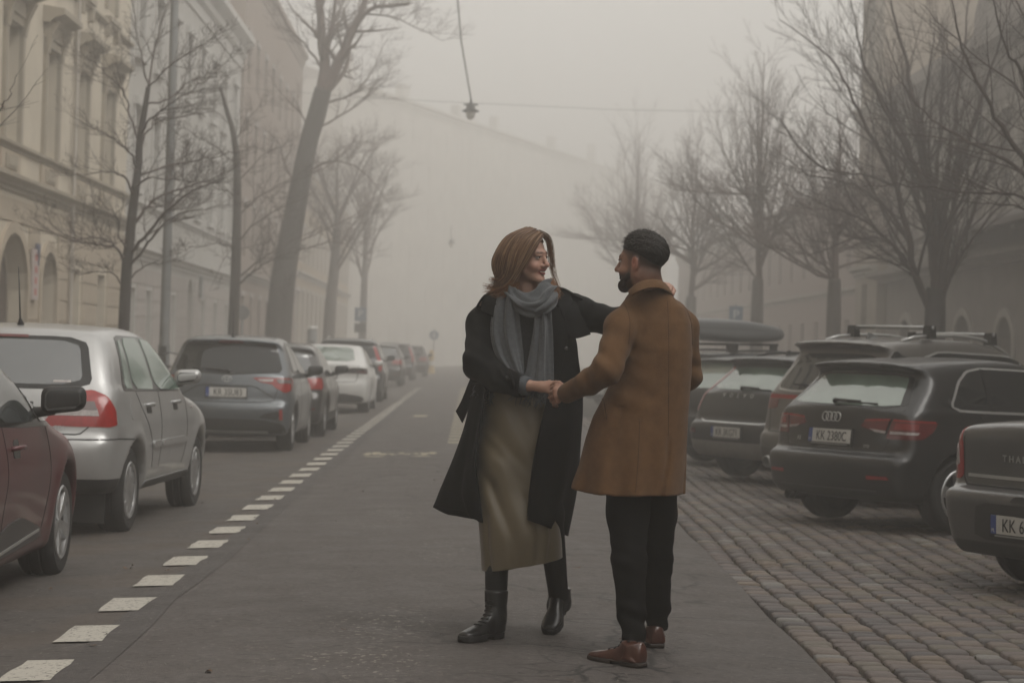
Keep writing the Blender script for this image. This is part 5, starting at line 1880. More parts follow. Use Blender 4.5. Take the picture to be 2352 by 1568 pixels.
# ---- silver hatchback
p_silver = paint('silver_metallic', (0.42, 0.42, 0.415), metal=.45, rough=.38, coat=.7, dust=.12)
def car_silver():
    c = Car('parked_car', 'silver five door hatchback with red and grey tail lights, second from left', (-3.60, 14.78, -.115), R(-2.3), 4.15, 1.735,
            [(.16, .21), (.05, .27), (.005, .42), (-.005, .56), (.02, .625), (.055, .64), (.07, .80), (.12, .94), (.155, .965), (.30, 1.17), (.44, 1.325), (.50, 1.375), (.62, 1.395), (.95, 1.418), (1.4, 1.425), (1.85, 1.40), (2.12, 1.345), (2.78, 1.0), (2.95, .93), (3.4, .87), (3.82, .76), (4.02, .64), (4.12, .48), (4.1, .30), (3.95, .2), (2.0, .18)],
            .93, .70, (.74, 3.25), .312, p_silver, res=.03, arch=.062, tuck=.0, zo=.085)
    e = c.e
    # rear window with dark surround
    rw = [(-.66, .955), (.66, .955), (.545, 1.325), (-.545, 1.325)]
    c.panel('window_surround', rw, 0, .003, m_gloss_bk, rnd=2)
    c.panel('rear_window', [(-.585, .985), (.585, .985), (.50, 1.295), (-.50, 1.295)], 0, .006, g_mid, rnd=2)
    c.panel('brake_light', [(-.14, 1.31), (.14, 1.31), (.135, 1.328), (-.135, 1.328)], 0, .008, m_red_dk, rnd=0)
    c.panel('window_sticker', [(.38, 1.0), (.50, 1.0), (.50, 1.015), (.38, 1.015)], 0, .0085, m_clear, rnd=0)
    # side windows
    sw = [(.50, .955), (.56, .945), (2.70, .915), (2.72, .945), (2.10, 1.30), (1.9, 1.335), (.98, 1.345), (.84, 1.325)]
    c.panel('side_window_trim', sw, 90, .003, m_gloss_bk, rnd=1, mirror=True)
    for poly in ([(.575, .965), (.78, .96), (.97, 1.315), (.885, 1.305)], [(.85, .958), (1.50, .945), (1.56, 1.325), (1.05, 1.325)], [(1.60, .945), (2.60, .93), (2.06, 1.275), (1.88, 1.315), (1.65, 1.322)]):
        c.panel('side_window', poly, 90, .007, g_side, rnd=1, mirror=True)
    # tail lights wrapping the corner
    for sg in (1, -1):
        F_ = (lambda p: p) if sg > 0 else mirr
        b = c.panel('tail_light', F_([(.34, .70), (.85, .70), (.84, .82), (.78, .915), (.69, .955), (.60, .945), (.50, .90), (.42, .84)]), 30 * sg, .005, m_red, rnd=1, step=.03)
        c.panel('clear_lens', F_([(.35, .775), (.71, .775), (.70, .825), (.40, .825)]), 30 * sg, .008, m_clear, b, rnd=0, step=.03)
        c.panel('smoked_lens', F_([(.40, .815), (.70, .815), (.685, .875), (.47, .875)]), 30 * sg, .010, mat('tail_grey', (.16, .13, .13), .2, coat=.5), b, rnd=0, step=.03)
    c.seams_common([(-.72, .66), (.60, .645), (.66, .70)], [[(2.62, .93), (2.66, .75), (2.66, .50), (2.55, .34)], [(1.62, .94), (1.64, .7), (1.62, .36)], [(.84, .95), (.98, .82), (1.15, .70), (1.30, .55), (1.38, .36)]])
    c.ribbon('panel_gap', [(-.2, .605), (.3, .61), (.75, .615), (1.05, .60)], 55, .009, .0016, m_seamgap, smooth=0)
    c.lower(.335, m_black_pl, y1=.55)
    c.panel('sill_trim', [(1.14, .17), (2.84, .17), (2.84, .27), (1.14, .27)], 90, .012, mat('sill_grey', (.13, .13, .128), .5), rnd=0, mirror=True, skirt=.05)
    c.panel('side_strip', [(1.32, .515), (1.61, .513), (1.61, .56), (1.32, .562)], 90, .016, p_silver, rnd=1, mirror=True, skirt=.03)
    c.panel('side_strip', [(1.64, .513), (2.62, .508), (2.62, .555), (1.64, .56)], 90, .016, p_silver, rnd=1, mirror=True, skirt=.03)
    for y in (1.22, 2.22):
        c.panel('handle_recess', [(y - .09, .775), (y + .09, .77), (y + .06, .835), (y - .07, .835)], 90, .0025, mat('recess_dark', (.05, .05, .05), .5), rnd=1, mirror=True)
        c.handle(y - .01, .835, p_silver)
    c.panel('fuel_flap', [(.62, .74), (.84, .735), (.85, .87), (.78, .90), (.64, .90)], 90, .002, p_silver, rnd=1)
    c.panel('side_indicator', [(2.86, .77), (2.92, .768), (2.92, .79), (2.86, .79)], 90, .008, m_clear, rnd=0, mirror=True)
    c.wheels((11, 'fin'), .195, .68)
    c.mirrors(2.56, 1.02, p_silver, (.22, .11, .135))
    c.rod_antenna(.72, .42, 0.0, .25)
    c.plate('', .80, R(-4))
    MB().box((-.12, 0, -.012), (.12, .02, .012)).build('mudflap', m_black_pl, e) if False else None
    for yw in (.74,):
        for sg in (1, -1):
            MB().box((sg * .60 - .12, yw - .40, .10), (sg * .60 + .14, yw - .385, .36)).build('mudflap', m_black_pl, e)
    c.text('TDI', .46, .69, .03)
    return c
car_silver()

# ---- red hatchback, cut by the left edge
p_wine = paint('wine_red', (0.080, 0.010, 0.014), metal=.1, rough=.42, coat=.5, dust=.22)
def car_red():
    c = Car('parked_car', 'wine red hatchback cut off by the left edge, black wing mirror', (-3.40, 9.32, -.115), R(.8), 4.06, 1.735,
            hatch_profile(4.06, 1.45, hood_z=.95, ws_base=2.98, ws_top=1.95), .93, .68, (.63, 3.21), .318, p_wine, res=.03, tuck=.022, fcrown=.30)
    sw = [(.62, 1.0), (.75, .965), (2.0, .915), (2.86, .90), (2.90, .92), (2.10, 1.33), (1.85, 1.37), (1.1, 1.36), (.8, 1.29)]
    c.panel('side_window_trim', sw, 90, .003, m_gloss_bk, rnd=1, mirror=True)
    c.panel('side_window', [(.80, .985), (1.47, .955), (1.50, 1.335), (1.1, 1.33), (.88, 1.26)], 90, .007, g_mid, rnd=1, mirror=True)
    c.panel('side_window', [(1.54, .955), (2.40, .935), (2.12, 1.27), (1.86, 1.338), (1.56, 1.338)], 90, .007, g_mid, rnd=1, mirror=True)
    c.panel('quarter_window', [(2.47, .935), (2.80, .925), (2.26, 1.225)], 90, .007, g_mid, rnd=1, mirror=True)
    c.panel('rear_window', [(-.6, 1.0), (.6, 1.0), (.5, 1.3), (-.5, 1.3)], 0, .006, g_dark, rnd=2)
    c.panel('windscreen', [(-.6, 2.16), (.6, 2.16), (.68, 2.88), (-.68, 2.88)], 0, .004, g_mid, rnd=1, top=True)
    c.seams_common(None, [[(2.63, .915), (2.68, .78), (2.68, .55), (2.60, .34)], [(1.56, .94), (1.60, .75), (1.57, .5), (1.62, .27)]])
    c.panel('sill_trim', [(1.15, .24), (2.58, .29), (2.54, .345), (2.05, .44), (1.66, .42), (1.2, .30)], 90, .010, mat('sill_black', (.03, .028, .028), .35), rnd=1, mirror=True)
    c.ribbon('sill_chrome', [(1.2, .265), (2.0, .305), (2.5, .335)], 90, .016, .014, m_chrome, mirror=True, smooth=0)
    c.panel('handle_recess', [(1.74, .765), (1.90, .76), (1.89, .86), (1.77, .86)], 90, .0025, m_gloss_bk, rnd=1, mirror=True)
    c.handle(1.82, .815, p_wine, L=.21)
    c.wheels((5, 'split'), .205, .70)
    c.mirrors(2.50, 1.03, m_black_pl, (.25, .13, .165), drop=.02)
    for sg in (1, -1):
        F_ = (lambda p: p) if sg > 0 else mirr
        c.panel('tail_light', F_([(.5, .78), (.85, .78), (.85, .95), (.6, .95)]), 30 * sg, .004, m_red, rnd=1)
    c.plate('', .80, R(-4))
    # steering wheel seen through the glass would sit behind it; the head restraint shape shows on the pane
    return c
car_red()

# ---- blue-grey hatchback
p_bluegrey = paint('blue_grey_metallic', (0.105, 0.118, 0.128), metal=.4, rough=.38, coat=.8, dust=.15)
def car_blue():
    c = Car('parked_car', 'blue-grey small hatchback with pointed red and clear tail lights', (-3.64, 27.25, -.10), R(.6), 3.95, 1.695,
            hatch_profile(3.95, 1.50, bump_z=.62, belt_rear=1.02, roof_in=.52, hood_z=.98, ws_base=2.9, ws_top=1.75, spoil=.10), .96, .69, (.64, 3.15), .30, p_bluegrey, res=.034)
    c.panel('window_surround', [(-.70, 1.02), (-.35, 1.00), (0, .975), (.35, 1.0), (.70, 1.02), (.585, 1.37), (.50, 1.415), (-.50, 1.415), (-.585, 1.37)], 0, .003, m_gloss_bk, rnd=1)
    c.panel('rear_window', [(-.66, 1.04), (0, 1.0), (.66, 1.04), (.56, 1.35), (.48, 1.385), (-.48, 1.385), (-.56, 1.35)], 0, .006, g_dark, rnd=1)
    c.panel('brake_light', [(-.16, 1.392), (.16, 1.392), (.15, 1.42), (-.15, 1.42)], 0, .009, m_red_dk, rnd=0)
    c.panel('garnish', [(-.10, 1.0), (.10, 1.0), (.08, 1.02), (-.08, 1.02)], 0, .007, m_black_pl, rnd=0)
    for sg in (1, -1):
        F_ = (lambda p: p) if sg > 0 else mirr
        b = c.panel('tail_light', F_([(.34, .955), (.88, .955), (.90, .90), (.86, .80), (.76, .765), (.64, .83), (.60, .87), (.44, .895)]), 12 * sg, .005, m_red, rnd=1, step=.03)
        c.panel('clear_lens', F_([(.40, .935), (.62, .94), (.60, .90), (.45, .905)]), 12 * sg, .009, m_clear, b, rnd=1, step=.03)
        c.panel('clear_lens', F_([(.65, .94), (.87, .935), (.86, .885), (.68, .885)]), 12 * sg, .009, mat('tail_grey2', (.14, .12, .115), .2, coat=.5), b, rnd=1, step=.03)
        c.panel('reflector', F_([(.685, .42), (.73, .42), (.715, .555), (.68, .555)]), 15 * sg, .012, m_red, rnd=0)
        c.panel('bumper_pocket', F_([(.42, .44), (.66, .42), (.69, .50), (.66, .53), (.50, .50)]), 15 * sg, .003, m_black_pl, rnd=1)
    c.panel('plate_recess', [(-.62, .60), (.62, .60), (.50, .52 + .02), (.0, .52), (-.50, .54)], 0, .002, p_bluegrey, rnd=1) if False else None
    c.ribbon('panel_gap', [(-.66, .86), (-.62, .72), (-.50, .645), (.50, .645), (.62, .72), (.66, .86)], 0, .012, .0016, m_seamgap)
    c.ribbon('panel_gap', [(-.60, .70), (-.38, .83), (-.30, .845), (.30, .845), (.38, .83), (.60, .70)], 0, .014, .0018, m_seamgap, smooth=0)
    c.panel('lower_bumper', [(-.78, .20), (.78, .20), (.74, .36), (.45, .42), (-.45, .42), (-.74, .36)], 0, .004, m_black_pl, rnd=1)
    c.ribbon('diffuser_strip', [(-.55, .255), (.55, .255)], 0, .03, .010, mat('diffuser_grey', (.2, .2, .2), .5), smooth=0)
    c.plate('KR 3SU83', .76, R(-5))
    tor = MB()
    for (rx, rz_) in ((.062, .042), (.024, .042), (.045, .018)):
        tor.tube([(rx * math.cos(a), 0, rz_ * math.sin(a) + (.02 if rx == .045 else 0)) for a in np.linspace(0, 2 * math.pi, 25)], .0045, 6, caps=False)
    o = tor.build('emblem', m_chrome, c.e, smooth=True); me = o.data; bpy.data.objects.remove(o); me.materials.clear()
    c.badge('emblem', me, 0, .93, m_chrome)
    c.wiper((.02, 1.02), (-.46, 1.05))
    sw = [(.62, 1.06), (.72, 1.01), (2.62, .955), (2.05, 1.33), (1.8, 1.40), (1.0, 1.41), (.8, 1.36)]
    c.panel('side_window_trim', sw, 90, .003, m_gloss_bk, rnd=1, mirror=True)
    c.panel('side_window', [(.82, 1.04), (1.42, 1.02), (1.45, 1.375), (1.0, 1.37)], 90, .007, g_mid, rnd=1, mirror=True)
    c.panel('side_window', [(1.48, 1.02), (2.46, .98), (2.03, 1.29), (1.8, 1.365), (1.5, 1.375)], 90, .007, g_mid, rnd=1, mirror=True)
    c.seams_common(None, [[(2.5, .95), (2.55, .7), (2.45, .34)], [(1.46, 1.0), (1.5, .7), (1.46, .32)]])
    c.wheels((7, 'plain'), .185, .66)
    c.mirrors(2.42, 1.03, m_black_pl, (.22, .12, .15), sides=(1,))
    c.rod_antenna(.66, .36, 0, .12)
    return c
car_blue()

# ---- generic builder for the cars deeper in the fog
def car_generic(label, pos, rz, L, W, H, paint_, lights='block', rear_glass=g_dark, sideg=g_mid, wheel=(5, 'plain'), wr=.33, res=.04, text=None, rails=False, prof=None, belt=None, lower=m_black_pl, mirror_mat=None, name='parked_car', lamp_m=None, wb=None, belt_rear=None, spoil=.1, reflect=True, sidewin=None, roofw=.70):
    bz = belt or H * .645
    br = belt_rear or bz + .05
    wb = wb or L * .62
    c = Car(name, label, pos, rz, L, W, prof or hatch_profile(L, H, bump_z=.64, belt_rear=br, hood_z=bz + .0, ws_base=L * .70, ws_top=L * .46, spoil=spoil, clear=.2), bz, roofw, (L * .19, L * .19 + wb), wr, paint_, res=res)
    w = W / 2
    c.panel('rear_window', [(-w * .78, br + .02), (w * .78, br + .02), (w * .64, H - .13), (w * .55, H - .11), (-w * .55, H - .11), (-w * .64, H - .13)], 0, .005, rear_glass, rnd=1, step=.06)
    sw = sidewin or [(.62, bz + .07), (.75, bz + .04), (L * .655, bz), (L * .50, H - .16), (L * .44, H - .11), (1.0, H - .11), (.85, H - .15)]
    c.panel('side_window', sw, 90, .005, sideg, rnd=1, mirror=True, step=.07)
    lm = lamp_m or m_red
    for sg in (1, -1):
        F_ = (lambda p: p) if sg > 0 else mirr
        if lights == 'block': c.panel('tail_light', F_([(w * .52, bz - .19), (w * 1.02, bz - .19), (w * 1.02, bz - .02), (w * .62, bz - .03)]), 25 * sg, .005, lm, rnd=1)
        elif lights == 'tall': c.panel('tail_light', F_([(w * .86, bz - .25), (w * 1.02, bz - .2), (w * .92, H - .2), (w * .84, H - .2), (w * .86, bz)]), 25 * sg, .005, lm, rnd=1)
        elif lights == 'slim': c.panel('tail_light', F_([(w * .45, bz - .12), (w * 1.02, bz - .10), (w * 1.02, bz), (w * .6, bz - .02)]), 25 * sg, .005, lm, rnd=1)
        if reflect: c.panel('reflector', F_([(w * .6, .42), (w * .85, .42), (w * .85, .46), (w * .6, .46)]), 15 * sg, .006, m_red_dk, rnd=0)
    c.lower(.36, lower)
    c.ribbon('panel_gap', [(-w * .78, bz - .05), (-w * .74, .74), (-w * .6, .67), (w * .6, .67), (w * .74, .74), (w * .78, bz - .05)], 0, .012, .0016, m_seamgap)
    c.seams_common(None, [[(L * .62, bz), (L * .635, .6), (L * .61, .34)], [(L * .37, bz), (L * .38, .6), (L * .37, .34)]])
    if text is not None: c.plate(text, .80, R(-4), strip=False)
    c.wheels(wheel, .21, .68)
    c.mirrors(L * .60, bz + .08, mirror_mat or paint_, (.22, .12, .15))
    if rails:
        for sg in (1, -1):
            pts = []
            for y in np.linspace(.75, L * .5, 9):
                hp = c.bvh.ray_cast(Vector((sg * w * .60, y, 5)), Vector((0, 0, -1)))[0]
                up = .045 if .8 < y < L * .5 - .05 else .0
                pts.append(hp + Vector((0, 0, up)))
            MB().tube(pts, .017, 8).build('roof_rail', m_chrome if rails == 'chrome' else m_black_pl, c.e, smooth=True)
    return c
p_graph = paint('graphite_metallic', (0.045, 0.043, 0.042), metal=.3, rough=.36, coat=.8, dust=.2)
p_black = paint('black_paint', (0.006, 0.006, 0.0065), rough=.38, coat=.45, dust=.3)
p_white = paint('white_paint', (0.62, 0.62, 0.60), rough=.35, coat=.7, dust=.08)
p_navy = paint('dark_blue_grey', (0.03, 0.033, 0.038), metal=.2, rough=.35, coat=.8, dust=.2)
c = car_generic('graphite hatchback with wide red tail lights, between blue-grey and white cars', (-3.66, 31.75, -.10), R(.9), 4.32, 1.765, 1.43, p_graph, 'block', g_mid, text='', wheel=(5, 'split'), mirror_mat=m_black_pl)
def car_white():
    L, H = 4.69, 1.44
    prof = [(.16, .2), (.05, .28), (.0, .45), (.0, .62), (.03, .70), (.05, .78), (.02, 1.0), (.05, 1.055), (.20, 1.075), (.45, 1.12), (1.1, 1.33), (1.6, 1.42), (2.1, 1.44), (2.5, 1.42), (2.8, 1.36), (3.4, 1.05), (3.6, .95), (4.1, .86), (4.45, .72), (4.63, .58), (4.68, .42), (4.6, .22), (4.4, .18), (2.3, .16)]
    c = Car('parked_car', 'white saloon with sloping rear window and dark slim tail lights', (-3.86, 44.1, -.10), R(1.0), L, 1.85, prof, .93, .68, (.98, 3.855), .335, p_white, res=.04)
    c.panel('rear_window', [(-.60, 1.09), (.60, 1.09), (.52, 1.33), (.42, 1.37), (-.42, 1.37), (-.52, 1.33)], 0, .005, g_pale, rnd=1)
    c.panel('side_window', [(.95, 1.02), (1.2, .985), (3.35, .97), (2.7, 1.32), (2.2, 1.37), (1.7, 1.345), (1.3, 1.23)], 90, .005, g_mid, rnd=1, mirror=True)
    c.ribbon('pillar', [(2.05, .98), (2.12, 1.36)], 90, .07, .007, m_gloss_bk, mirror=True, smooth=0)
    for sg in (1, -1):
        F_ = (lambda p: p) if sg > 0 else mirr
        b = c.panel('tail_light', F_([(.36, .84), (.93, .83), (.93, .95), (.50, .945)]), 22 * sg, .005, m_smoke, rnd=1)
        c.panel('red_strip', F_([(.66, .86), (.90, .85), (.90, .88), (.66, .89)]), 22 * sg, .009, m_red_dk, b, rnd=0)
    c.panel('lower_bumper', [(-.85, .2), (.85, .2), (.8, .36), (.4, .42), (-.4, .42), (-.8, .36)], 0, .004, m_black_pl, rnd=1)
    c.ribbon('panel_gap', [(-.70, 1.0), (-.66, .70), (-.5, .66), (.5, .66), (.66, .70), (.70, 1.0)], 0, .012, .0016, m_seamgap)
    c.plate('', .80, R(-3), strip=False)
    c.seams_common(None, [[(3.2, .95), (3.25, .6), (3.1, .34)], [(2.08, .98), (2.12, .6), (2.08, .34)]])
    c.wheels((5, 'split'), .235, .72)
    c.mirrors(3.0, 1.03, p_white, (.2, .12, .13))
    return c
car_white()
car_generic('dark tall estate car with pale roof rails, after the white saloon', (-4.12, 53.4, -.09), R(1.1), 4.55, 1.84, 1.60, p_navy, 'tall', g_dark, rails='chrome', text=None, wr=.34)
car_generic('dark hatchback with red tail lights two cars after the white saloon', (-4.78, 76.5, -.08), R(1.1), 4.3, 1.8, 1.52, p_graph, 'block', g_mid, res=.05)
car_generic('dark car with roof bars, last but one in the left row', (-5.05, 91.0, -.08), R(1.1), 4.5, 1.85, 1.62, p_navy, 'tall', g_dark, rails='chrome', res=.05)
car_generic('dark car at the far end of the left row, palest in fog', (-5.0, 104.0, -.08), R(1.1), 4.4, 1.82, 1.55, p_black, 'block', g_dark, res=.05)

# ---- right side: noses to the far kerb, tails towards us
TH = 57
def diag(x, y): return (x, y, -.115), R(-TH)

# dark grey saloon cut by the right edge
p_dkgrey = paint('dark_grey_metallic', (0.094, 0.093, 0.094), metal=.4, rough=.36, coat=.8, dust=.18)
m_lowgrey = mat('bumper_grey', (0.036, 0.036, 0.036), .5, var=.2, vscale=8)
def car_saloon():
    L, H = 4.26, 1.44
    prof = [(.18, .20), (.08, .26), (.03, .40), (.0, .54), (.0, .60), (.03, .635), (.10, .655), (.115, .70), (.105, .88), (.10, 1.0), (.13, 1.055), (.30, 1.075), (.62, 1.085), (.70, 1.10), (1.05, 1.33), (1.2, 1.385), (1.5, 1.42), (1.9, 1.435), (2.3, 1.41), (2.45, 1.37), (2.95, 1.02), (3.1, .96), (3.6, .90), (4.0, .80), (4.18, .66), (4.25, .48), (4.2, .26), (4.05, .19), (2.1, .17)]
    c = Car('parked_car', 'dark grey saloon cut off by the right edge, tall red tail light', (3.10, 12.86, -.12), R(-TH), L, 1.67, prof, .95, .70, (.86, 3.33), .30, p_dkgrey, res=.03, rcrown=.10)
    c.panel('window_surround', [(-.62, 1.11), (.62, 1.11), (.56, 1.34), (-.56, 1.34)], 0, .003, m_gloss_bk, rnd=1)
    c.panel('rear_window', [(-.56, 1.125), (.56, 1.125), (.51, 1.32), (-.51, 1.32)], 0, .006, g_pale, rnd=1)
    for sg in (1, -1):
        F_ = (lambda p: p) if sg > 0 else mirr
        b = c.panel('tail_light', F_([(.665, .685), (.95, .685), (.93, .86), (.86, 1.0), (.80, 1.035), (.70, 1.0), (.665, .9)]), 28 * sg, .005, m_red, rnd=1, step=.03)
        c.panel('clear_lens', F_([(.70, .775), (.80, .765), (.83, .83), (.82, .90), (.75, .905), (.71, .86)]), 28 * sg, .009, m_clear, b, rnd=1, step=.03)
        c.panel('smoked_lens', F_([(.72, .79), (.79, .785), (.81, .83), (.80, .88), (.755, .885), (.73, .85)]), 28 * sg, .011, mat('tail_grey', (.16, .13, .13), .2, coat=.5), b, rnd=1, step=.03)
    c.panel('chrome_strip', [(-.60, .705), (.60, .705), (.60, .725), (-.60, .725)], 0, .012, m_chrome, rnd=0)
    c.panel('boot_edge', [(-.60, .665), (.60, .665), (.60, .70), (-.60, .70)], 0, .004, mat('boot_edge_grey', (.10, .10, .10), .3, metal=.5), rnd=0)  # narrow grey strip along the lower edge of the boot lid
    c.ribbon('panel_gap', [(-.655, 1.02), (-.655, .70), (-.62, .655), (.62, .655), (.655, .70), (.655, 1.02)], 0, .010, .0016, m_seamgap, smooth=0)
    c.panel('plate_bay', [(-.46, .33), (.46, .33), (.40, .56), (-.40, .56)], 0, .003, m_lowgrey, rnd=1)
    c.lower(.31, m_lowgrey, y1=.6)
    c.panel('plate_lamp', [(-.10, .575), (.10, .575), (.07, .61), (-.07, .61)], 0, .006, m_black_pl, rnd=1)
    c.plate('KK 666', .435, R(2), tx=-.055)
    dm = MB()
    for (ax, az, th) in ((.060, .085, .014),):
        pts = [(0, 0, az), (ax, 0, 0), (0, 0, -az), (-ax, 0, 0), (0, 0, az)]
        for i in range(4):
            a, b_ = Vector(pts[i]), Vector(pts[i + 1])
            n = Vector((-(b_ - a).z, 0, (b_ - a).x)).normalized()
            q = [a * 1.0, b_ * 1.0, b_ * .55, a * .55]
            dm.add([(v.x, -.002 if k > 1 else -.014, v.z) for k, v in enumerate(q)] + [(v.x, .0, v.z) for v in q], [(0, 1, 2, 3), (0, 4, 5, 1), (2, 6, 7, 3)])
    o = dm.build('emblem', m_chrome, c.e); me = o.data; bpy.data.objects.remove(o); me.materials.clear()
    c.badge('emblem', me, 0, .945, m_chrome)
    c.text('THALIA', -.13, .835, .042, spacing=1.55)
    c.panel('side_window', [(.98, 1.03), (1.2, 1.0), (2.85, .98), (2.35, 1.33), (2.0, 1.37), (1.5, 1.36), (1.2, 1.27)], 90, .005, g_mid, rnd=1, mirror=True)
    c.seams_common(None, [[(2.7, .95), (2.75, .6), (2.6, .34)], [(1.75, .97), (1.77, .6), (1.73, .34)]])
    c.wheels((7, 'plain'), .185, .66)
    c.mirrors(2.52, 1.03, p_dkgrey)
    return c
car_saloon()

# black hatchback with four rings
def car_black():
    L, H = 4.24, 1.425
    prof = hatch_profile(L, H, bump_z=.585, belt_rear=.985, win_in=.17, roof_in=.52, spoil=.17, hood_z=.93, ws_base=2.95, ws_top=1.95, lip=.10, nose=.6)
    c = Car('parked_car', 'black hatchback with chrome ring emblem and chrome window line', (2.62, 18.0, -.115), R(-TH), L, 1.785, prof, .935, .68, (.80, 3.405), .315, p_black, zo=.035, res=.03, rcrown=.14)
    c.panel('rear_window', [(-.66, 1.0), (.66, 1.0), (.60, 1.10), (.52, 1.255), (-.52, 1.255), (-.60, 1.10)], 0, .005, g_pale, rnd=1, step=.035)
    c.panel('window_surround', [(-.73, .985), (.73, .985), (.56, 1.28), (-.56, 1.28)], 0, .0025, m_gloss_bk, rnd=1)
    for sg in (1, -1):
        F_ = (lambda p: p) if sg > 0 else mirr
        b = c.panel('tail_light', F_([(.36, .83), (.42, .885), (.52, .90), (.66, .90), (.62, .78), (.50, .795)]), 12 * sg, .005, m_red_dk, rnd=1, step=.03)
        c.panel('light_bar', F_([(.40, .872), (.66, .885), (.66, .90), (.42, .89)]), 12 * sg, .009, m_red, b, rnd=0, step=.03)
        c.panel('clear_lens', F_([(.46, .815), (.63, .80), (.625, .78), (.52, .79)]), 12 * sg, .009, m_clear, b, rnd=0, step=.03)
        b = c.panel('tail_light', F_([(.685, .90), (1.0, .885), (.98, .80), (.93, .735), (.63, .735), (.645, .78)]), 25 * sg, .005, m_red_dk, rnd=1, step=.03)
        c.panel('light_bar', F_([(.69, .885), (.985, .872), (.985, .887), (.695, .90)]), 25 * sg, .009, m_red, b, rnd=0, step=.03)
        c.panel('light_bar', F_([(.70, .815), (.90, .815), (.90, .865), (.72, .868)]), 25 * sg, .008, mat('tail_mid', (.22, .014, .012), .2, coat=.5), b, rnd=0, step=.03)
        c.panel('clear_lens', F_([(.665, .775), (.90, .775), (.91, .795), (.672, .80)]), 25 * sg, .009, m_clear, b, rnd=0, step=.03)
        c.panel('reflector', F_([(.52, .40), (.74, .405), (.72, .43), (.52, .43)]), 15 * sg, .006, m_red, rnd=0)
    c.plate('KK 2380C', .735, R(-6))
    rings = MB()
    for k in range(4):
        cx = (-1.5 + k) * .052
        rings.tube([(cx + .037 * math.cos(a), -.003 * (k % 2), .037 * math.sin(a)) for a in np.linspace(0, 2 * math.pi, 25)], .0055, 6, caps=False)
    o = rings.build('emblem', m_chrome, c.e, smooth=True); me = o.data; bpy.data.objects.remove(o); me.materials.clear()
    c.badge('emblem', me, 0, .895, m_chrome, off=.008)
    c.text('A3', -.43, .70, .036)
    c.text('TFSI', .42, .665, .026)
    c.ribbon('panel_gap', [(-.72, .98), (-.66, .80), (-.60, .66), (-.5, .63), (.5, .63), (.60, .66), (.66, .80), (.72, .98)], 0, .009, .0016, m_seamgap)
    c.ribbon('bumper_edge', [(-.6, .30), (.6, .30)], 0, .012, .004, mat('edge_grey', (.04, .04, .04), .4), smooth=0)
    c.wiper((-.02, 1.015), (-.40 + .85, 1.01))
    sw = [(.70, 1.015), (.80, .965), (2.75, .925), (2.15, 1.27), (1.95, 1.325), (1.2, 1.345), (1.0, 1.315), (.86, 1.22)]
    c.panel('chrome_line', sw, 90, .003, m_chrome, rnd=1, mirror=True)
    sw2 = [(.725, 1.015), (.82, .985), (2.70, .945), (2.13, 1.258), (1.94, 1.308), (1.2, 1.327), (1.015, 1.30), (.88, 1.21)]
    c.panel('side_window', sw2, 90, .006, g_dark, rnd=1, mirror=True)
    c.ribbon('pillar', [(1.16, .975), (1.20, 1.325)], 90, .05, .008, m_gloss_bk, mirror=True, smooth=0)
    c.ribbon('pillar', [(1.72, .965), (1.75, 1.31)], 90, .05, .008, m_gloss_bk, mirror=True, smooth=0)
    c.ribbon('crease', [(.42, .865), (1.5, .845), (2.7, .83)], 90, .010, .004, p_black, mirror=True, smooth=0)
    c.seams_common(None, [[(2.66, .93), (2.7, .6), (2.6, .34)], [(1.72, .96), (1.74, .6), (1.70, .32)], [(1.0, .96), (1.12, .75), (1.25, .5), (1.3, .32)]])
    c.fin_antenna(.80)
    c.wheels((5, 'split'), .215, .70)
    c.mirrors(2.56, 1.02, p_black)
    ex = MB()
    for x in (-.52, -.44): ex.lathe([(.034, 0), (.038, .002), (.038, .12), (.03, .12), (.03, .0)], 14, axis=1, c=(x, .10, .24))
    ex.build('exhaust', m_rimdk, c.e)
    return c
car_black()

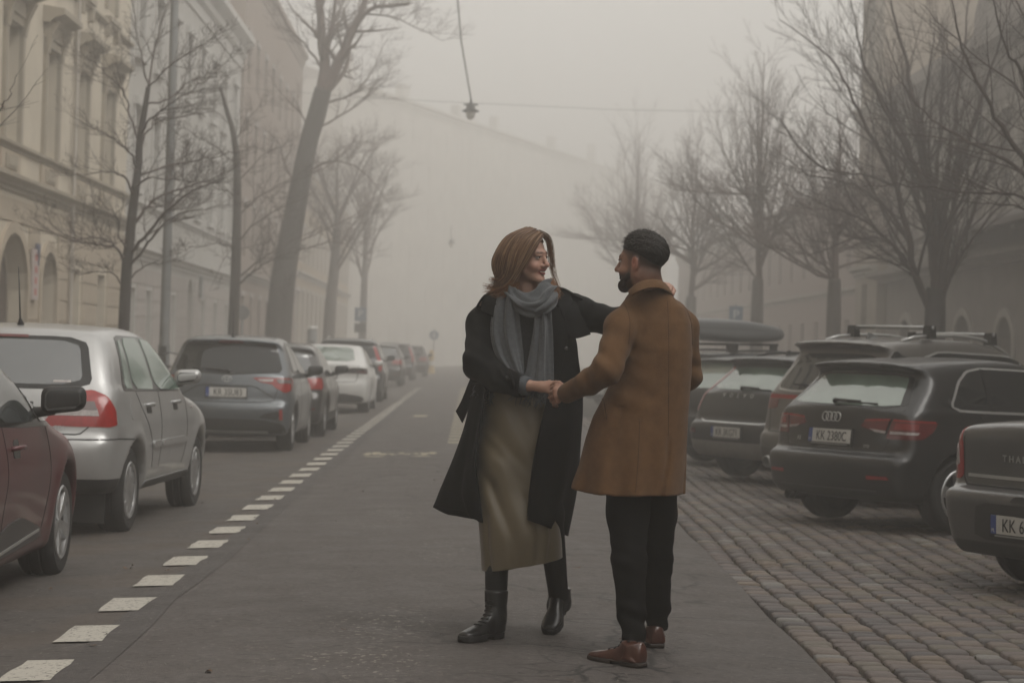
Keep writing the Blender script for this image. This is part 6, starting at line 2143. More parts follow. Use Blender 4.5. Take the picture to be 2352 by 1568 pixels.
# grey SUV with roof bars
p_suv = paint('pewter_metallic', (0.115, 0.108, 0.100), metal=.45, rough=.38, coat=.8, dust=.15)
def car_suv():
    L, H = 4.52, 1.66
    prof = hatch_profile(L, H, bump_z=.66, belt_rear=1.10, win_in=.14, roof_in=.46, spoil=.20, hood_z=1.04, ws_base=3.12, ws_top=2.05, clear=.24, lip=.05)
    c = Car('parked_car', 'grey sport utility car with silver roof bars and full width red light strip', (2.94, 21.2, -.115), R(-TH), L, 1.865, prof, 1.06, .68, (.86, 3.54), .345, p_suv, res=.034)
    c.panel('rear_window', [(-.70, 1.13), (-.60, 1.10), (.60, 1.10), (.70, 1.13), (.57, 1.47), (-.57, 1.47)], 0, .005, g_dark, rnd=1)
    c.ribbon('window_chrome', [(-.60, 1.40), (-.71, 1.15), (-.66, 1.10), (-.4, 1.085), (.4, 1.085), (.66, 1.10), (.71, 1.15), (.60, 1.40)], 0, .016, .006, m_chrome, smooth=0)
    c.panel('light_strip', [(-.78, 1.005), (.78, 1.005), (.78, 1.045), (-.78, 1.045)], 0, .007, m_red, rnd=0)
    for sg in (1, -1):
        F_ = (lambda p: p) if sg > 0 else mirr
        c.panel('tail_light', F_([(.62, .90), (1.0, .90), (1.0, 1.05), (.62, 1.05)]), 22 * sg, .005, m_red_dk, rnd=1)
    c.text('VOYAGER', .0, .94, .03, spacing=1.5) if False else None
    c.lower(.50, mat('suv_cladding', (.06, .056, .052), .6, var=.2), y1=.55)
    c.panel('skid_plate', [(-.6, .26), (.6, .26), (.55, .36), (-.55, .36)], 0, .012, mat('skid_silver', (.25, .24, .23), .5, metal=.3), rnd=1)
    c.ribbon('panel_gap', [(-.76, .98), (-.70, .70), (-.6, .67), (.6, .67), (.70, .70), (.76, .98)], 0, .012, .0016, m_seamgap)
    c.plate('', .80, R(-4))
    MB().lathe([(.05, 0), (.06, .003), (.06, .15), (.05, .15), (.05, 0)], 16, axis=1, c=(-.62, .02, .36)).build('exhaust', m_chrome, c.e, smooth=True)
    sw = [(.62, 1.16), (.72, 1.11), (2.95, 1.06), (2.35, 1.43), (2.05, 1.51), (1.1, 1.53), (.85, 1.46)]
    c.panel('window_chrome', sw, 90, .003, m_chrome, rnd=1, mirror=True)
    c.panel('side_window', [(.65, 1.16), (.74, 1.13), (2.88, 1.08), (2.33, 1.415), (2.04, 1.49), (1.1, 1.51), (.88, 1.445)], 90, .006, g_dark, rnd=1, mirror=True)
    c.wiper((0, 1.13), (-.42, 1.15))
    c.fin_antenna(.78, m_=m_steel)
    c.seams_common(None, [[(2.8, 1.05), (2.85, .6), (2.7, .4)], [(1.8, 1.08), (1.82, .6), (1.78, .4)]])
    c.wheels((5, 'split'), .235, .70)
    c.mirrors(2.75, 1.16, p_suv)
    w = c.w
    for sg in (1, -1):
        pts = []
        ys_ = np.linspace(.72, 2.45, 11)
        for i, y in enumerate(ys_):
            hp = c.bvh.ray_cast(Vector((sg * w * .60, y, 5)), Vector((0, 0, -1)))[0]
            pts.append(hp + Vector((0, 0, .05 * math.sin(math.pi * min(1, max(0, i / 10))) ** .4)))
        MB().tube(pts, .018, 8).build('roof_rail', m_chrome, c.e, smooth=True)
    for y in (1.10, 1.95):
        hp = c.bvh.ray_cast(Vector((w * .60, y, 5)), Vector((0, 0, -1)))[0]
        z = hp.z + .125
        bar = MB().tube([(-w * .66, y, z), (0, y, z + .004), (w * .66, y, z)], .02, 8).build('roof_bar', m_alloy, c.e, smooth=True)
        for sg in (1, -1):
            f_ = MB()
            f_.prism([(y - .05, hp.z + .02), (y + .05, hp.z + .02), (y + .035, z + .02), (y - .035, z + .02)], 0, sg * w * .60 - .045, sg * w * .60 + .055)
            f_.build('bar_foot', m_black_pl, bar)
    return c
car_suv()

# black estate with letters across the tail
p_blk2 = paint('black_blue_paint', (0.009, 0.0095, 0.011), rough=.38, coat=.5, dust=.3)
def car_estate():
    L, H = 4.37, 1.47
    prof = hatch_profile(L, H, bump_z=.66, belt_rear=1.02, win_in=.20, roof_in=.58, spoil=.16, hood_z=.96, ws_base=3.0, ws_top=2.0, clear=.24, lip=.07)
    c = Car('parked_car', 'black crossover with pale bumper and widely spaced chrome letters on tail', (2.46, 24.2, -.115), R(-TH), L, 1.80, prof, .97, .68, (.82, 3.46), .325, p_blk2, res=.034)
    c.panel('rear_window', [(-.64, 1.04), (.64, 1.04), (.53, 1.30), (-.53, 1.30)], 0, .005, g_pale, rnd=1)
    for sg in (1, -1):
        F_ = (lambda p: p) if sg > 0 else mirr
        c.panel('tail_light', F_([(.80, .78), (.88, .78), (.89, .95), (.83, 1.05), (.70, 1.30), (.66, 1.30), (.74, 1.08), (.78, .96)]), 12 * sg, .005, m_red, rnd=1, step=.03)
        c.panel('reflector', F_([(.64, .53), (.80, .53), (.79, .58), (.66, .58)]), 15 * sg, .006, m_red_dk, rnd=0)
    c.text('V O L V O', 0, .975, .05, spacing=1.8)
    c.lower(.45, mat('bumper_pewter', (.21, .20, .185), .5, metal=.2, var=.15), y1=.5)
    c.ribbon('gate_chrome', [(-.62, .69), (-.50, .665), (.50, .665), (.62, .69)], 0, .016, .006, m_chrome, smooth=0)
    c.ribbon('panel_gap', [(-.72, .98), (-.66, .72), (-.58, .685), (.58, .685), (.66, .72), (.72, .98)], 0, .012, .0016, m_seamgap)
    c.plate('KR 3KG71', .56, R(0))
    c.wiper((0, 1.05), (.46, 1.04))
    c.fin_antenna(.85)
    sw = [(.70, 1.06), (.8, 1.01), (2.8, .97), (2.25, 1.29), (2.0, 1.355), (1.2, 1.37), (.95, 1.29)]
    c.panel('side_window', sw, 90, .005, g_dark, rnd=1, mirror=True)
    c.seams_common(None, [[(2.7, .95), (2.75, .6), (2.6, .36)], [(1.75, .98), (1.77, .6), (1.73, .36)]])
    for sg in (1, -1):
        pts = []
        for i, y in enumerate(np.linspace(.85, 2.3, 9)):
            hp = c.bvh.ray_cast(Vector((sg * c.w * .58, y, 5)), Vector((0, 0, -1)))[0]
            pts.append(hp + Vector((0, 0, .035 if 0 < i < 8 else 0)))
        MB().tube(pts, .016, 8).build('roof_rail', m_black_pl, c.e, smooth=True)
    c.wheels((5, 'plain'), .215, .70)
    c.mirrors(2.6, 1.06, p_blk2)
    return c
car_estate()
car_generic('dark hatchback with pale green rear window half hidden by the man', (2.36, 27.7, -.115), R(-TH), 4.3, 1.79, 1.44, p_blk2, 'block', g_pale, g_mid, text=None, spoil=.14)
def car_box():
    c = car_generic('dark estate car carrying a grey roof box beside the man', (2.30, 31.6, -.115), R(-TH), 4.6, 1.82, 1.50, p_navy, 'tall', g_mid, g_mid, rails=True)
    bars = []
    for y in (.85, 1.6):
        hp = c.bvh.ray_cast(Vector((.5, y, 5)), Vector((0, 0, -1)))[0]
        b = MB().tube([(-.62, y, hp.z + .14), (.62, y, hp.z + .14)], .02, 8).build('roof_bar', m_black_pl, c.e, smooth=True)
        for sg in (1, -1):
            MB().box((sg * .52 - .04, y - .045, hp.z - .0), (sg * .52 + .04, y + .045, hp.z + .13)).build('bar_foot', m_black_pl, b)
    def f(p):
        q = p - np.array([0, 1.12, hp.z + .33])
        t = np.clip(q[:, 1] / 1.0, -1, 1)
        hz_ = .165 - .08 * np.clip(t, 0, 1) ** 1.5 - .03 * np.clip(-t, 0, 1) ** 2
        d = np.stack([np.abs(q[:, 0]) - .36 * (1 - .35 * np.clip(t, 0, 1) ** 3), np.abs(q[:, 1]) - .98, np.abs(q[:, 2] + .03 * t) - hz_], 1)
        dm = smax(smax(d[:, 0], d[:, 1], .12), d[:, 2], .12)
        return dm + .006 * np.exp(-(q[:, 2] / .012) ** 2)
    me = sdf_mesh('roof_box', f, (-.5, -.1, hp.z), (.5, 2.4, hp.z + .7), .025)
    o = obj('roof_box', me, mat('roof_box_grey', (.14, .145, .15), .4, coat=.3), None, smooth=True)
    o.matrix_world = c.e.matrix_basis.copy()
    tag(o, 'grey long roof box carried on the estate car beside the man', 'roof box')
    bm = MB().box((-.34, .60, hp.z + .325), (.34, .605, hp.z + .335))
    return c
car_box()
for (x, y, lab, pt) in ((2.38, 46.0, 'grey car glimpsed between the couple, nearer of the two', p_suv), (2.25, 56.0, 'pale car glimpsed between the couple, farther of the two', p_white)):
    car_generic(lab, (x, y, -.115), R(-TH), 4.3, 1.8, 1.46, pt, 'block', g_pale, g_pale, res=.05)
# ------------------------------------------------------------------ people
def A(v): return np.array(tuple(v), float)
def PA(px, py, Y): return A(P(px, py, Y))

def sheet(name, grid, nu, nv, thick, mat_, parent=None, disp=None, wrap=False):
    """smooth cloth sheet through a control grid (rows of points), given real thickness"""
    g = np.array([[tuple(p) for p in row] for row in grid], float)
    rows = np.array([catmull(r, nu, wrap) for r in g])
    cols = np.array([catmull(rows[:, j], nv) for j in range(rows.shape[1])])      # j, i
    V = np.transpose(cols, (1, 0, 2))
    ni, nj = V.shape[:2]
    du = np.gradient(V, axis=1); dv = np.gradient(V, axis=0)
    if wrap: du = (np.roll(V, -1, 1) - np.roll(V, 1, 1)) / 2
    N = np.cross(du, dv); N /= np.maximum(np.linalg.norm(N, axis=2), 1e-9)[..., None]
    if disp is not None:
        V = V + N * disp(V, np.linspace(0, 1, ni)[:, None], np.linspace(0, 1, nj)[None, :])[..., None]
    vs = np.concatenate([(V + N * thick / 2).reshape(-1, 3), (V - N * thick / 2).reshape(-1, 3)])
    n = ni * nj
    fs = []
    jr = nj if wrap else nj - 1
    for i in range(ni - 1):
        for j in range(jr):
            a, b, c, d = i * nj + j, i * nj + (j + 1) % nj, (i + 1) * nj + (j + 1) % nj, (i + 1) * nj + j
            fs.append((a, b, c, d)); fs.append((n + d, n + c, n + b, n + a))
    edge = [(i * nj, (i + 1) * nj) for i in range(ni - 1)] + [((i + 1) * nj + nj - 1, i * nj + nj - 1) for i in range(ni - 1)] if not wrap else []
    edge += [(j + 1 if j + 1 < nj else 0, j) for j in range(jr)] + [((ni - 1) * nj + j, (ni - 1) * nj + (j + 1) % nj) for j in range(jr)]
    for a, b in edge: fs.append((a, b, n + b, n + a))
    return MB().add(vs, fs).build(name, mat_, parent, smooth=True)

def fbm(p, sc, seed=0):
    """cheap smooth pseudo-noise from summed sines, about -1..1"""
    r = np.random.RandomState(seed)
    o = np.zeros(len(p))
    for k in range(6):
        w = r.normal(size=3); w /= np.linalg.norm(w)
        f = sc * (1 + .6 * k)
        o += np.sin(p @ w * f + r.uniform(0, 6) + .8 * np.sin(p @ r.normal(size=3) * sc * .5)) / (1 + .5 * k)
    return o / 2.6

def folds(p, c, rad, d, freq, amp, warp=6.0, ph=0.0):
    """parallel creases round a point"""
    q = p - np.asarray(c)
    d = np.asarray(d, float); d = d / np.linalg.norm(d)
    w = np.exp(-(q * q).sum(1) / (rad * rad))
    s = q @ d + .012 * np.sin(q @ np.array([warp, warp * .7, -warp])) 
    return amp * w * np.sin(s * freq + ph)

class Frame:
    def __init__(self, c, yaw_dir, roll=0.0, pitch=0.0):
        """yaw_dir: facing in world xy; local axes forward, side (nearest the camera), up"""
        f = Vector((*yaw_dir, 0)).normalized()
        u = Vector((0, 0, 1))
        s = Vector((f.y, -f.x, 0))
        if s.y > 0: s = -s
        f2 = (f * math.cos(pitch) + u * math.sin(pitch)); u2 = (u * math.cos(pitch) - f * math.sin(pitch))
        s2 = s * math.cos(roll) + u2 * math.sin(roll); u3 = u2 * math.cos(roll) - s * math.sin(roll)
        self.M = np.array([tuple(f2), tuple(s2), tuple(u3)])
        self.c = A(c)
    def loc(self, p): return (p - self.c) @ self.M.T
    def wld(self, q): return np.asarray(q) @ self.M + self.c
    def V(self, *q): return Vector(tuple(self.wld(np.array(q, float))))

def head_sdf(q, fem=True, smile=True):
    s = np.abs(q[:, 1])
    qq = np.stack([q[:, 0], s, q[:, 2]], 1)
    d = smin(ell(qq, (-.018, 0, .030), (.098, .075, .086)), ell(qq, (.022, 0, -.032), (.070, .060, .088)), .03)
    d = smin(d, cone(qq, (.0, .050, -.055), (.066, .012, -.103), .024, .019 if fem else .023), .025)
    d = smin(d, ell(qq, (.076, 0, -.105), (.019, .020 if fem else .026, .016)), .014)
    d = smin(d, ell(qq, (.060, .037, -.044), (.026, .023, .022 if smile else .018)), .016)
    d = smin(d, cone(qq, (.086, 0, .020), (.074, .040, .016), .012, .010), .014)
    d = smax(d, -(np.linalg.norm(qq - np.array([.102, .032, .000]), axis=1) - .0145), .012)
    n = cone(qq, (.089, 0, .006), (.111, 0, -.034), .0075, .0105)
    n = smin(n, np.linalg.norm(qq - np.array([.113, 0, -.037]), axis=1) - .0108, .006)
    n = smin(n, np.linalg.norm(qq - np.array([.098, .0125, -.041]), axis=1) - .0082, .006)
    d = smin(d, n, .009)
    if fem:
        d = smin(d, cone(qq, (.098, 0, -.0605), (.080, .026, -.0575), .0055, .0035), .004)
        d = smin(d, cone(qq, (.0955, 0, -.0775), (.080, .025, -.0600), .0062, .0035), .004)
    else:
        d = smin(d, cone(qq, (.097, 0, -.064), (.082, .022, -.064), .005, .003), .004)
        d = smin(d, cone(qq, (.095, 0, -.075), (.082, .022, -.067), .006, .003), .004)
    if fem: d = smax(d, -ell(qq, (.093, 0, -.0682), (.016, .0215, .0042)), .002)
    # upper and lower lids
    d = smin(d, cone(qq, (.091, .020, .006), (.083, .044, .003), .0038, .003), .004)
    d = smin(d, cone(qq, (.088, .022, -.0085), (.081, .042, -.006), .0030, .003), .005)
    # ear
    e = ell(qq - np.array([.35, 0, 0]) * 0, (-.010, .075, -.014), (.018, .011, .031))
    e = smax(e, -(ell(qq, (-.004, .087, -.010), (.010, .008, .018))), .005)
    e = smin(e, np.linalg.norm(qq - np.array([-.004, .071, -.043]), axis=1) - .008, .01)
    d = smin(d, e, .007)
    return d

def hand_chain(p, wrist, palm_c, knuckles, fingers, thumb, rp=.020, rf=.0085, wr=.026):
    """wrist, knuckle points, finger polylines (3 joints each) and a thumb polyline, all in world space"""
    d = cone(p, wrist, palm_c, wr, rp + .004)
    for k in knuckles: d = smin(d, cone(p, palm_c, k, rp, rf + .0035), .012)
    for i in range(len(knuckles) - 1): d = smin(d, cone(p, knuckles[i], knuckles[i + 1], rf + .002, rf + .002), .008)
    for i, fg in enumerate(fingers):
        pts = [knuckles[i]] + list(fg)
        r = [rf + .0015, rf + .0005, rf - .0005, rf - .0015][:len(pts)]
        d = smin(d, chain(p, pts, r, .004), .005)
    d = smin(d, chain(p, thumb, [rp * .8, rf + .003, rf + .0008, rf - .001][:len(thumb)], .006), .010)
    return d

def skin_mat(name, c):
    m = mat(name, c, .48, sss=.12, attr='tone', var=.06, vscale=60, bump=.12, bscale=260, spec=.4)
    return m

def color_attr(o, cols, name='tone'):
    me = o.data
    at = me.color_attributes.new(name, 'FLOAT_COLOR', 'POINT')
    c4 = np.concatenate([cols, np.ones((len(cols), 1))], 1).astype(np.float32)
    at.data.foreach_set('color', c4.ravel())

def verts(o):
    n = len(o.data.vertices)
    co = np.empty(n * 3, np.float32); o.data.vertices.foreach_get('co', co)
    return co.reshape(-1, 3).astype(float)

def bvh_of(o):
    return BVHTree.FromPolygons([v.co[:] for v in o.data.vertices], [tuple(p.vertices) for p in o.data.polygons])

def rebase(root, objs):
    """meshes were made in world coordinates; seat them under the person's Empty"""
    for o in objs:
        if o.parent == root: o.matrix_parent_inverse = Matrix.Translation(-root.location)

def blend(c, c2, w): return c * (1 - w[:, None]) + np.asarray(c2) * w[:, None]

def shoe_sdf(p, heel, d, L, W=.046, H=.055, boot=None, pitch=0.0):
    """heel: point on the ground under the heel; d: toe direction on the ground"""
    f = Vector((d[0], d[1], 0)).normalized(); u = Vector((0, 0, 1)); s = f.cross(u)
    f2 = f * math.cos(pitch) + u * math.sin(pitch); u2 = u * math.cos(pitch) - f * math.sin(pitch)
    M = np.array([tuple(f2), tuple(s), tuple(u2)])
    q = (p - A(heel)) @ M.T
    t = np.clip(q[:, 0] / L, -.2, 1.2)
    half = np.interp(t, [-.1, 0, .08, .25, .45, .68, .85, .95, 1.0, 1.1], [.5, .62, .74, .74, .76, 1.0, .88, .62, .3, .0]) * W
    top = np.interp(t, [-.1, 0, .2, .35, .5, .65, .8, .92, 1.0], [H * 1.25, H * 1.35, H * 1.35, H * 1.25, H * 1.02, H * .82, H * .68, H * .58, H * .3])
    return q, t, half, top

def make_shoe(parent, heel, d, L, W, H, upper_mat, sole_mat, name, shaft=None, pitch=0.0, sole_h=.022, heel_h=.028, laces=False, res=.006):
    heel = Vector(heel)
    def up(p):
        q, t, half, top = shoe_sdf(p, heel, d, L, W, H, None, pitch)
        b = sole_h
        cz = b + (top - b) * .35
        a = np.abs(q[:, 1]) / np.maximum(half, .004)
        zt = b + (top - b) * np.sqrt(np.clip(1 - np.clip(a, 0, 1) ** 2.6, 0, 1))
        dd = np.maximum(np.abs(q[:, 1]) - half, q[:, 2] - zt) * .7
        dd = smax(dd, b - .004 - q[:, 2], .004)
        dd = smax(dd, -q[:, 0] - .004, .02); dd = smax(dd, q[:, 0] - L * .995, .015)
        if shaft:
            sh = chain(p, [A(x) for x in shaft[0]], shaft[1], .02)
            sh = smax(sh, (p[:, 2] - shaft[2]), .006)
            dd = smin(dd, sh, .045)
            dd = smax(dd, b - .004 - q[:, 2], .004)
            dd = dd + folds(p, A(shaft[0][0]) + np.array([0, -.03, .02]), .05, (.2, .3, 1), 150, .0014, 20)
        return dd
    lo = [min(heel.x, heel.x + d[0] * L) - .12, min(heel.y, heel.y + d[1] * L) - .12, heel.z + min(0, L * math.sin(pitch)) - .05]
    hi = [max(heel.x, heel.x + d[0] * L) + .12, max(heel.y, heel.y + d[1] * L) + .12, heel.z + (.5 if shaft else .22)]
    o = obj(name, sdf_mesh(name, up, lo, hi, res, lip=2.2), upper_mat, parent, smooth=True)
    def so(p):
        q, t, half, top = shoe_sdf(p, heel, d, L, W, H, None, pitch)
        dd = np.abs(q[:, 1]) - (half + .004)
        arch = np.where((t > .30) & (t < .48), heel_h * .45, 0)
        dd = smax(dd, q[:, 2] - sole_h, .003)
        dd = smax(dd, arch - q[:, 2], .003)
        dd = smax(dd, -q[:, 0] - .007, .012); dd = smax(dd, q[:, 0] - L * 1.015, .012)
        return dd
    so_ = obj('sole', sdf_mesh('sole', so, lo, [hi[0], hi[1], heel.z + .1 + (.08 if pitch else 0)], res, lip=2.2), sole_mat, o, smooth=True)
    if laces:
        f = Vector((d[0], d[1], 0)).normalized(); s = f.cross(Vector((0, 0, 1)))
        b = bvh_of(o)
        lm = MB()
        for k in range(7):
            base = heel + f * (L * (.58 - .045 * k)) + Vector((0, 0, H * .9 + .017 * k))
            for sg in (-1, 1):
                pts = []
                for j in range(5):
                    w = (-1 + j / 2) * .022
                    p0 = base + s * w * sg + f * (.006 * (j - 2)) + Vector((0, 0, .004 * (j - 2)))
                    hit = b.ray_cast(p0 + f * .25 + Vector((0, 0, .12)), (-f - Vector((0, 0, .48))).normalized())
                    if hit[0] is not None: pts.append(hit[0] + hit[1] * .002)
                if len(pts) > 2: lm.tube(pts, .0026, 5)
        if lm.v: lm.build('lace', m_lace, o, smooth=True)
    return o

m_lace = mat('lace_black', (.012, .012, .012), .8)
m_coatb = mat('black_wool_coat', (0.0055, 0.0055, 0.0060), .9, sheen=.02, var=.25, vscale=12, bump=.25, bscale=300, spec=.15)
m_camel = mat('camel_wool', (0.152, 0.082, 0.039), .9, sheen=.08, var=.16, vscale=22, bump=.35, bscale=330, spec=.12, col2=(0.112, 0.059, 0.027))
m_camel_d = mat('camel_seam', (0.045, 0.022, 0.010), .95)
m_trous = mat('black_trousers', (0.0050, 0.0048, 0.0050), .9, var=.2, vscale=20, bump=.25, bscale=280, spec=.12)
m_tights = mat('black_tights', (0.006, 0.006, 0.0065), .75, spec=.3)
m_boot = mat('black_boot_leather', (0.0085, 0.0085, 0.009), .30, coat=.25, var=.3, vscale=30, bump=.15, bscale=120, crough=.2)
m_sole = mat('rubber_sole', (0.012, 0.011, 0.011), .8, bump=.3, bscale=150)
m_tan = mat('chestnut_leather', (0.072, 0.025, 0.015), .30, coat=.35, var=.35, vscale=26, col2=(.055, .018, .011), crough=.18)
m_tsole = mat('dark_brown_sole', (0.022, 0.014, 0.010), .7)
m_skirt = mat('olive_satin', (0.140, 0.112, 0.070), .36, sheen=.2, var=.05, vscale=9, bump=.06, bscale=420, spec=.45)
m_scarf = mat('grey_wool_scarf', (0.088, 0.094, 0.100), .95, sheen=.25, var=.22, vscale=60, bump=.35, bscale=330, spec=.15)
m_knit = mat('charcoal_knit', (0.050, 0.052, 0.052), .95, var=.3, vscale=90, bump=.5, bscale=200, spec=.15)
m_cuff = mat('grey_rib_knit', (0.095, 0.103, 0.112), .95, var=.2, vscale=50, bump=.3, bscale=220, spec=.15)
m_hairw = mat('auburn_hair', (0.185, 0.106, 0.058), .40, var=.35, vscale=40, stretch=(1, 1, .12), spec=.5, col2=(.115, .058, .029))
m_hairl = mat('light_brown_hair', (0.28, 0.175, 0.102), .38, var=.2, vscale=40, spec=.5)
m_haird = mat('deep_brown_hair', (0.10, 0.051, 0.027), .42, var=.2, vscale=40, spec=.4)
m_hairt = mat('auburn_hair_tips', (0.21, 0.095, 0.038), .45, var=.3, vscale=40, spec=.4)
m_hairm = mat('black_brown_hair', (0.010, 0.0075, 0.006), .55, var=.45, vscale=70, spec=.3, bump=.5, bscale=160)
m_beard = mat('brown_beard', (0.034, 0.018, 0.012), .75, var=.5, vscale=140, bump=.9, bscale=260, spec=.2)
m_skinw = skin_mat('skin_fair', (1, 1, 1))
m_skinm = skin_mat('skin_tanned', (1, 1, 1))
m_eye = mat('eye_white', (.50, .47, .44), .2, coat=.4)
m_iris = mat('eye_iris', (.03, .022, .016), .15)
m_teeth = mat('teeth_ivory', (.52, .48, .42), .3)
m_nail = mat('nail_lilac', (.25, .17, .22), .2, coat=.5)
m_metal = mat('watch_steel', (.45, .45, .45), .25, metal=1)

# ======================================================= the woman
YW = 9.70
wbase = P(1190, 1470, YW); wbase.z = gz(wbase.x, wbase.y)
W_ = empty('person', wbase)
tag(W_, 'laughing woman in black coat, grey scarf and olive satin skirt, holding hands', 'person')
HWc = PA(1212, 589, 9.66)
ca, sa = math.cos(R(55)), math.sin(R(55))
HW = Frame(HWc, (sa, -ca), roll=R(-3), pitch=R(-2))
HSC = 0.965

shR, elR, wrR = PA(1122, 712, 9.72), PA(1098, 835, 9.60), PA(1214, 885, 9.43)
shL, elL, wrL = PA(1296, 708, 9.76), PA(1418, 742, 9.58), PA(1514, 680, 9.40)
# right hand lies on his fingers
RK = [PA(1262, 879, 9.36), PA(1268, 884, 9.335), PA(1269, 891, 9.325), PA(1264, 899, 9.33)]
RF = [[PA(1277, 878, 9.32), PA(1286, 881, 9.30), PA(1290, 887, 9.31)],
      [PA(1281, 886, 9.30), PA(1285, 895, 9.30), PA(1278, 901, 9.32)],
      [PA(1279, 895, 9.295), PA(1279, 904, 9.30), PA(1271, 908, 9.32)],
      [PA(1271, 903, 9.305), PA(1269, 911, 9.315), PA(1261, 913, 9.335)]]
RT = [PA(1236, 883, 9.42), PA(1258, 880, 9.41), PA(1274, 882, 9.395), PA(1286, 888, 9.38)]
# left hand draped over his far shoulder
LKk = [PA(1526, 654, 9.285), PA(1534, 656, 9.270), PA(1541, 661, 9.262), PA(1546, 668, 9.262)]
LF = [[PA(1523, 654, 9.235), PA(1521, 660, 9.205), PA(1522, 667, 9.195)],
      [PA(1532, 655, 9.215), PA(1529, 662, 9.180), PA(1529, 669, 9.175)],
      [PA(1541, 660, 9.205), PA(1538, 668, 9.172), PA(1537, 675, 9.17)],
      [PA(1548, 667, 9.212), PA(1546, 674, 9.182), PA(1544, 680, 9.18)]]
LT = [PA(1518, 668, 9.34), PA(1514, 658, 9.30), PA(1512, 654, 9.26), PA(1512, 656, 9.23)]
hipR, knR, anR = PA(1160, 960, 9.72), PA(1144, 1180, 9.64), PA(1138, 1425, 9.53)
hipL, knL, anL = PA(1228, 960, 9.74), PA(1262, 1180, 9.62), PA(1285, 1385, 9.93)
neckW = PA(1209, 668, 9.70)

def woman_body(p):
    d = head_sdf(HW.loc(p) / HSC, True) * HSC
    d = smin(d, cone(p, HW.wld((-.025, 0, -.075)), neckW, .050, .056), .02)
    d = smin(d, chain(p, [neckW, PA(1208, 745, 9.76), PA(1200, 860, 9.74), PA(1192, 950, 9.74)], [.055, .085, .09, .11], .03), .03)
    d = smin(d, chain(p, [PA(1180, 700, 9.73), shR, elR, wrR], [.06, .048, .038, .024], .02), .03)
    d = smin(d, chain(p, [PA(1240, 700, 9.74), shL, elL, wrL], [.06, .048, .038, .024], .02), .03)
    d = smin(d, chain(p, [hipR, knR, anR], [.088, .054, .034], .03), .03)
    d = smin(d, chain(p, [hipL, knL, anL], [.088, .054, .034], .03), .03)
    d = smin(d, hand_chain(p, wrR, PA(1243, 888, 9.385), RK, RF, RT, .0185, .0080, .0235), .012)
    d = smin(d, hand_chain(p, wrL, PA(1524, 664, 9.335), LKk, LF, LT, .017, .0078, .0235), .012)
    return d
bw = obj('body', sdf_mesh('body', woman_body, (-.42, 8.95, -.05), (.85, 10.15, 1.92), .0050, lip=1.5), m_skinw, W_, smooth=True)
v = verts(bw)
q = HW.loc(v) / HSC
qs = np.stack([q[:, 0], np.abs(q[:, 1]), q[:, 2]], 1)
near_head = np.linalg.norm(q, axis=1) < .2
col = np.tile(np.array([.44, .265, .20]), (len(v), 1))
g = lambda c, r: np.exp(-(((qs - np.array(c)) / np.array(r)) ** 2).sum(1)) * near_head
col = blend(col, (.40, .16, .12), .55 * g((.062, .040, -.042), (.03, .025, .02)))
col = blend(col, (.40, .17, .13), .5 * g((.114, 0, -.038), (.015, .014, .014)))
lip = np.maximum(g((.097, .0, -.0605), (.02, .018, .0045)), g((.094, 0, -.078), (.02, .018, .0055)))
lip = np.maximum(lip, g((.085, .018, -.060), (.02, .010, .0045))); lip = np.maximum(lip, g((.085, .016, -.0715), (.02, .011, .005)))
col = blend(col, (.27, .070, .062), np.clip(lip * 1.5, 0, 1))
brow = np.maximum(g((.088, .022, .021), (.03, .012, .0035)), g((.082, .038, .0215), (.03, .010, .0035)))
col = blend(col, (.075, .040, .024), np.clip(brow * 1.5, 0, .9))
lash = np.maximum(g((.09, .028, .0035), (.02, .012, .0030)), g((.085, .040, .0015), (.02, .008, .0030)))
col = blend(col, (.035, .022, .017), np.clip(lash * 1.1, 0, .8))
hand_w = np.exp(-(np.linalg.norm(v - PA(1275, 895, 9.31), axis=1) / .035) ** 2)
col = blend(col, (.40, .17, .13), .45 * hand_w)
color_attr(bw, col)
kids = [bw]
# eyes and teeth
for sg in (1, -1):
    e = MB(); c = HW.V(.0765 * HSC, sg * .031 * HSC, -.001 * HSC)
    e.lathe([(0, -.0118), (.006, -.0102), (.0102, -.006), (.0118, 0), (.0102, .006), (.006, .0102), (0, .0118)], 14, c=tuple(c))
    eo = e.build('eye', m_eye, W_, smooth=True); kids.append(eo)
    look = (HW.V(.1, sg * .031 + .0015, -.002) - HW.V(0, sg * .031, 0)).normalized()
    ir = MB(); t1 = look.orthogonal().normalized(); t2 = look.cross(t1)
    ring = [c + look * .0104 + (t1 * math.cos(a) + t2 * math.sin(a)) * .0058 for a in np.linspace(0, 2 * math.pi, 14, endpoint=False)]
    ir.add([c + look * .0126] + ring, [(0, i + 1, (i + 1) % 14 + 1) for i in range(14)])
    io = ir.build('iris', m_iris, eo, smooth=True)
tm = MB()
top = [HW.V(.0800 + .0090 * math.cos(s * 1.2) , s * .0185, -.0640) for s in np.linspace(-1, 1, 11)]
bot = [HW.V(.0800 + .0090 * math.cos(s * 1.2), s * .0165, -.0700 + .002 * abs(s)) for s in np.linspace(-1, 1, 11)]
tv = []
for a, b in zip(top, bot): tv += [a + (a - Vector(tuple(HWc))).normalized() * .0005, b + (b - Vector(tuple(HWc))).normalized() * .0005]
tm.add(tv, [(2 * i, 2 * i + 2, 2 * i + 3, 2 * i + 1) for i in range(10)])
kids.append(tm.build('teeth', m_teeth, W_, smooth=True))
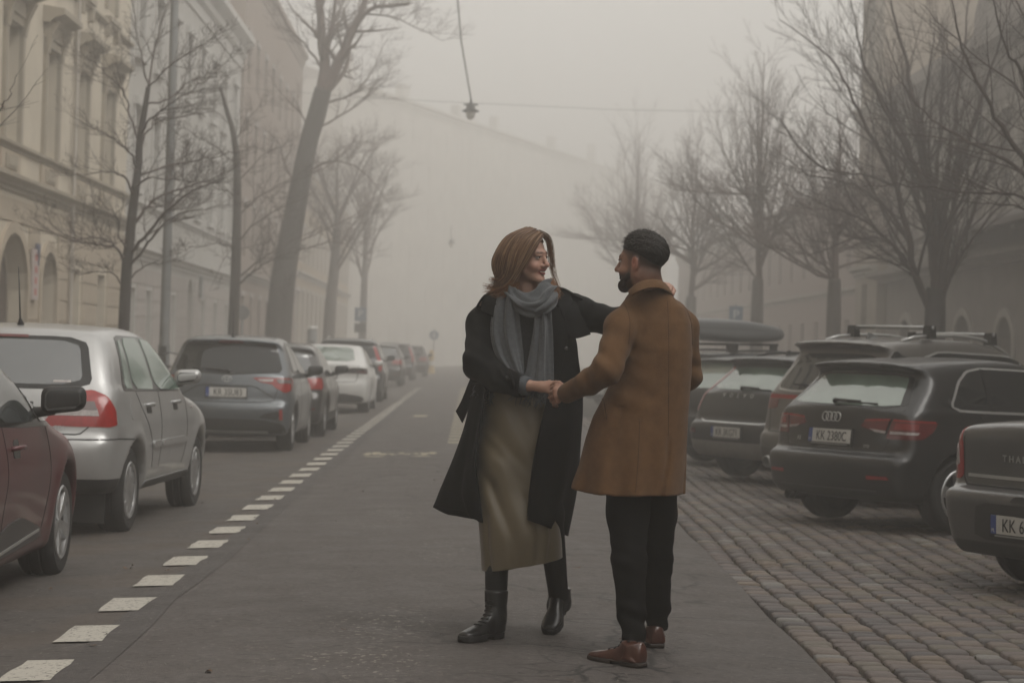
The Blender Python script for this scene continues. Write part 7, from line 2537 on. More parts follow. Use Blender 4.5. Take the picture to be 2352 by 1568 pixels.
# nails on the visible hand
nm = MB()
for k, fg in enumerate(LF):
    a, b = Vector(tuple(fg[1])), Vector(tuple(fg[2]))
    dv = (b - a).normalized(); c = b - dv * .002 + Vector((0, -.0068, .001)); sx = Vector((1, 0, 0)); 
    nm.add([c - sx * .0042 - dv * .005, c + sx * .0042 - dv * .005, c + sx * .0036 + dv * .005, c - sx * .0036 + dv * .005, c - Vector((0, .0014, 0))], [(0, 1, 4), (1, 2, 4), (2, 3, 4), (3, 0, 4)])
kids.append(nm.build('nail', m_nail, W_))

# --- coat: upper body and sleeves
def section(rows, p, k=2.3):
    """stacked superellipse sections: rows of (z, cx, cy, a, b)"""
    r = np.array(sorted(rows))
    z = p[:, 2]
    it = lambda i: np.interp(z, r[:, 0], r[:, i])
    a, b = it(3), it(4)
    x = np.abs(p[:, 0] - it(1)) / a; y = np.abs(p[:, 1] - it(2)) / b
    return ((x ** k + y ** k) ** (1 / k) - 1) * np.minimum(a, b) * .9
def rowpx(py, xl, xr, Y, b):
    l, r = P(xl, py, Y), P(xr, py, Y)
    return ((l.z + r.z) / 2, (l.x + r.x) / 2, Y, (r.x - l.x) / 2, b)
wrows = [rowpx(664, 1165, 1262, 9.74, .07), rowpx(680, 1138, 1292, 9.75, .10), rowpx(705, 1120, 1310, 9.76, .135), rowpx(760, 1116, 1322, 9.75, .155), rowpx(820, 1114, 1330, 9.74, .16), rowpx(880, 1106, 1336, 9.74, .165), rowpx(930, 1100, 1338, 9.74, .17)]
zhem_w = P(1200, 912, 9.72).z
def woman_coat(p):
    d = smax(section(wrows, p), p[:, 2] - P(1210, 667, 9.74).z, .015)
    # opening down the front where scarf and jumper show
    zf = np.array([[P(0, yy, 9.6).z for yy in (930, 880, 800, 720, 690, 660)]])[0]
    xl = np.array([P(x, y, 9.58).x for x, y in ((1128, 930), (1140, 880), (1142, 800), (1142, 720), (1150, 690), (1160, 660))])
    xr = np.array([P(x, y, 9.58).x for x, y in ((1250, 930), (1264, 880), (1266, 800), (1268, 720), (1268, 690), (1262, 660))])
    z = p[:, 2]
    op = np.maximum(np.maximum(np.interp(z, zf, xl) - p[:, 0], p[:, 0] - np.interp(z, zf, xr)), p[:, 1] - 9.74)
    d = smax(d, -op, .012)
    sl = chain(p, [PA(1138, 712, 9.74), PA(1112, 745, 9.72), elR + np.array([.006, 0, 0]), PA(1140, 866, 9.53), PA(1196, 888, 9.455)], [.072, .080, .072, .060, .050], .03)
    d = smin(d, sl, .03)
    s2 = chain(p, [PA(1278, 712, 9.76), PA(1318, 716, 9.75), elL, PA(1470, 712, 9.49), PA(1500, 690, 9.425)], [.075, .078, .062, .052, .046], .03)
    d = smin(d, s2, .035)
    d = smax(d, zhem_w - z, .006)
    d = smax(d, -(np.linalg.norm(p - PA(1206, 890, 9.44), axis=1) - .040), .006)
    d = d + folds(p, elR, .10, (.5, .2, .8), 95, .0055, 14) + folds(p, PA(1120, 770, 9.66), .10, (.9, 0, .5), 70, .004, 10, 1.0)
    d = d + folds(p, PA(1340, 725, 9.69), .11, (.85, 0, -.45), 75, .006, 12) + folds(p, PA(1160, 872, 9.47), .07, (1, 0, .3), 110, .004, 16)
    return d + .0015 * fbm(p, 22, 3)
cw = obj('coat', sdf_mesh('coat', woman_coat, (-.36, 9.25, .95), (.82, 10.05, 1.62), .0085, lip=1.8), m_coatb, W_, smooth=True); kids.append(cw)
D = YW
rows = [
    [(1118, 876, -.13), (1100, 878, -.11), (1087, 880, .0), (1110, 880, .13), (1210, 880, .17), (1300, 878, .14), (1337, 876, .02), (1312, 878, -.12), (1264, 878, -.165)],
    [(1108, 955, -.20), (1086, 958, -.13), (1072, 962, .03), (1100, 962, .2), (1205, 960, .25), (1300, 960, .2), (1339, 955, .03), (1302, 960, -.18), (1245, 960, -.225)],
    [(1095, 1050, -.19), (1066, 1052, -.10), (1041, 1056, .06), (1080, 1060, .28), (1200, 1060, .33), (1295, 1055, .26), (1332, 1050, .05), (1288, 1055, -.18), (1224, 1055, -.245)],
    [(1097, 1130, -.19), (1056, 1126, -.08), (1017, 1124, .10), (1060, 1140, .33), (1195, 1150, .38), (1280, 1145, .3), (1319, 1135, .08), (1278, 1140, -.17), (1216, 1130, -.25)],
    [(1103, 1201, -.19), (1074, 1178, -.08), (1000, 1166, .12), (1050, 1185, .36), (1190, 1210, .42), (1270, 1220, .34), (1299, 1229, .10), (1264, 1213, -.16), (1214, 1194, -.25)]]
grid = [[P(a, b, D + c) for a, b, c in r] for r in rows]
lc = sheet('coat_skirt', grid, 10, 12, .006, m_coatb, W_, disp=lambda V, u, w: .012 * u * np.sin(w * 38 + 1.5 * np.sin(u * 5)) + .004 * np.sin(w * 90) * u); kids.append(lc)
# collar, storm flap, epaulettes, belt tail, cuff strap, buttons
cl = sheet('collar', [[P(*a) for a in r] for r in (
    [(1150, 690, 9.60), (1128, 678, 9.66), (1140, 662, 9.76), (1205, 650, 9.84), (1270, 655, 9.78), (1292, 672, 9.68), (1278, 700, 9.59)],
    [(1142, 700, 9.575), (1112, 690, 9.66), (1128, 672, 9.80), (1205, 662, 9.88), (1285, 664, 9.81), (1310, 684, 9.68), (1288, 716, 9.575)],
    [(1138, 730, 9.58), (1106, 712, 9.66), (1120, 695, 9.84), (1205, 690, 9.92), (1295, 690, 9.86), (1322, 706, 9.69), (1296, 742, 9.58)])], 6, 5, .008, m_coatb, W_); kids.append(cl)
lap = sheet('lapel', [[P(*a) for a in r] for r in (
    [(1262, 700, 9.585), (1278, 705, 9.575), (1294, 712, 9.59)], [(1262, 760, 9.575), (1284, 765, 9.560), (1304, 768, 9.585)], [(1264, 830, 9.572), (1280, 832, 9.562), (1292, 834, 9.58)], [(1264, 885, 9.560), (1270, 887, 9.556), (1276, 888, 9.57)])], 5, 6, .007, m_coatb, W_); kids.append(lap)
fl = sheet('storm_flap', [[P(*a) for a in r] for r in (
    [(1278, 692, 9.66), (1302, 690, 9.67), (1326, 694, 9.68)], [(1284, 725, 9.595), (1310, 722, 9.60), (1336, 722, 9.63)], [(1300, 760, 9.59), (1322, 752, 9.60), (1346, 742, 9.63)], [(1312, 778, 9.595), (1330, 776, 9.602), (1356, 768, 9.635)])], 6, 5, .007, m_coatb, W_); kids.append(fl)
for pts in ([(1126, 678, 9.70), (1112, 684, 9.68), (1100, 700, 9.665), (1092, 716, 9.655)], [(1278, 665, 9.73), (1296, 668, 9.715), (1318, 680, 9.71), (1338, 690, 9.70)]):
    g_ = [[P(a, b - 3, Y - .035) for a, b, Y in pts], [P(a, b - 5, Y) for a, b, Y in pts], [P(a, b - 2, Y + .05) for a, b, Y in pts]]
    kids.append(sheet('epaulette', g_, 5, 4, .007, m_coatb, W_))
bt = sheet('belt_tail', [[P(*a) for a in r] for r in (
    [(1090, 846, 9.72), (1104, 856, 9.70)], [(1076, 880, 9.70), (1096, 888, 9.68)], [(1060, 920, 9.69), (1080, 930, 9.67)], [(1047, 944, 9.70), (1062, 971, 9.68)])], 6, 6, .005, m_coatb, W_); kids.append(bt)
kids.append(MB().tube([P(1168, 852, 9.43), P(1176, 872, 9.41), P(1180, 893, 9.42)], .009, 8).build('cuff_strap', m_coatb, W_, smooth=True))
for (x, y, Y) in ((1164, 868, 9.435), (1300, 1000, 9.545), (1302, 880, 9.555), (1300, 800, 9.57)):
    c = P(x, y, Y)
    kids.append(MB().lathe([(0, -.004), (.008, -.004), (.010, 0), (.008, .004), (0, .003)], 12, axis=1, c=tuple(c)).build('button', mat('horn_button', (.02, .017, .015), .2, coat=.6), W_, smooth=True))
# jumper, ribbed cuff
def jumper(p):
    r = [(a + .02, b, c - .02, .8 * d_, e * .92) for a, b, c, d_, e in wrows]
    d = smax(section(r, p), p[:, 2] - P(1210, 676, 9.72).z, .015)
    d = smax(d, P(1200, 935, 9.7).z - p[:, 2], .01)
    return d + .002 * fbm(p, 40, 5)
kids.append(obj('jumper', sdf_mesh('jumper', jumper, (-.3, 9.4, .92), (.4, 10.0, 1.6), .012), m_knit, W_, smooth=True))
cu = MB()
a0, a1_ = Vector(tuple(PA(1190, 884, 9.465))), Vector(tuple(PA(1217, 887, 9.425)))
ax = (a1_ - a0).normalized(); o1 = ax.orthogonal().normalized(); o2 = ax.cross(o1)
ringv, nseg = [], 40
for j, (t, r) in enumerate(((-.2, .036), (0, .040), (.3, .042), (.6, .0415), (.85, .040), (1.0, .036), (1.0, .030))):
    for k in range(nseg):
        a = 2 * math.pi * k / nseg
        rr = r + (.0022 if k % 2 else -.0008) * (0 if j in (0, 6) else 1)
        ringv.append(a0.lerp(a1_, t) + (o1 * math.cos(a) + o2 * math.sin(a)) * rr)
cu.add(ringv, [(j * nseg + k, j * nseg + (k + 1) % nseg, (j + 1) * nseg + (k + 1) % nseg, (j + 1) * nseg + k) for j in range(6) for k in range(nseg)])
kids.append(cu.build('knit_cuff', m_cuff, W_, smooth=True))
# skirt
def ringgrid(rows, n=24):
    g_ = []
    for (yl, yr, xl, xr, Y, b, sk) in rows:
        r = []
        for k in range(n):
            a = 2 * math.pi * k / n
            cx, hw = (xl + xr) / 2, (xr - xl) / 2
            ca_ = math.copysign(abs(math.cos(a)) ** .8, math.cos(a)); sa_ = math.copysign(abs(math.sin(a)) ** .8, math.sin(a))
            x = cx + hw * ca_
            y = (yl + yr) / 2 + (yr - yl) / 2 * ca_ + sk * max(0, math.sin(a))
            r.append(P(x, y, Y - b * sa_))
        g_.append(r)
    return g_
sk_rows = [(890, 890, 1116, 1275, 9.70, .125, 0), (960, 960, 1106, 1290, 9.69, .15, 0), (1050, 1050, 1093, 1290, 9.68, .165, 0), (1130, 1125, 1093, 1285, 9.67, .16, 0), (1200, 1190, 1100, 1284, 9.65, .17, 0), (1255, 1240, 1104, 1289, 9.65, .175, 3), (1308, 1278, 1107, 1291, 9.66, .175, 10)]
def pix(V):
    """where points fall on the measuring plane (px)"""
    X, Y, Z = V[..., 0], V[..., 1], V[..., 2]
    ul, vl = X / Y * FPX, (Z - CAM_H) / Y * FPX - 24
    return 1176 + ul * CR + vl * SR, 784 - (-ul * SR + vl * CR)
def crease(px, py, pts, wide, steep):
    """lopsided fold along a line: sharp on one side, soft on the other"""
    out = np.zeros_like(px)
    for (a, b) in zip(pts[:-1], pts[1:]):
        ax, ay = a; bx_, by = b
        dx, dy = bx_ - ax, by - ay
        L = math.hypot(dx, dy)
        t = ((px - ax) * dx + (py - ay) * dy) / L ** 2
        d = ((px - ax) * dy - (py - ay) * dx) / L
        end = np.exp(-np.clip(np.maximum(-t, t - 1), 0, 9) ** 2 * 8)
        v_ = np.where(d > 0, np.exp(-(d / wide) ** 2), np.exp(-(d / (wide * steep)) ** 2)) * end
        out = np.maximum(out, v_)
    return out
def skirt_disp(V, u, w):
    px, py = pix(V)
    front = (V[..., 1] < 9.72)
    d = -.014 * crease(px, py, [(1128, 1120), (1150, 1180), (1178, 1240), (1188, 1310)], 26, .35)
    d += .007 * crease(px, py, [(1150, 1115), (1172, 1175), (1200, 1240)], 22, .8)
    d -= .010 * crease(px, py, [(1100, 960), (1150, 1010), (1205, 1075)], 20, .5)
    d -= .010 * crease(px, py, [(1112, 1010), (1165, 1060), (1215, 1135)], 22, .5)
    d -= .008 * crease(px, py, [(1098, 1075), (1130, 1130), (1160, 1190)], 18, .5)
    d -= .008 * crease(px, py, [(1170, 930), (1205, 990), (1232, 1040)], 18, .5)
    d -= .010 * crease(px, py, [(1116, 1190), (1118, 1250), (1124, 1305)], 8, .5)
    d -= .012 * crease(px, py, [(1225, 1190), (1238, 1235), (1232, 1285)], 14, .5)
    d -= .010 * crease(px, py, [(1262, 1180), (1268, 1230), (1262, 1275)], 12, .5)
    return d * front
SKS = 1.0
kids.append(sheet('skirt', ringgrid(sk_rows, 32), 4, 14, .004, m_skirt, W_, wrap=True, disp=lambda V, u, w: SKS * skirt_disp(V, u, w)))
# legs in tights, boots
def tights(p):
    d = chain(p, [hipR, knR, anR], [.096, .063, .044], .03)
    return np.minimum(d, chain(p, [hipL, knL, anL], [.096, .063, .044], .03))
kids.append(obj('tights', sdf_mesh('tights', tights, (-.3, 9.3, .05), (.4, 10.1, 1.2), .012), m_tights, W_, smooth=True))
tipR = G(1090, 1474); hlR = G(1150, 1466)
dR = Vector((-.62, -.78, 0)).normalized()
heelR = P(1146, 1466, 9.56); heelR.z = gz(heelR.x, heelR.y) + .002
kids.append(make_shoe(W_, heelR, dR, .265, .046, .078, m_boot, m_sole, 'boot', shaft=([A(heelR) + np.array([-.012, -.02, .10]), anR + np.array([0, 0, .01]), anR + np.array([.0, .01, .145])], [.043, .045, .055], P(1135, 1356, 9.5).z), sole_h=.030, heel_h=.036, laces=True))
dL = Vector((-.24, -.97, 0)).normalized()
heelL = P(1288, 1428, 9.98); tz = gz(heelL.x, heelL.y)
pit = -R(24)
heelL.z = tz + .265 * math.sin(-pit) - .002
kids.append(make_shoe(W_, heelL, dL, .265, .046, .078, m_boot, m_sole, 'boot', shaft=([A(heelL) + np.array([-.008, -.045, .075]), anL + np.array([-.002, -.012, .0]), anL + np.array([-.004, -.02, .09])], [.044, .046, .054], anL[2] + .075), pitch=pit, sole_h=.028, heel_h=.034, laces=True))
# scarf
sc = sheet('scarf', [[P(*a) for a in r] for r in (
    [(1170, 654, 9.72), (1178, 655, 9.63), (1194, 667, 9.585), (1212, 674, 9.57), (1229, 667, 9.57), (1240, 655, 9.585), (1256, 648, 9.62), (1270, 652, 9.70)],
    [(1160, 658, 9.72), (1170, 664, 9.59), (1190, 683, 9.54), (1212, 692, 9.525), (1236, 688, 9.525), (1250, 672, 9.535), (1266, 660, 9.58), (1278, 658, 9.70)],
    [(1156, 664, 9.73), (1166, 676, 9.575), (1188, 700, 9.52), (1213, 711, 9.505), (1240, 708, 9.505), (1260, 694, 9.525), (1274, 678, 9.575), (1282, 668, 9.72)],
    [(1156, 670, 9.75), (1168, 688, 9.60), (1190, 713, 9.545), (1214, 724, 9.53), (1242, 721, 9.53), (1264, 706, 9.55), (1276, 690, 9.60), (1282, 676, 9.74)])],
    8, 8, .014, m_scarf, W_, disp=lambda V, u, w: .008 * np.sin(u * 17 + w * 5) + .004 * np.sin(u * 31 - w * 9)); kids.append(sc)
kids.append(sheet('scarf', [[P(*a) for a in r] for r in (
    [(1268, 652, 9.72), (1266, 668, 9.57), (1244, 690, 9.525), (1222, 706, 9.53)], [(1276, 656, 9.70), (1276, 682, 9.55), (1252, 705, 9.50), (1228, 718, 9.515)],
    [(1278, 664, 9.72), (1274, 696, 9.555), (1256, 716, 9.515), (1236, 724, 9.53)])], 6, 5, .014, m_scarf, W_, disp=lambda V, u, w: .005 * np.sin(u * 12 + 2)))
tailfold = lambda ph: (lambda V, u, w: .011 * np.sin(w * 15 + ph + .8 * np.sin(u * 3)) * (.5 + .5 * (1 - u)) + .003 * np.sin(w * 34 - u * 6))
s1 = sheet('scarf_tail', [[P(*a) for a in r] for r in (
    [(1150, 660, 9.66), (1160, 656, 9.60), (1172, 656, 9.575), (1184, 662, 9.56)], [(1132, 712, 9.60), (1150, 712, 9.565), (1170, 712, 9.54), (1191, 713, 9.545)],
    [(1126, 765, 9.575), (1146, 768, 9.55), (1172, 775, 9.53), (1197, 780, 9.545)], [(1136, 812, 9.55), (1156, 818, 9.53), (1180, 822, 9.515), (1200, 825, 9.53)], [(1162, 846, 9.52), (1172, 850, 9.505), (1188, 855, 9.50), (1203, 858, 9.51)])], 9, 9, .012, m_scarf, W_, disp=tailfold(.5)); kids.append(s1)
s2 = sheet('scarf_tail', [[P(*a) for a in r] for r in (
    [(1228, 700, 9.54), (1240, 704, 9.53), (1252, 702, 9.53), (1263, 698, 9.54)], [(1226, 760, 9.535), (1240, 762, 9.515), (1254, 762, 9.515), (1265, 758, 9.53)], [(1217, 820, 9.53), (1234, 822, 9.505), (1252, 822, 9.505), (1267, 818, 9.525)],
    [(1205, 868, 9.52), (1226, 872, 9.49), (1250, 874, 9.485), (1267, 872, 9.51)], [(1192, 888, 9.50), (1220, 894, 9.48), (1246, 897, 9.475), (1264, 894, 9.50)])], 9, 9, .012, m_scarf, W_, disp=tailfold(2.2)); kids.append(s2)
fr = random.Random(9)
def fringe(n, f0, f1, L, dirn, jit):
    mb = MB()
    for k in range(n):
        t = (k + fr.random() * .6) / n
        a = f0.lerp(f1, t)
        pts = [a]
        d_ = Vector(dirn)
        for s_ in range(4):
            d_ = (d_ + Vector((fr.gauss(0, jit), fr.gauss(0, jit * .6), fr.gauss(0, jit * .4)))).normalized()
            pts.append(pts[-1] + d_ * L * fr.uniform(.8, 1.2) / 4)
        mb.tube(pts, [.0032, .003, .0028, .0026, .0014], 4)
    o = mb.build('fringe', mat('fringe_grey', (.075, .08, .085), .95), None, smooth=True)
    tag(o, kind='stuff')
    return o
for o_, par in ((fringe(34, P(1192, 890, 9.485), P(1262, 896, 9.485), .085, (-.10, -.1, -1), .28), s2), (fringe(22, P(1163, 847, 9.505), P(1203, 858, 9.50), .055, (.2, -.15, -1), .25), s1)):
    o_.parent = par
f3 = fringe(26, P(1098, 880, 9.62), P(1140, 905, 9.60), .075, (-.25, -.3, -.9), .35); f3.parent = s1
# hair: a mass and strands combed from the parting
part = HW.loc
def hair_mass(p):
    q = HW.loc(p) / HSC
    x = p[:, 0] - HWc[0]; y = p[:, 1] - HWc[1]; z = p[:, 2] - HWc[2]
    cap = ell(q, (-.018, 0, .031), (.104, .083, .094))
    cap = smax(cap, -(q[:, 2] - (.066 + .25 * (q[:, 0] - .06) - .9 * np.clip(.05 - q[:, 0], 0, 1))), .012)
    lo = smin(ell(np.stack([x, y, z], 1), (-.046, .005, .004), (.084, .098, .090)), ell(np.stack([x, y, z], 1), (-.064, -.005, -.055), (.060, .080, .068)), .04)
    xb = np.interp(z, [-.16, -.12, -.073, -.03, .006, .04, .084, .12], [-.095, -.074, -.044, -.020, .004, .024, .048, .09])
    lo = smax(lo, x - xb, .014)
    d = smin(cap, lo, .02)
    d = smax(d, -(ell(q, (.03, 0, -.04), (.072, .058, .10))), .004)
    return d + .0035 * np.sin((x * .9 + y * .6) * 260 + z * 40) * np.clip((.12 - z) / .1, 0, 1)
hm = obj('hair', sdf_mesh('hair', hair_mass, tuple(HWc - np.array([.22, .18, .2])), tuple(HWc + np.array([.16, .18, .17])), .006, lip=2.0), m_hairw, W_, smooth=True); kids.append(hm)
hy = 9.66
guides = [
    [(1244, 544, -.062), (1233, 562, -.088), (1219, 585, -.100), (1207, 604, -.104), (1193, 626, -.10), (1182, 646, -.09), (1168, 662, -.080)],
    [(1239, 537, -.055), (1220, 555, -.096), (1203, 585, -.113), (1190, 612, -.114), (1176, 636, -.10), (1158, 653, -.09), (1126, 660, -.08)],
    [(1231, 531, -.04), (1201, 548, -.092), (1183, 580, -.115), (1176, 612, -.115), (1166, 636, -.10), (1146, 654, -.09), (1119, 660, -.08)],
    [(1223, 528, -.02), (1186, 545, -.072), (1164, 578, -.10), (1157, 610, -.10), (1153, 632, -.095), (1140, 641, -.09), (1124, 637, -.085)],
    [(1216, 527, 0), (1173, 547, -.04), (1149, 582, -.065), (1142, 610, -.065), (1148, 634, -.06), (1160, 652, -.06), (1165, 672, -.05)],
    [(1210, 527, .02), (1166, 549, .0), (1142, 587, -.02), (1138, 612, -.02), (1147, 636, -.03), (1163, 655, -.03), (1176, 672, -.03)],
    [(1206, 528, .04), (1168, 552, .05), (1146, 590, .05), (1144, 615, .05), (1155, 640, .04), (1172, 660, .03), (1182, 672, .03)]]
gr = [[(1244, 543, -.05), (1254, 551, -.045), (1260, 570, -.03), (1263, 592, -.02), (1264, 606, -.02)],
      [(1240, 536, -.03), (1257, 546, -.02), (1265, 566, .0), (1267, 596, .01), (1267, 616, .01)],
      [(1236, 532, .0), (1258, 545, .02), (1267, 575, .04), (1266, 620, .04), (1274, 650, .02), (1284, 672, -.04), (1290, 684, -.07)]]
hr = random.Random(77)
def strands(gs, per, rad, m_main, name, jit=.004, ext=.0):
    mb = MB()
    G_ = [np.array([tuple(P(a, b, hy + c)) for a, b, c in g_]) for g_ in gs]
    n = max(len(g_) for g_ in G_)
    G_ = [np.array([np.interp(np.linspace(0, 1, n), np.linspace(0, 1, len(g_)), g_[:, i]) for i in range(3)]).T for g_ in G_]
    for i in range(len(G_) - 1):
        for k in range(per):
            t = hr.random()
            c = G_[i] * (1 - t) + G_[i + 1] * t
            c = c + np.array([hr.gauss(0, jit), hr.gauss(0, jit), hr.gauss(0, jit)]) * np.linspace(.4, 1.6, n)[:, None]
            ctr = HWc + np.array([-.02, .02, -.02])
            off = hr.uniform(-.006, .010)
            dirs_ = c - ctr; dirs_ /= np.linalg.norm(dirs_, axis=1)[:, None]
            tt = np.linspace(0, 1, n)
            wv = .006 * np.sin(tt * 9 + i * 1.1 + hr.gauss(0, .5)) * tt
            c = c + dirs_ * (off + wv)[:, None] + np.array([0, 0, 1.0]) * (.003 * np.sin(tt * 7 + hr.uniform(0, 6)) * tt)[:, None]
            e = hr.uniform(.82, 1.0)
            cc = catmull(c, 4)
            cc = cc[:max(5, int(len(cc) * e))]
            m_ = len(cc)
            r = [rad * (1 - .75 * (j / (m_ - 1)) ** 3) for j in range(m_)]
            mb.tube([Vector(tuple(a)) for a in cc], r, 3, caps=False)
    o = mb.build(name, m_main, hm, smooth=True, fix=False)
    tag(o, kind='stuff')
    return o
for m__, n__ in ((m_hairw, 80), (m_hairl, 50), (m_haird, 45)): strands(guides, n__, .0017, m__, 'hair_strands', jit=.005)
strands(gr, 26, .0012, m_hairw, 'hair_strands', jit=.003); strands(gr, 10, .0012, m_hairl, 'hair_strands', jit=.003)
tips = [[(1182, 640, -.105), (1164, 652, -.095), (1140, 656, -.085), (1108, 652, -.08)], [(1176, 646, -.10), (1160, 658, -.09), (1136, 666, -.085), (1110, 668, -.08)], [(1186, 648, -.09), (1172, 664, -.085), (1155, 676, -.08), (1142, 682, -.08)], [(1194, 650, -.08), (1184, 672, -.075), (1172, 690, -.07), (1166, 700, -.07)]]
strands(tips, 50, .0018, m_hairt, 'hair_tips', jit=.005)
strands([[(1160, 630, -.1), (1150, 640, -.1), (1138, 641, -.1), (1124, 637, -.1)], [(1164, 634, -.1), (1152, 642, -.1), (1140, 643, -.1), (1128, 640, -.1)]], 14, .0015, m_hairt, 'hair_tips', jit=.002)
strands([[(1270, 640, .02), (1276, 655, -.02), (1282, 668, -.07), (1291, 684, -.10)], [(1266, 640, .0), (1270, 660, -.05), (1276, 676, -.09), (1284, 690, -.12)]], 40, .0017, m_hairt, 'hair_tips', jit=.003)
rebase(W_, kids)

# ======================================================= the man
YM = 9.15
mbase = P(1455, 1505, YM); mbase.z = gz(mbase.x, mbase.y)
M_ = empty('person', mbase)
tag(M_, 'bearded man in camel coat seen from behind, black trousers and chestnut shoes', 'person')
HMc = PA(1472, 599, 9.13)
cb, sb = math.cos(R(61)), math.sin(R(61))
HM = Frame(HMc, (-sb, cb), roll=R(0), pitch=R(-1))
neckM = PA(1490, 668, 9.15)
mShL, mElL, mWrL = PA(1440, 728, 9.10), PA(1394, 850, 8.99), PA(1298, 905, 9.20)
mShR, mElR, mWrR = PA(1570, 745, 9.30), PA(1578, 862, 9.36), PA(1500, 880, 9.58)
mhL, mkL, maL = PA(1445, 1100, 9.18), PA(1445, 1290, 9.06), PA(1456, 1462, 8.98)
mhR, mkR, maR = PA(1505, 1100, 9.24), PA(1508, 1290, 9.42), PA(1508, 1440, 9.56)
# left fist closing over her fingers
MK = [PA(1279, 887, 9.225), PA(1276, 897, 9.205), PA(1277, 909, 9.20), PA(1281, 920, 9.205)]
MF = [[PA(1269, 890, 9.255), PA(1267, 898, 9.285), PA(1272, 904, 9.305)], [PA(1267, 901, 9.245), PA(1265, 909, 9.28), PA(1271, 914, 9.30)],
      [PA(1268, 913, 9.24), PA(1267, 920, 9.27), PA(1273, 924, 9.295)], [PA(1273, 925, 9.24), PA(1273, 930, 9.268), PA(1279, 932, 9.29)]]
MT = [PA(1292, 889, 9.24), PA(1284, 881, 9.265), PA(1275, 880, 9.29), PA(1267, 884, 9.305)]
MRK = [PA(1480, 884, 9.63), PA(1478, 894, 9.63), PA(1478, 904, 9.625), PA(1481, 913, 9.62)]
MRF = [[k + np.array([-.03, .01, -.012]), k + np.array([-.045, -.005, -.03]), k + np.array([-.035, -.02, -.04])] for k in MRK]
MRT = [PA(1495, 884, 9.60), PA(1483, 876, 9.60), PA(1474, 876, 9.595), PA(1467, 879, 9.59)]
def man_body(p):
    d = head_sdf(HM.loc(p), False, True)
    d = smin(d, cone(p, HM.wld((-.030, 0, -.06)), neckM, .060, .066), .02)
    d = smin(d, chain(p, [neckM, PA(1500, 770, 9.19), PA(1490, 900, 9.19), PA(1478, 1050, 9.19)], [.058, .09, .10, .11], .03), .03)
    d = smin(d, chain(p, [PA(1480, 735, 9.17), mShL, mElL, mWrL], [.04, .045, .040, .027], .02), .03)
    d = smin(d, chain(p, [PA(1530, 735, 9.2), mShR, mElR, mWrR], [.04, .045, .036, .027], .02), .03)
    d = smin(d, chain(p, [mhL, mkL, maL], [.078, .048, .030], .03), .03)
    d = smin(d, chain(p, [mhR, mkR, maR], [.078, .048, .030], .03), .03)
    d = smin(d, hand_chain(p, mWrL, PA(1288, 904, 9.215), MK, MF, MT, .0225, .0094, .027), .012)
    d = smin(d, hand_chain(p, mWrR, PA(1488, 894, 9.61), MRK, MRF, MRT, .022, .009, .027), .012)
    return d
bm_ = obj('body', sdf_mesh('body', man_body, (.05, 8.8, -.05), (1.0, 9.85, 1.92), .0052, lip=1.5), m_skinm, M_, smooth=True)
v = verts(bm_); q = HM.loc(v)
qs = np.stack([q[:, 0], np.abs(q[:, 1]), q[:, 2]], 1)
near_head = np.linalg.norm(q, axis=1) < .2
col = np.tile(np.array([.31, .165, .115]), (len(v), 1))
g = lambda c, r: np.exp(-(((qs - np.array(c)) / np.array(r)) ** 2).sum(1)) * near_head
col = blend(col, (.36, .13, .095), .8 * g((-.008, .078, -.012), (.022, .02, .034)))
# clipped hair: dark at the top edge, thinning to skin at the nape
f_, u_ = q[:, 0], q[:, 2]
lo_ = np.interp(f_, [-.14, -.09, -.03, .0, .03, .06, .09], [-.120, -.115, -.085, -.02, .005, .03, .05])
hi_ = np.interp(f_, [-.14, -.09, -.03, .0, .03, .06, .09], [-.050, -.024, .022, .032, .042, .055, .07])
fade = np.clip((u_ - lo_) / (hi_ - lo_), 0, 1) ** .8 * near_head * (np.abs(q[:, 1]) < .0795 + .02 * (f_ > .02)) * (q[:, 0] < .075)
col = blend(col, (.030, .022, .018), np.clip(fade, 0, .94))
stub = np.clip((np.interp(f_, [.0, .03, .06, .09], [-.022, -.034, -.044, -.040]) - u_) / .022, 0, 1) * np.clip((f_ - .006) / .014, 0, 1) * near_head * (np.abs(q[:, 1]) + np.clip(-.05 - u_, 0, 1) > .022)
col = blend(col, (.045, .026, .019), .88 * stub)
side_b = np.exp(-((f_ - .02) / .012) ** 2) * np.clip((u_ + .06) / .02, 0, 1) * np.clip((.03 - u_) / .02, 0, 1) * near_head * (np.abs(q[:, 1]) > .045)
col = blend(col, (.06, .036, .027), .55 * side_b)
brow = np.maximum(g((.088, .022, .021), (.03, .013, .005)), g((.080, .040, .021), (.03, .011, .005)))
col = blend(col, (.02, .014, .011), np.clip(brow * 1.6, 0, .95))
lash = g((.086, .036, .002), (.02, .014, .004)); col = blend(col, (.03, .02, .015), np.clip(lash, 0, .8))
color_attr(bm_, col)
kids = [bm_]
for sg in (1, -1):
    c = HM.V(.0738, sg * .031, -.001)
    eo = MB().lathe([(0, -.0118), (.006, -.0102), (.0102, -.006), (.0118, 0), (.0102, .006), (.006, .0102), (0, .0118)], 14, c=tuple(c)).build('eye', m_eye, M_, smooth=True); kids.append(eo)
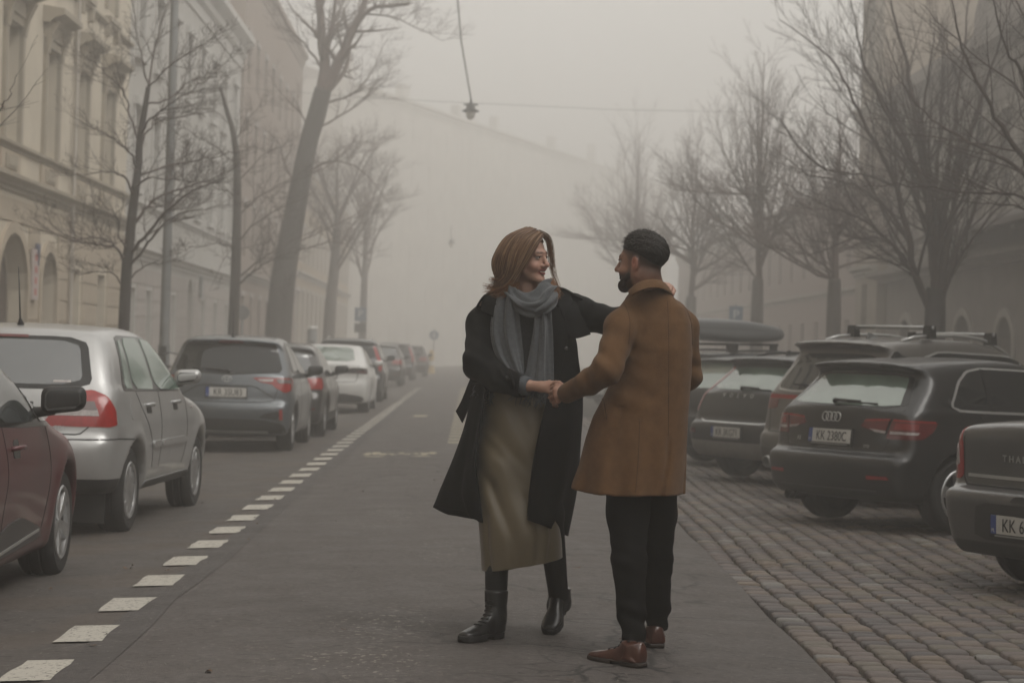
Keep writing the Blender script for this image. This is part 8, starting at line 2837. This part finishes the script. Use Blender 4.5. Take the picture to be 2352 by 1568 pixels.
def man_hair(p):
    q = HM.loc(p)
    line = np.interp(q[:, 0], [-.16, -.115, -.09, -.05, -.02, .01, .04, .07, .10], [-.060, -.050, -.026, .006, .024, .034, .044, .060, .068])
    up_ = q[:, 2] - line
    th = np.interp(up_, [-.01, 0, .02, .045, .08], [-.004, .0005, .004, .008, .0125]) + .008 * np.clip((q[:, 0] - .02) / .06, 0, 1) * np.clip((q[:, 2] - .07) / .03, 0, 1)
    d = smin(ell(q, (-.018, 0, .030), (.098, .075, .086)), ell(q, (.022, 0, -.032), (.070, .060, .088)), .03) - th
    d = smax(d, -up_ * .8, .006)
    w = np.clip(up_ / .05, .1, 1)
    return d + w * .0034 * fbm(q * np.array([.6, 1.2, 1.0]), 190, 8)
hmm = obj('hair', sdf_mesh('hair', man_hair, tuple(HMc - .17), tuple(HMc + .17), .0055, lip=2.0), m_hairm, M_, smooth=True); kids.append(hmm)
bh = bvh_of(hmm)
st = MB()
hr2 = random.Random(5)
for k in range(2200):
    a = hr2.uniform(-math.pi, math.pi); el = hr2.uniform(.15, 1.5)
    d_ = HM.V(math.cos(a) * math.cos(el), math.sin(a) * math.cos(el), math.sin(el)) - HM.V(0, 0, 0)
    o_ = HM.V(-.01, 0, .03)
    h_ = bh.ray_cast(o_ + d_ * .3, -d_)
    if h_[0] is None: continue
    p0 = h_[0]
    fwd = HM.V(1, 0, 0) - HM.V(0, 0, 0)
    uu = HM.loc(np.array([tuple(p0)]))[0]
    if uu[2] < .035 and hr2.random() < .8: continue
    comb = (fwd * (.35 - 4 * max(0, uu[0])) + Vector((hr2.gauss(0, .3), hr2.gauss(0, .3), -.15 + hr2.gauss(0, .2)))).normalized()
    L = hr2.uniform(.010, .022) * (1 if HM.loc(np.array([tuple(p0)]))[0, 2] > .06 else .45)
    lift = .16 if HM.loc(np.array([tuple(p0)]))[0, 2] > .09 else .04
    p1 = p0 + comb * L * .5 + h_[1] * L * lift * 1.1
    p2 = p0 + comb * L + h_[1] * L * (lift - .04)
    st.tube([p0 - h_[1] * .002, p1, p2], [.0012, .001, .0004], 3, caps=False)
o_ = st.build('hair_strands', mat('painted_hair_sheen', (0.030, 0.024, 0.020), .38, spec=.5, var=.4, vscale=90), hmm, smooth=True, fix=False); tag(o_, kind='stuff')  # strands lighter than the mass: highlight put into their colour
def beard(p):
    q = HM.loc(p)
    qq = np.stack([q[:, 0], np.abs(q[:, 1]), q[:, 2]], 1)
    d = cone(qq, (.012, .050, -.055), (.066, .014, -.103), .0255, .026)
    d = smin(d, ell(qq, (.078, 0, -.109), (.024, .027, .023)), .02)
    d = smin(d, cone(qq, (.094, 0, -.0555), (.078, .026, -.066), .0085, .0085), .01)
    d = smax(d, q[:, 2] - np.interp(q[:, 0], [.0, .03, .06, .09, .12], [-.035, -.048, -.056, -.050, -.05]), .012)
    d = smax(d, .010 - q[:, 0], .02)
    d = smax(d, -(ell(qq, (.097, 0, -.070), (.012, .020, .0055))), .003)
    return d + .0022 * fbm(q, 190, 4)
kids.append(obj('beard', sdf_mesh('beard', beard, tuple(HMc - np.array([.17, .13, .19])), tuple(HMc + np.array([.1, .16, .02])), .0055, lip=2.0), m_beard, M_, smooth=True))
# coat
mrows = [rowpx(655, 1458, 1528, 9.15, .078), rowpx(668, 1450, 1536, 9.16, .09), rowpx(684, 1438, 1550, 9.17, .105), rowpx(705, 1428, 1572, 9.18, .125), rowpx(740, 1424, 1586, 9.19, .15), rowpx(800, 1424, 1590, 9.19, .165), rowpx(860, 1412, 1588, 9.19, .165), rowpx(910, 1388, 1584, 9.19, .165), rowpx(960, 1362, 1580, 9.19, .17), rowpx(1010, 1345, 1578, 9.19, .178), rowpx(1060, 1332, 1577, 9.19, .185), rowpx(1110, 1320, 1575, 9.19, .192), rowpx(1150, 1312, 1574, 9.19, .198)]
zv = lambda x, y: P(x, y, 9.05).z
def man_coat(p):
    d = smax(section(mrows, p, 2.25), p[:, 2] - P(1490, 657, 9.15).z, .02)
    x, z = p[:, 0], p[:, 2]
    # long vertical fold and vent in the tails
    xc = np.interp(z, [zv(0, 1150), zv(0, 1010), zv(0, 900)], [P(1508, 1150, 9.05).x, P(1534, 1010, 9.05).x, P(1540, 900, 9.05).x])
    wz = np.clip((zv(1500, 990) - z) / .10, 0, 1) * (p[:, 1] < 9.19)
    d = d + wz * .013 * np.exp(-((x - xc) / .012) ** 2)
    d = d + wz * .010 * np.sin((x - xc) * 46 + z * 5) * np.clip((zv(1500, 1000) - z) / .25, 0, 1)
    hem = np.interp(x, [P(1315, 0, 9.1).x, P(1380, 0, 9.1).x, P(1440, 0, 9.1).x, P(1575, 0, 9.1).x], [zv(1315, 1121), zv(1380, 1134), zv(1440, 1139), zv(1575, 1139)])
    d = smax(d, hem - z, .006)
    arm = chain(p, [PA(1452, 722, 9.13), PA(1428, 752, 9.08), mElL, PA(1352, 878, 9.06), PA(1302, 903, 9.19)], [.060, .071, .061, .051, .042], .03)
    d = smin(d, arm, .028)
    ar2 = chain(p, [PA(1545, 722, 9.22), PA(1566, 752, 9.28), mElR, PA(1545, 880, 9.46), PA(1505, 882, 9.56)], [.060, .070, .062, .055, .045], .03)
    d = smin(d, ar2, .03)
    d = smax(d, -(np.linalg.norm(p - PA(1290, 906, 9.215), axis=1) - .034), .005)
    d = smax(d, -(cone(p, neckM + np.array([0, 0, -.01]), HM.wld((-.03, 0, -.05)), .064, .070)), .006)
    d = d + folds(p, mElL + np.array([.01, -.03, .01]), .11, (.55, 0, .83), 95, .0030, 16) + folds(p, PA(1340, 880, 9.04), .08, (.8, .2, .5), 120, .0032, 18, 1)
    d = d + folds(p, PA(1420, 790, 9.04), .10, (.35, 0, .9), 75, .0032, 10, .6) + folds(p, PA(1450, 905, 9.02), .10, (.3, 0, .95), 55, .004, 9)
    d = d + folds(p, PA(1590, 850, 9.3), .09, (.2, 0, 1), 85, .005, 10)
    # side panel crease under the arm
    d = d + .004 * np.exp(-((x - np.interp(z, [zv(0, 1130), zv(0, 900)], [P(1390, 1130, 9.05).x, P(1425, 900, 9.05).x])) / .02) ** 2) * (p[:, 1] < 9.19) * (z < zv(0, 890))
    return d + .0012 * fbm(p, 16, 6)
cm = obj('coat', sdf_mesh('coat', man_coat, (.18, 8.8, .55), (.92, 9.75, 1.62), .0075, lip=1.8), m_camel, M_, smooth=True); kids.append(cm)
cb_ = bvh_of(cm)
def seam(pts, r=.0013, y0=8.0, m_=m_camel_d):
    out = []
    for (x, y) in catmull(pts, 6):
        w = P(x, y, 9.05)
        o3 = Vector((0, 0, CAM_H)); d3 = (w - o3).normalized()
        h_ = cb_.ray_cast(o3, d3)
        if h_[0] is not None: out.append(h_[0] + h_[1] * .0003)
    return MB().tube(out, r, 5).build('seam', m_, M_, smooth=True)
for s_ in ([(1533, 690), (1536, 760), (1536, 860), (1535, 1000)], [(1432, 694), (1442, 715), (1447, 745), (1444, 790)], [(1578, 712), (1588, 745), (1590, 800)], [(1470, 960), (1466, 1050), (1460, 1130)]):
    kids.append(seam(s_))
kids.append(seam([(1382, 905), (1386, 930), (1391, 960)], .004, m_=m_camel))
kids.append(seam([(1384, 903), (1389, 932), (1394, 962)], .0022))
kids.append(sheet('collar', [[P(*a) for a in r] for r in (
    [(1447, 671, 9.075), (1460, 660, 9.055), (1478, 651, 9.052), (1497, 647, 9.062), (1515, 650, 9.09), (1528, 660, 9.14), (1530, 668, 9.22)],
    [(1444, 669, 9.065), (1459, 656, 9.040), (1478, 646, 9.036), (1498, 643, 9.046), (1518, 646, 9.076), (1533, 658, 9.14), (1536, 668, 9.22)],
    [(1446, 675, 9.045), (1461, 665, 9.018), (1480, 657, 9.010), (1500, 653, 9.016), (1521, 656, 9.052), (1538, 668, 9.12), (1542, 676, 9.22)],
    [(1450, 680, 9.035), (1464, 671, 9.006), (1482, 664, 8.996), (1500, 661, 9.004), (1522, 664, 9.042), (1540, 674, 9.11), (1546, 682, 9.22)])], 7, 5, .008, m_camel, M_))
# trousers and shoes
def trousers(p):
    a = chain(p, [mhL, PA(1442, 1180, 9.12), mkL, PA(1450, 1400, 9.02), maL + np.array([0, 0, .0])], [.105, .088, .071, .058, .050], .03)
    b = chain(p, [mhR, PA(1508, 1180, 9.3), mkR, PA(1509, 1390, 9.51), maR], [.100, .085, .068, .056, .048], .03)
    a = smax(a, P(1455, 1484, 8.97).z - p[:, 2], .008); b = smax(b, P(1508, 1447, 9.56).z - p[:, 2], .008)
    d = np.minimum(a, b)
    for c, k in ((mkL, .004), (mkR, .004), (maL + np.array([0, 0, .06]), .0055), (maR + np.array([0, 0, .05]), .0055)):
        d = d + folds(p, c, .10, (.25, 0, 1), 95, k, 14)
    return d + .0015 * fbm(p, 25, 2)
kids.append(obj('trousers', sdf_mesh('trousers', trousers, (.3, 8.75, .02), (.85, 9.75, .95), .0085, lip=1.8), m_trous, M_, smooth=True))
dS = Vector((-.70, .71, 0)).normalized()
hs_ = P(1474, 1526, 8.86); hs_.z = gz(hs_.x, hs_.y) + .002
kids.append(make_shoe(M_, hs_, dS, .295, .050, .066, m_tan, m_tsole, 'shoe', shaft=([A(hs_) + np.array([-.035, .035, .06]), A(hs_) + np.array([-.04, .04, .10])], [.042, .040], hs_.z + .092), sole_h=.022, heel_h=.026, laces=True))
dS2 = Vector((-.25, .97, 0)).normalized()
hs2 = P(1509, 1488, 9.50); hs2.z = gz(hs2.x, hs2.y) + .002
kids.append(make_shoe(M_, hs2, dS2, .295, .050, .066, m_tan, m_tsole, 'shoe', shaft=([A(hs2) + np.array([-.01, .045, .06]), A(hs2) + np.array([-.01, .05, .10])], [.042, .040], hs2.z + .092), sole_h=.022, heel_h=.026))
# wristwatch
wa, wb_ = Vector(tuple(PA(1294, 905, 9.205))), Vector(tuple(PA(1302, 906, 9.195)))
ax = (wb_ - wa).normalized(); o1 = ax.orthogonal().normalized(); o2 = ax.cross(o1)
wm = MB(); ns = 28; vs = []
for t, r in ((-.008, .0285), (-.008, .0315), (.008, .0325), (.008, .0295)):
    for k in range(ns):
        a = 2 * math.pi * k / ns
        vs.append(wa + ax * t + (o1 * math.cos(a) + o2 * math.sin(a)) * r)
wm.add(vs, [(j * ns + k, j * ns + (k + 1) % ns, ((j + 1) % 4) * ns + (k + 1) % ns, ((j + 1) % 4) * ns + k) for j in range(4) for k in range(ns)])
wo = wm.build('watch', mat('watch_strap', (.012, .012, .013), .5), M_, smooth=False); kids.append(wo)
c = wa + Vector((0, -.031, -.012))
MB().lathe([(0, -.004), (.010, -.004), (.012, 0), (.010, .003), (0, .003)], 16, axis=1, c=tuple(c)).build('watch_case', m_metal, wo, smooth=True)
rebase(M_, kids)
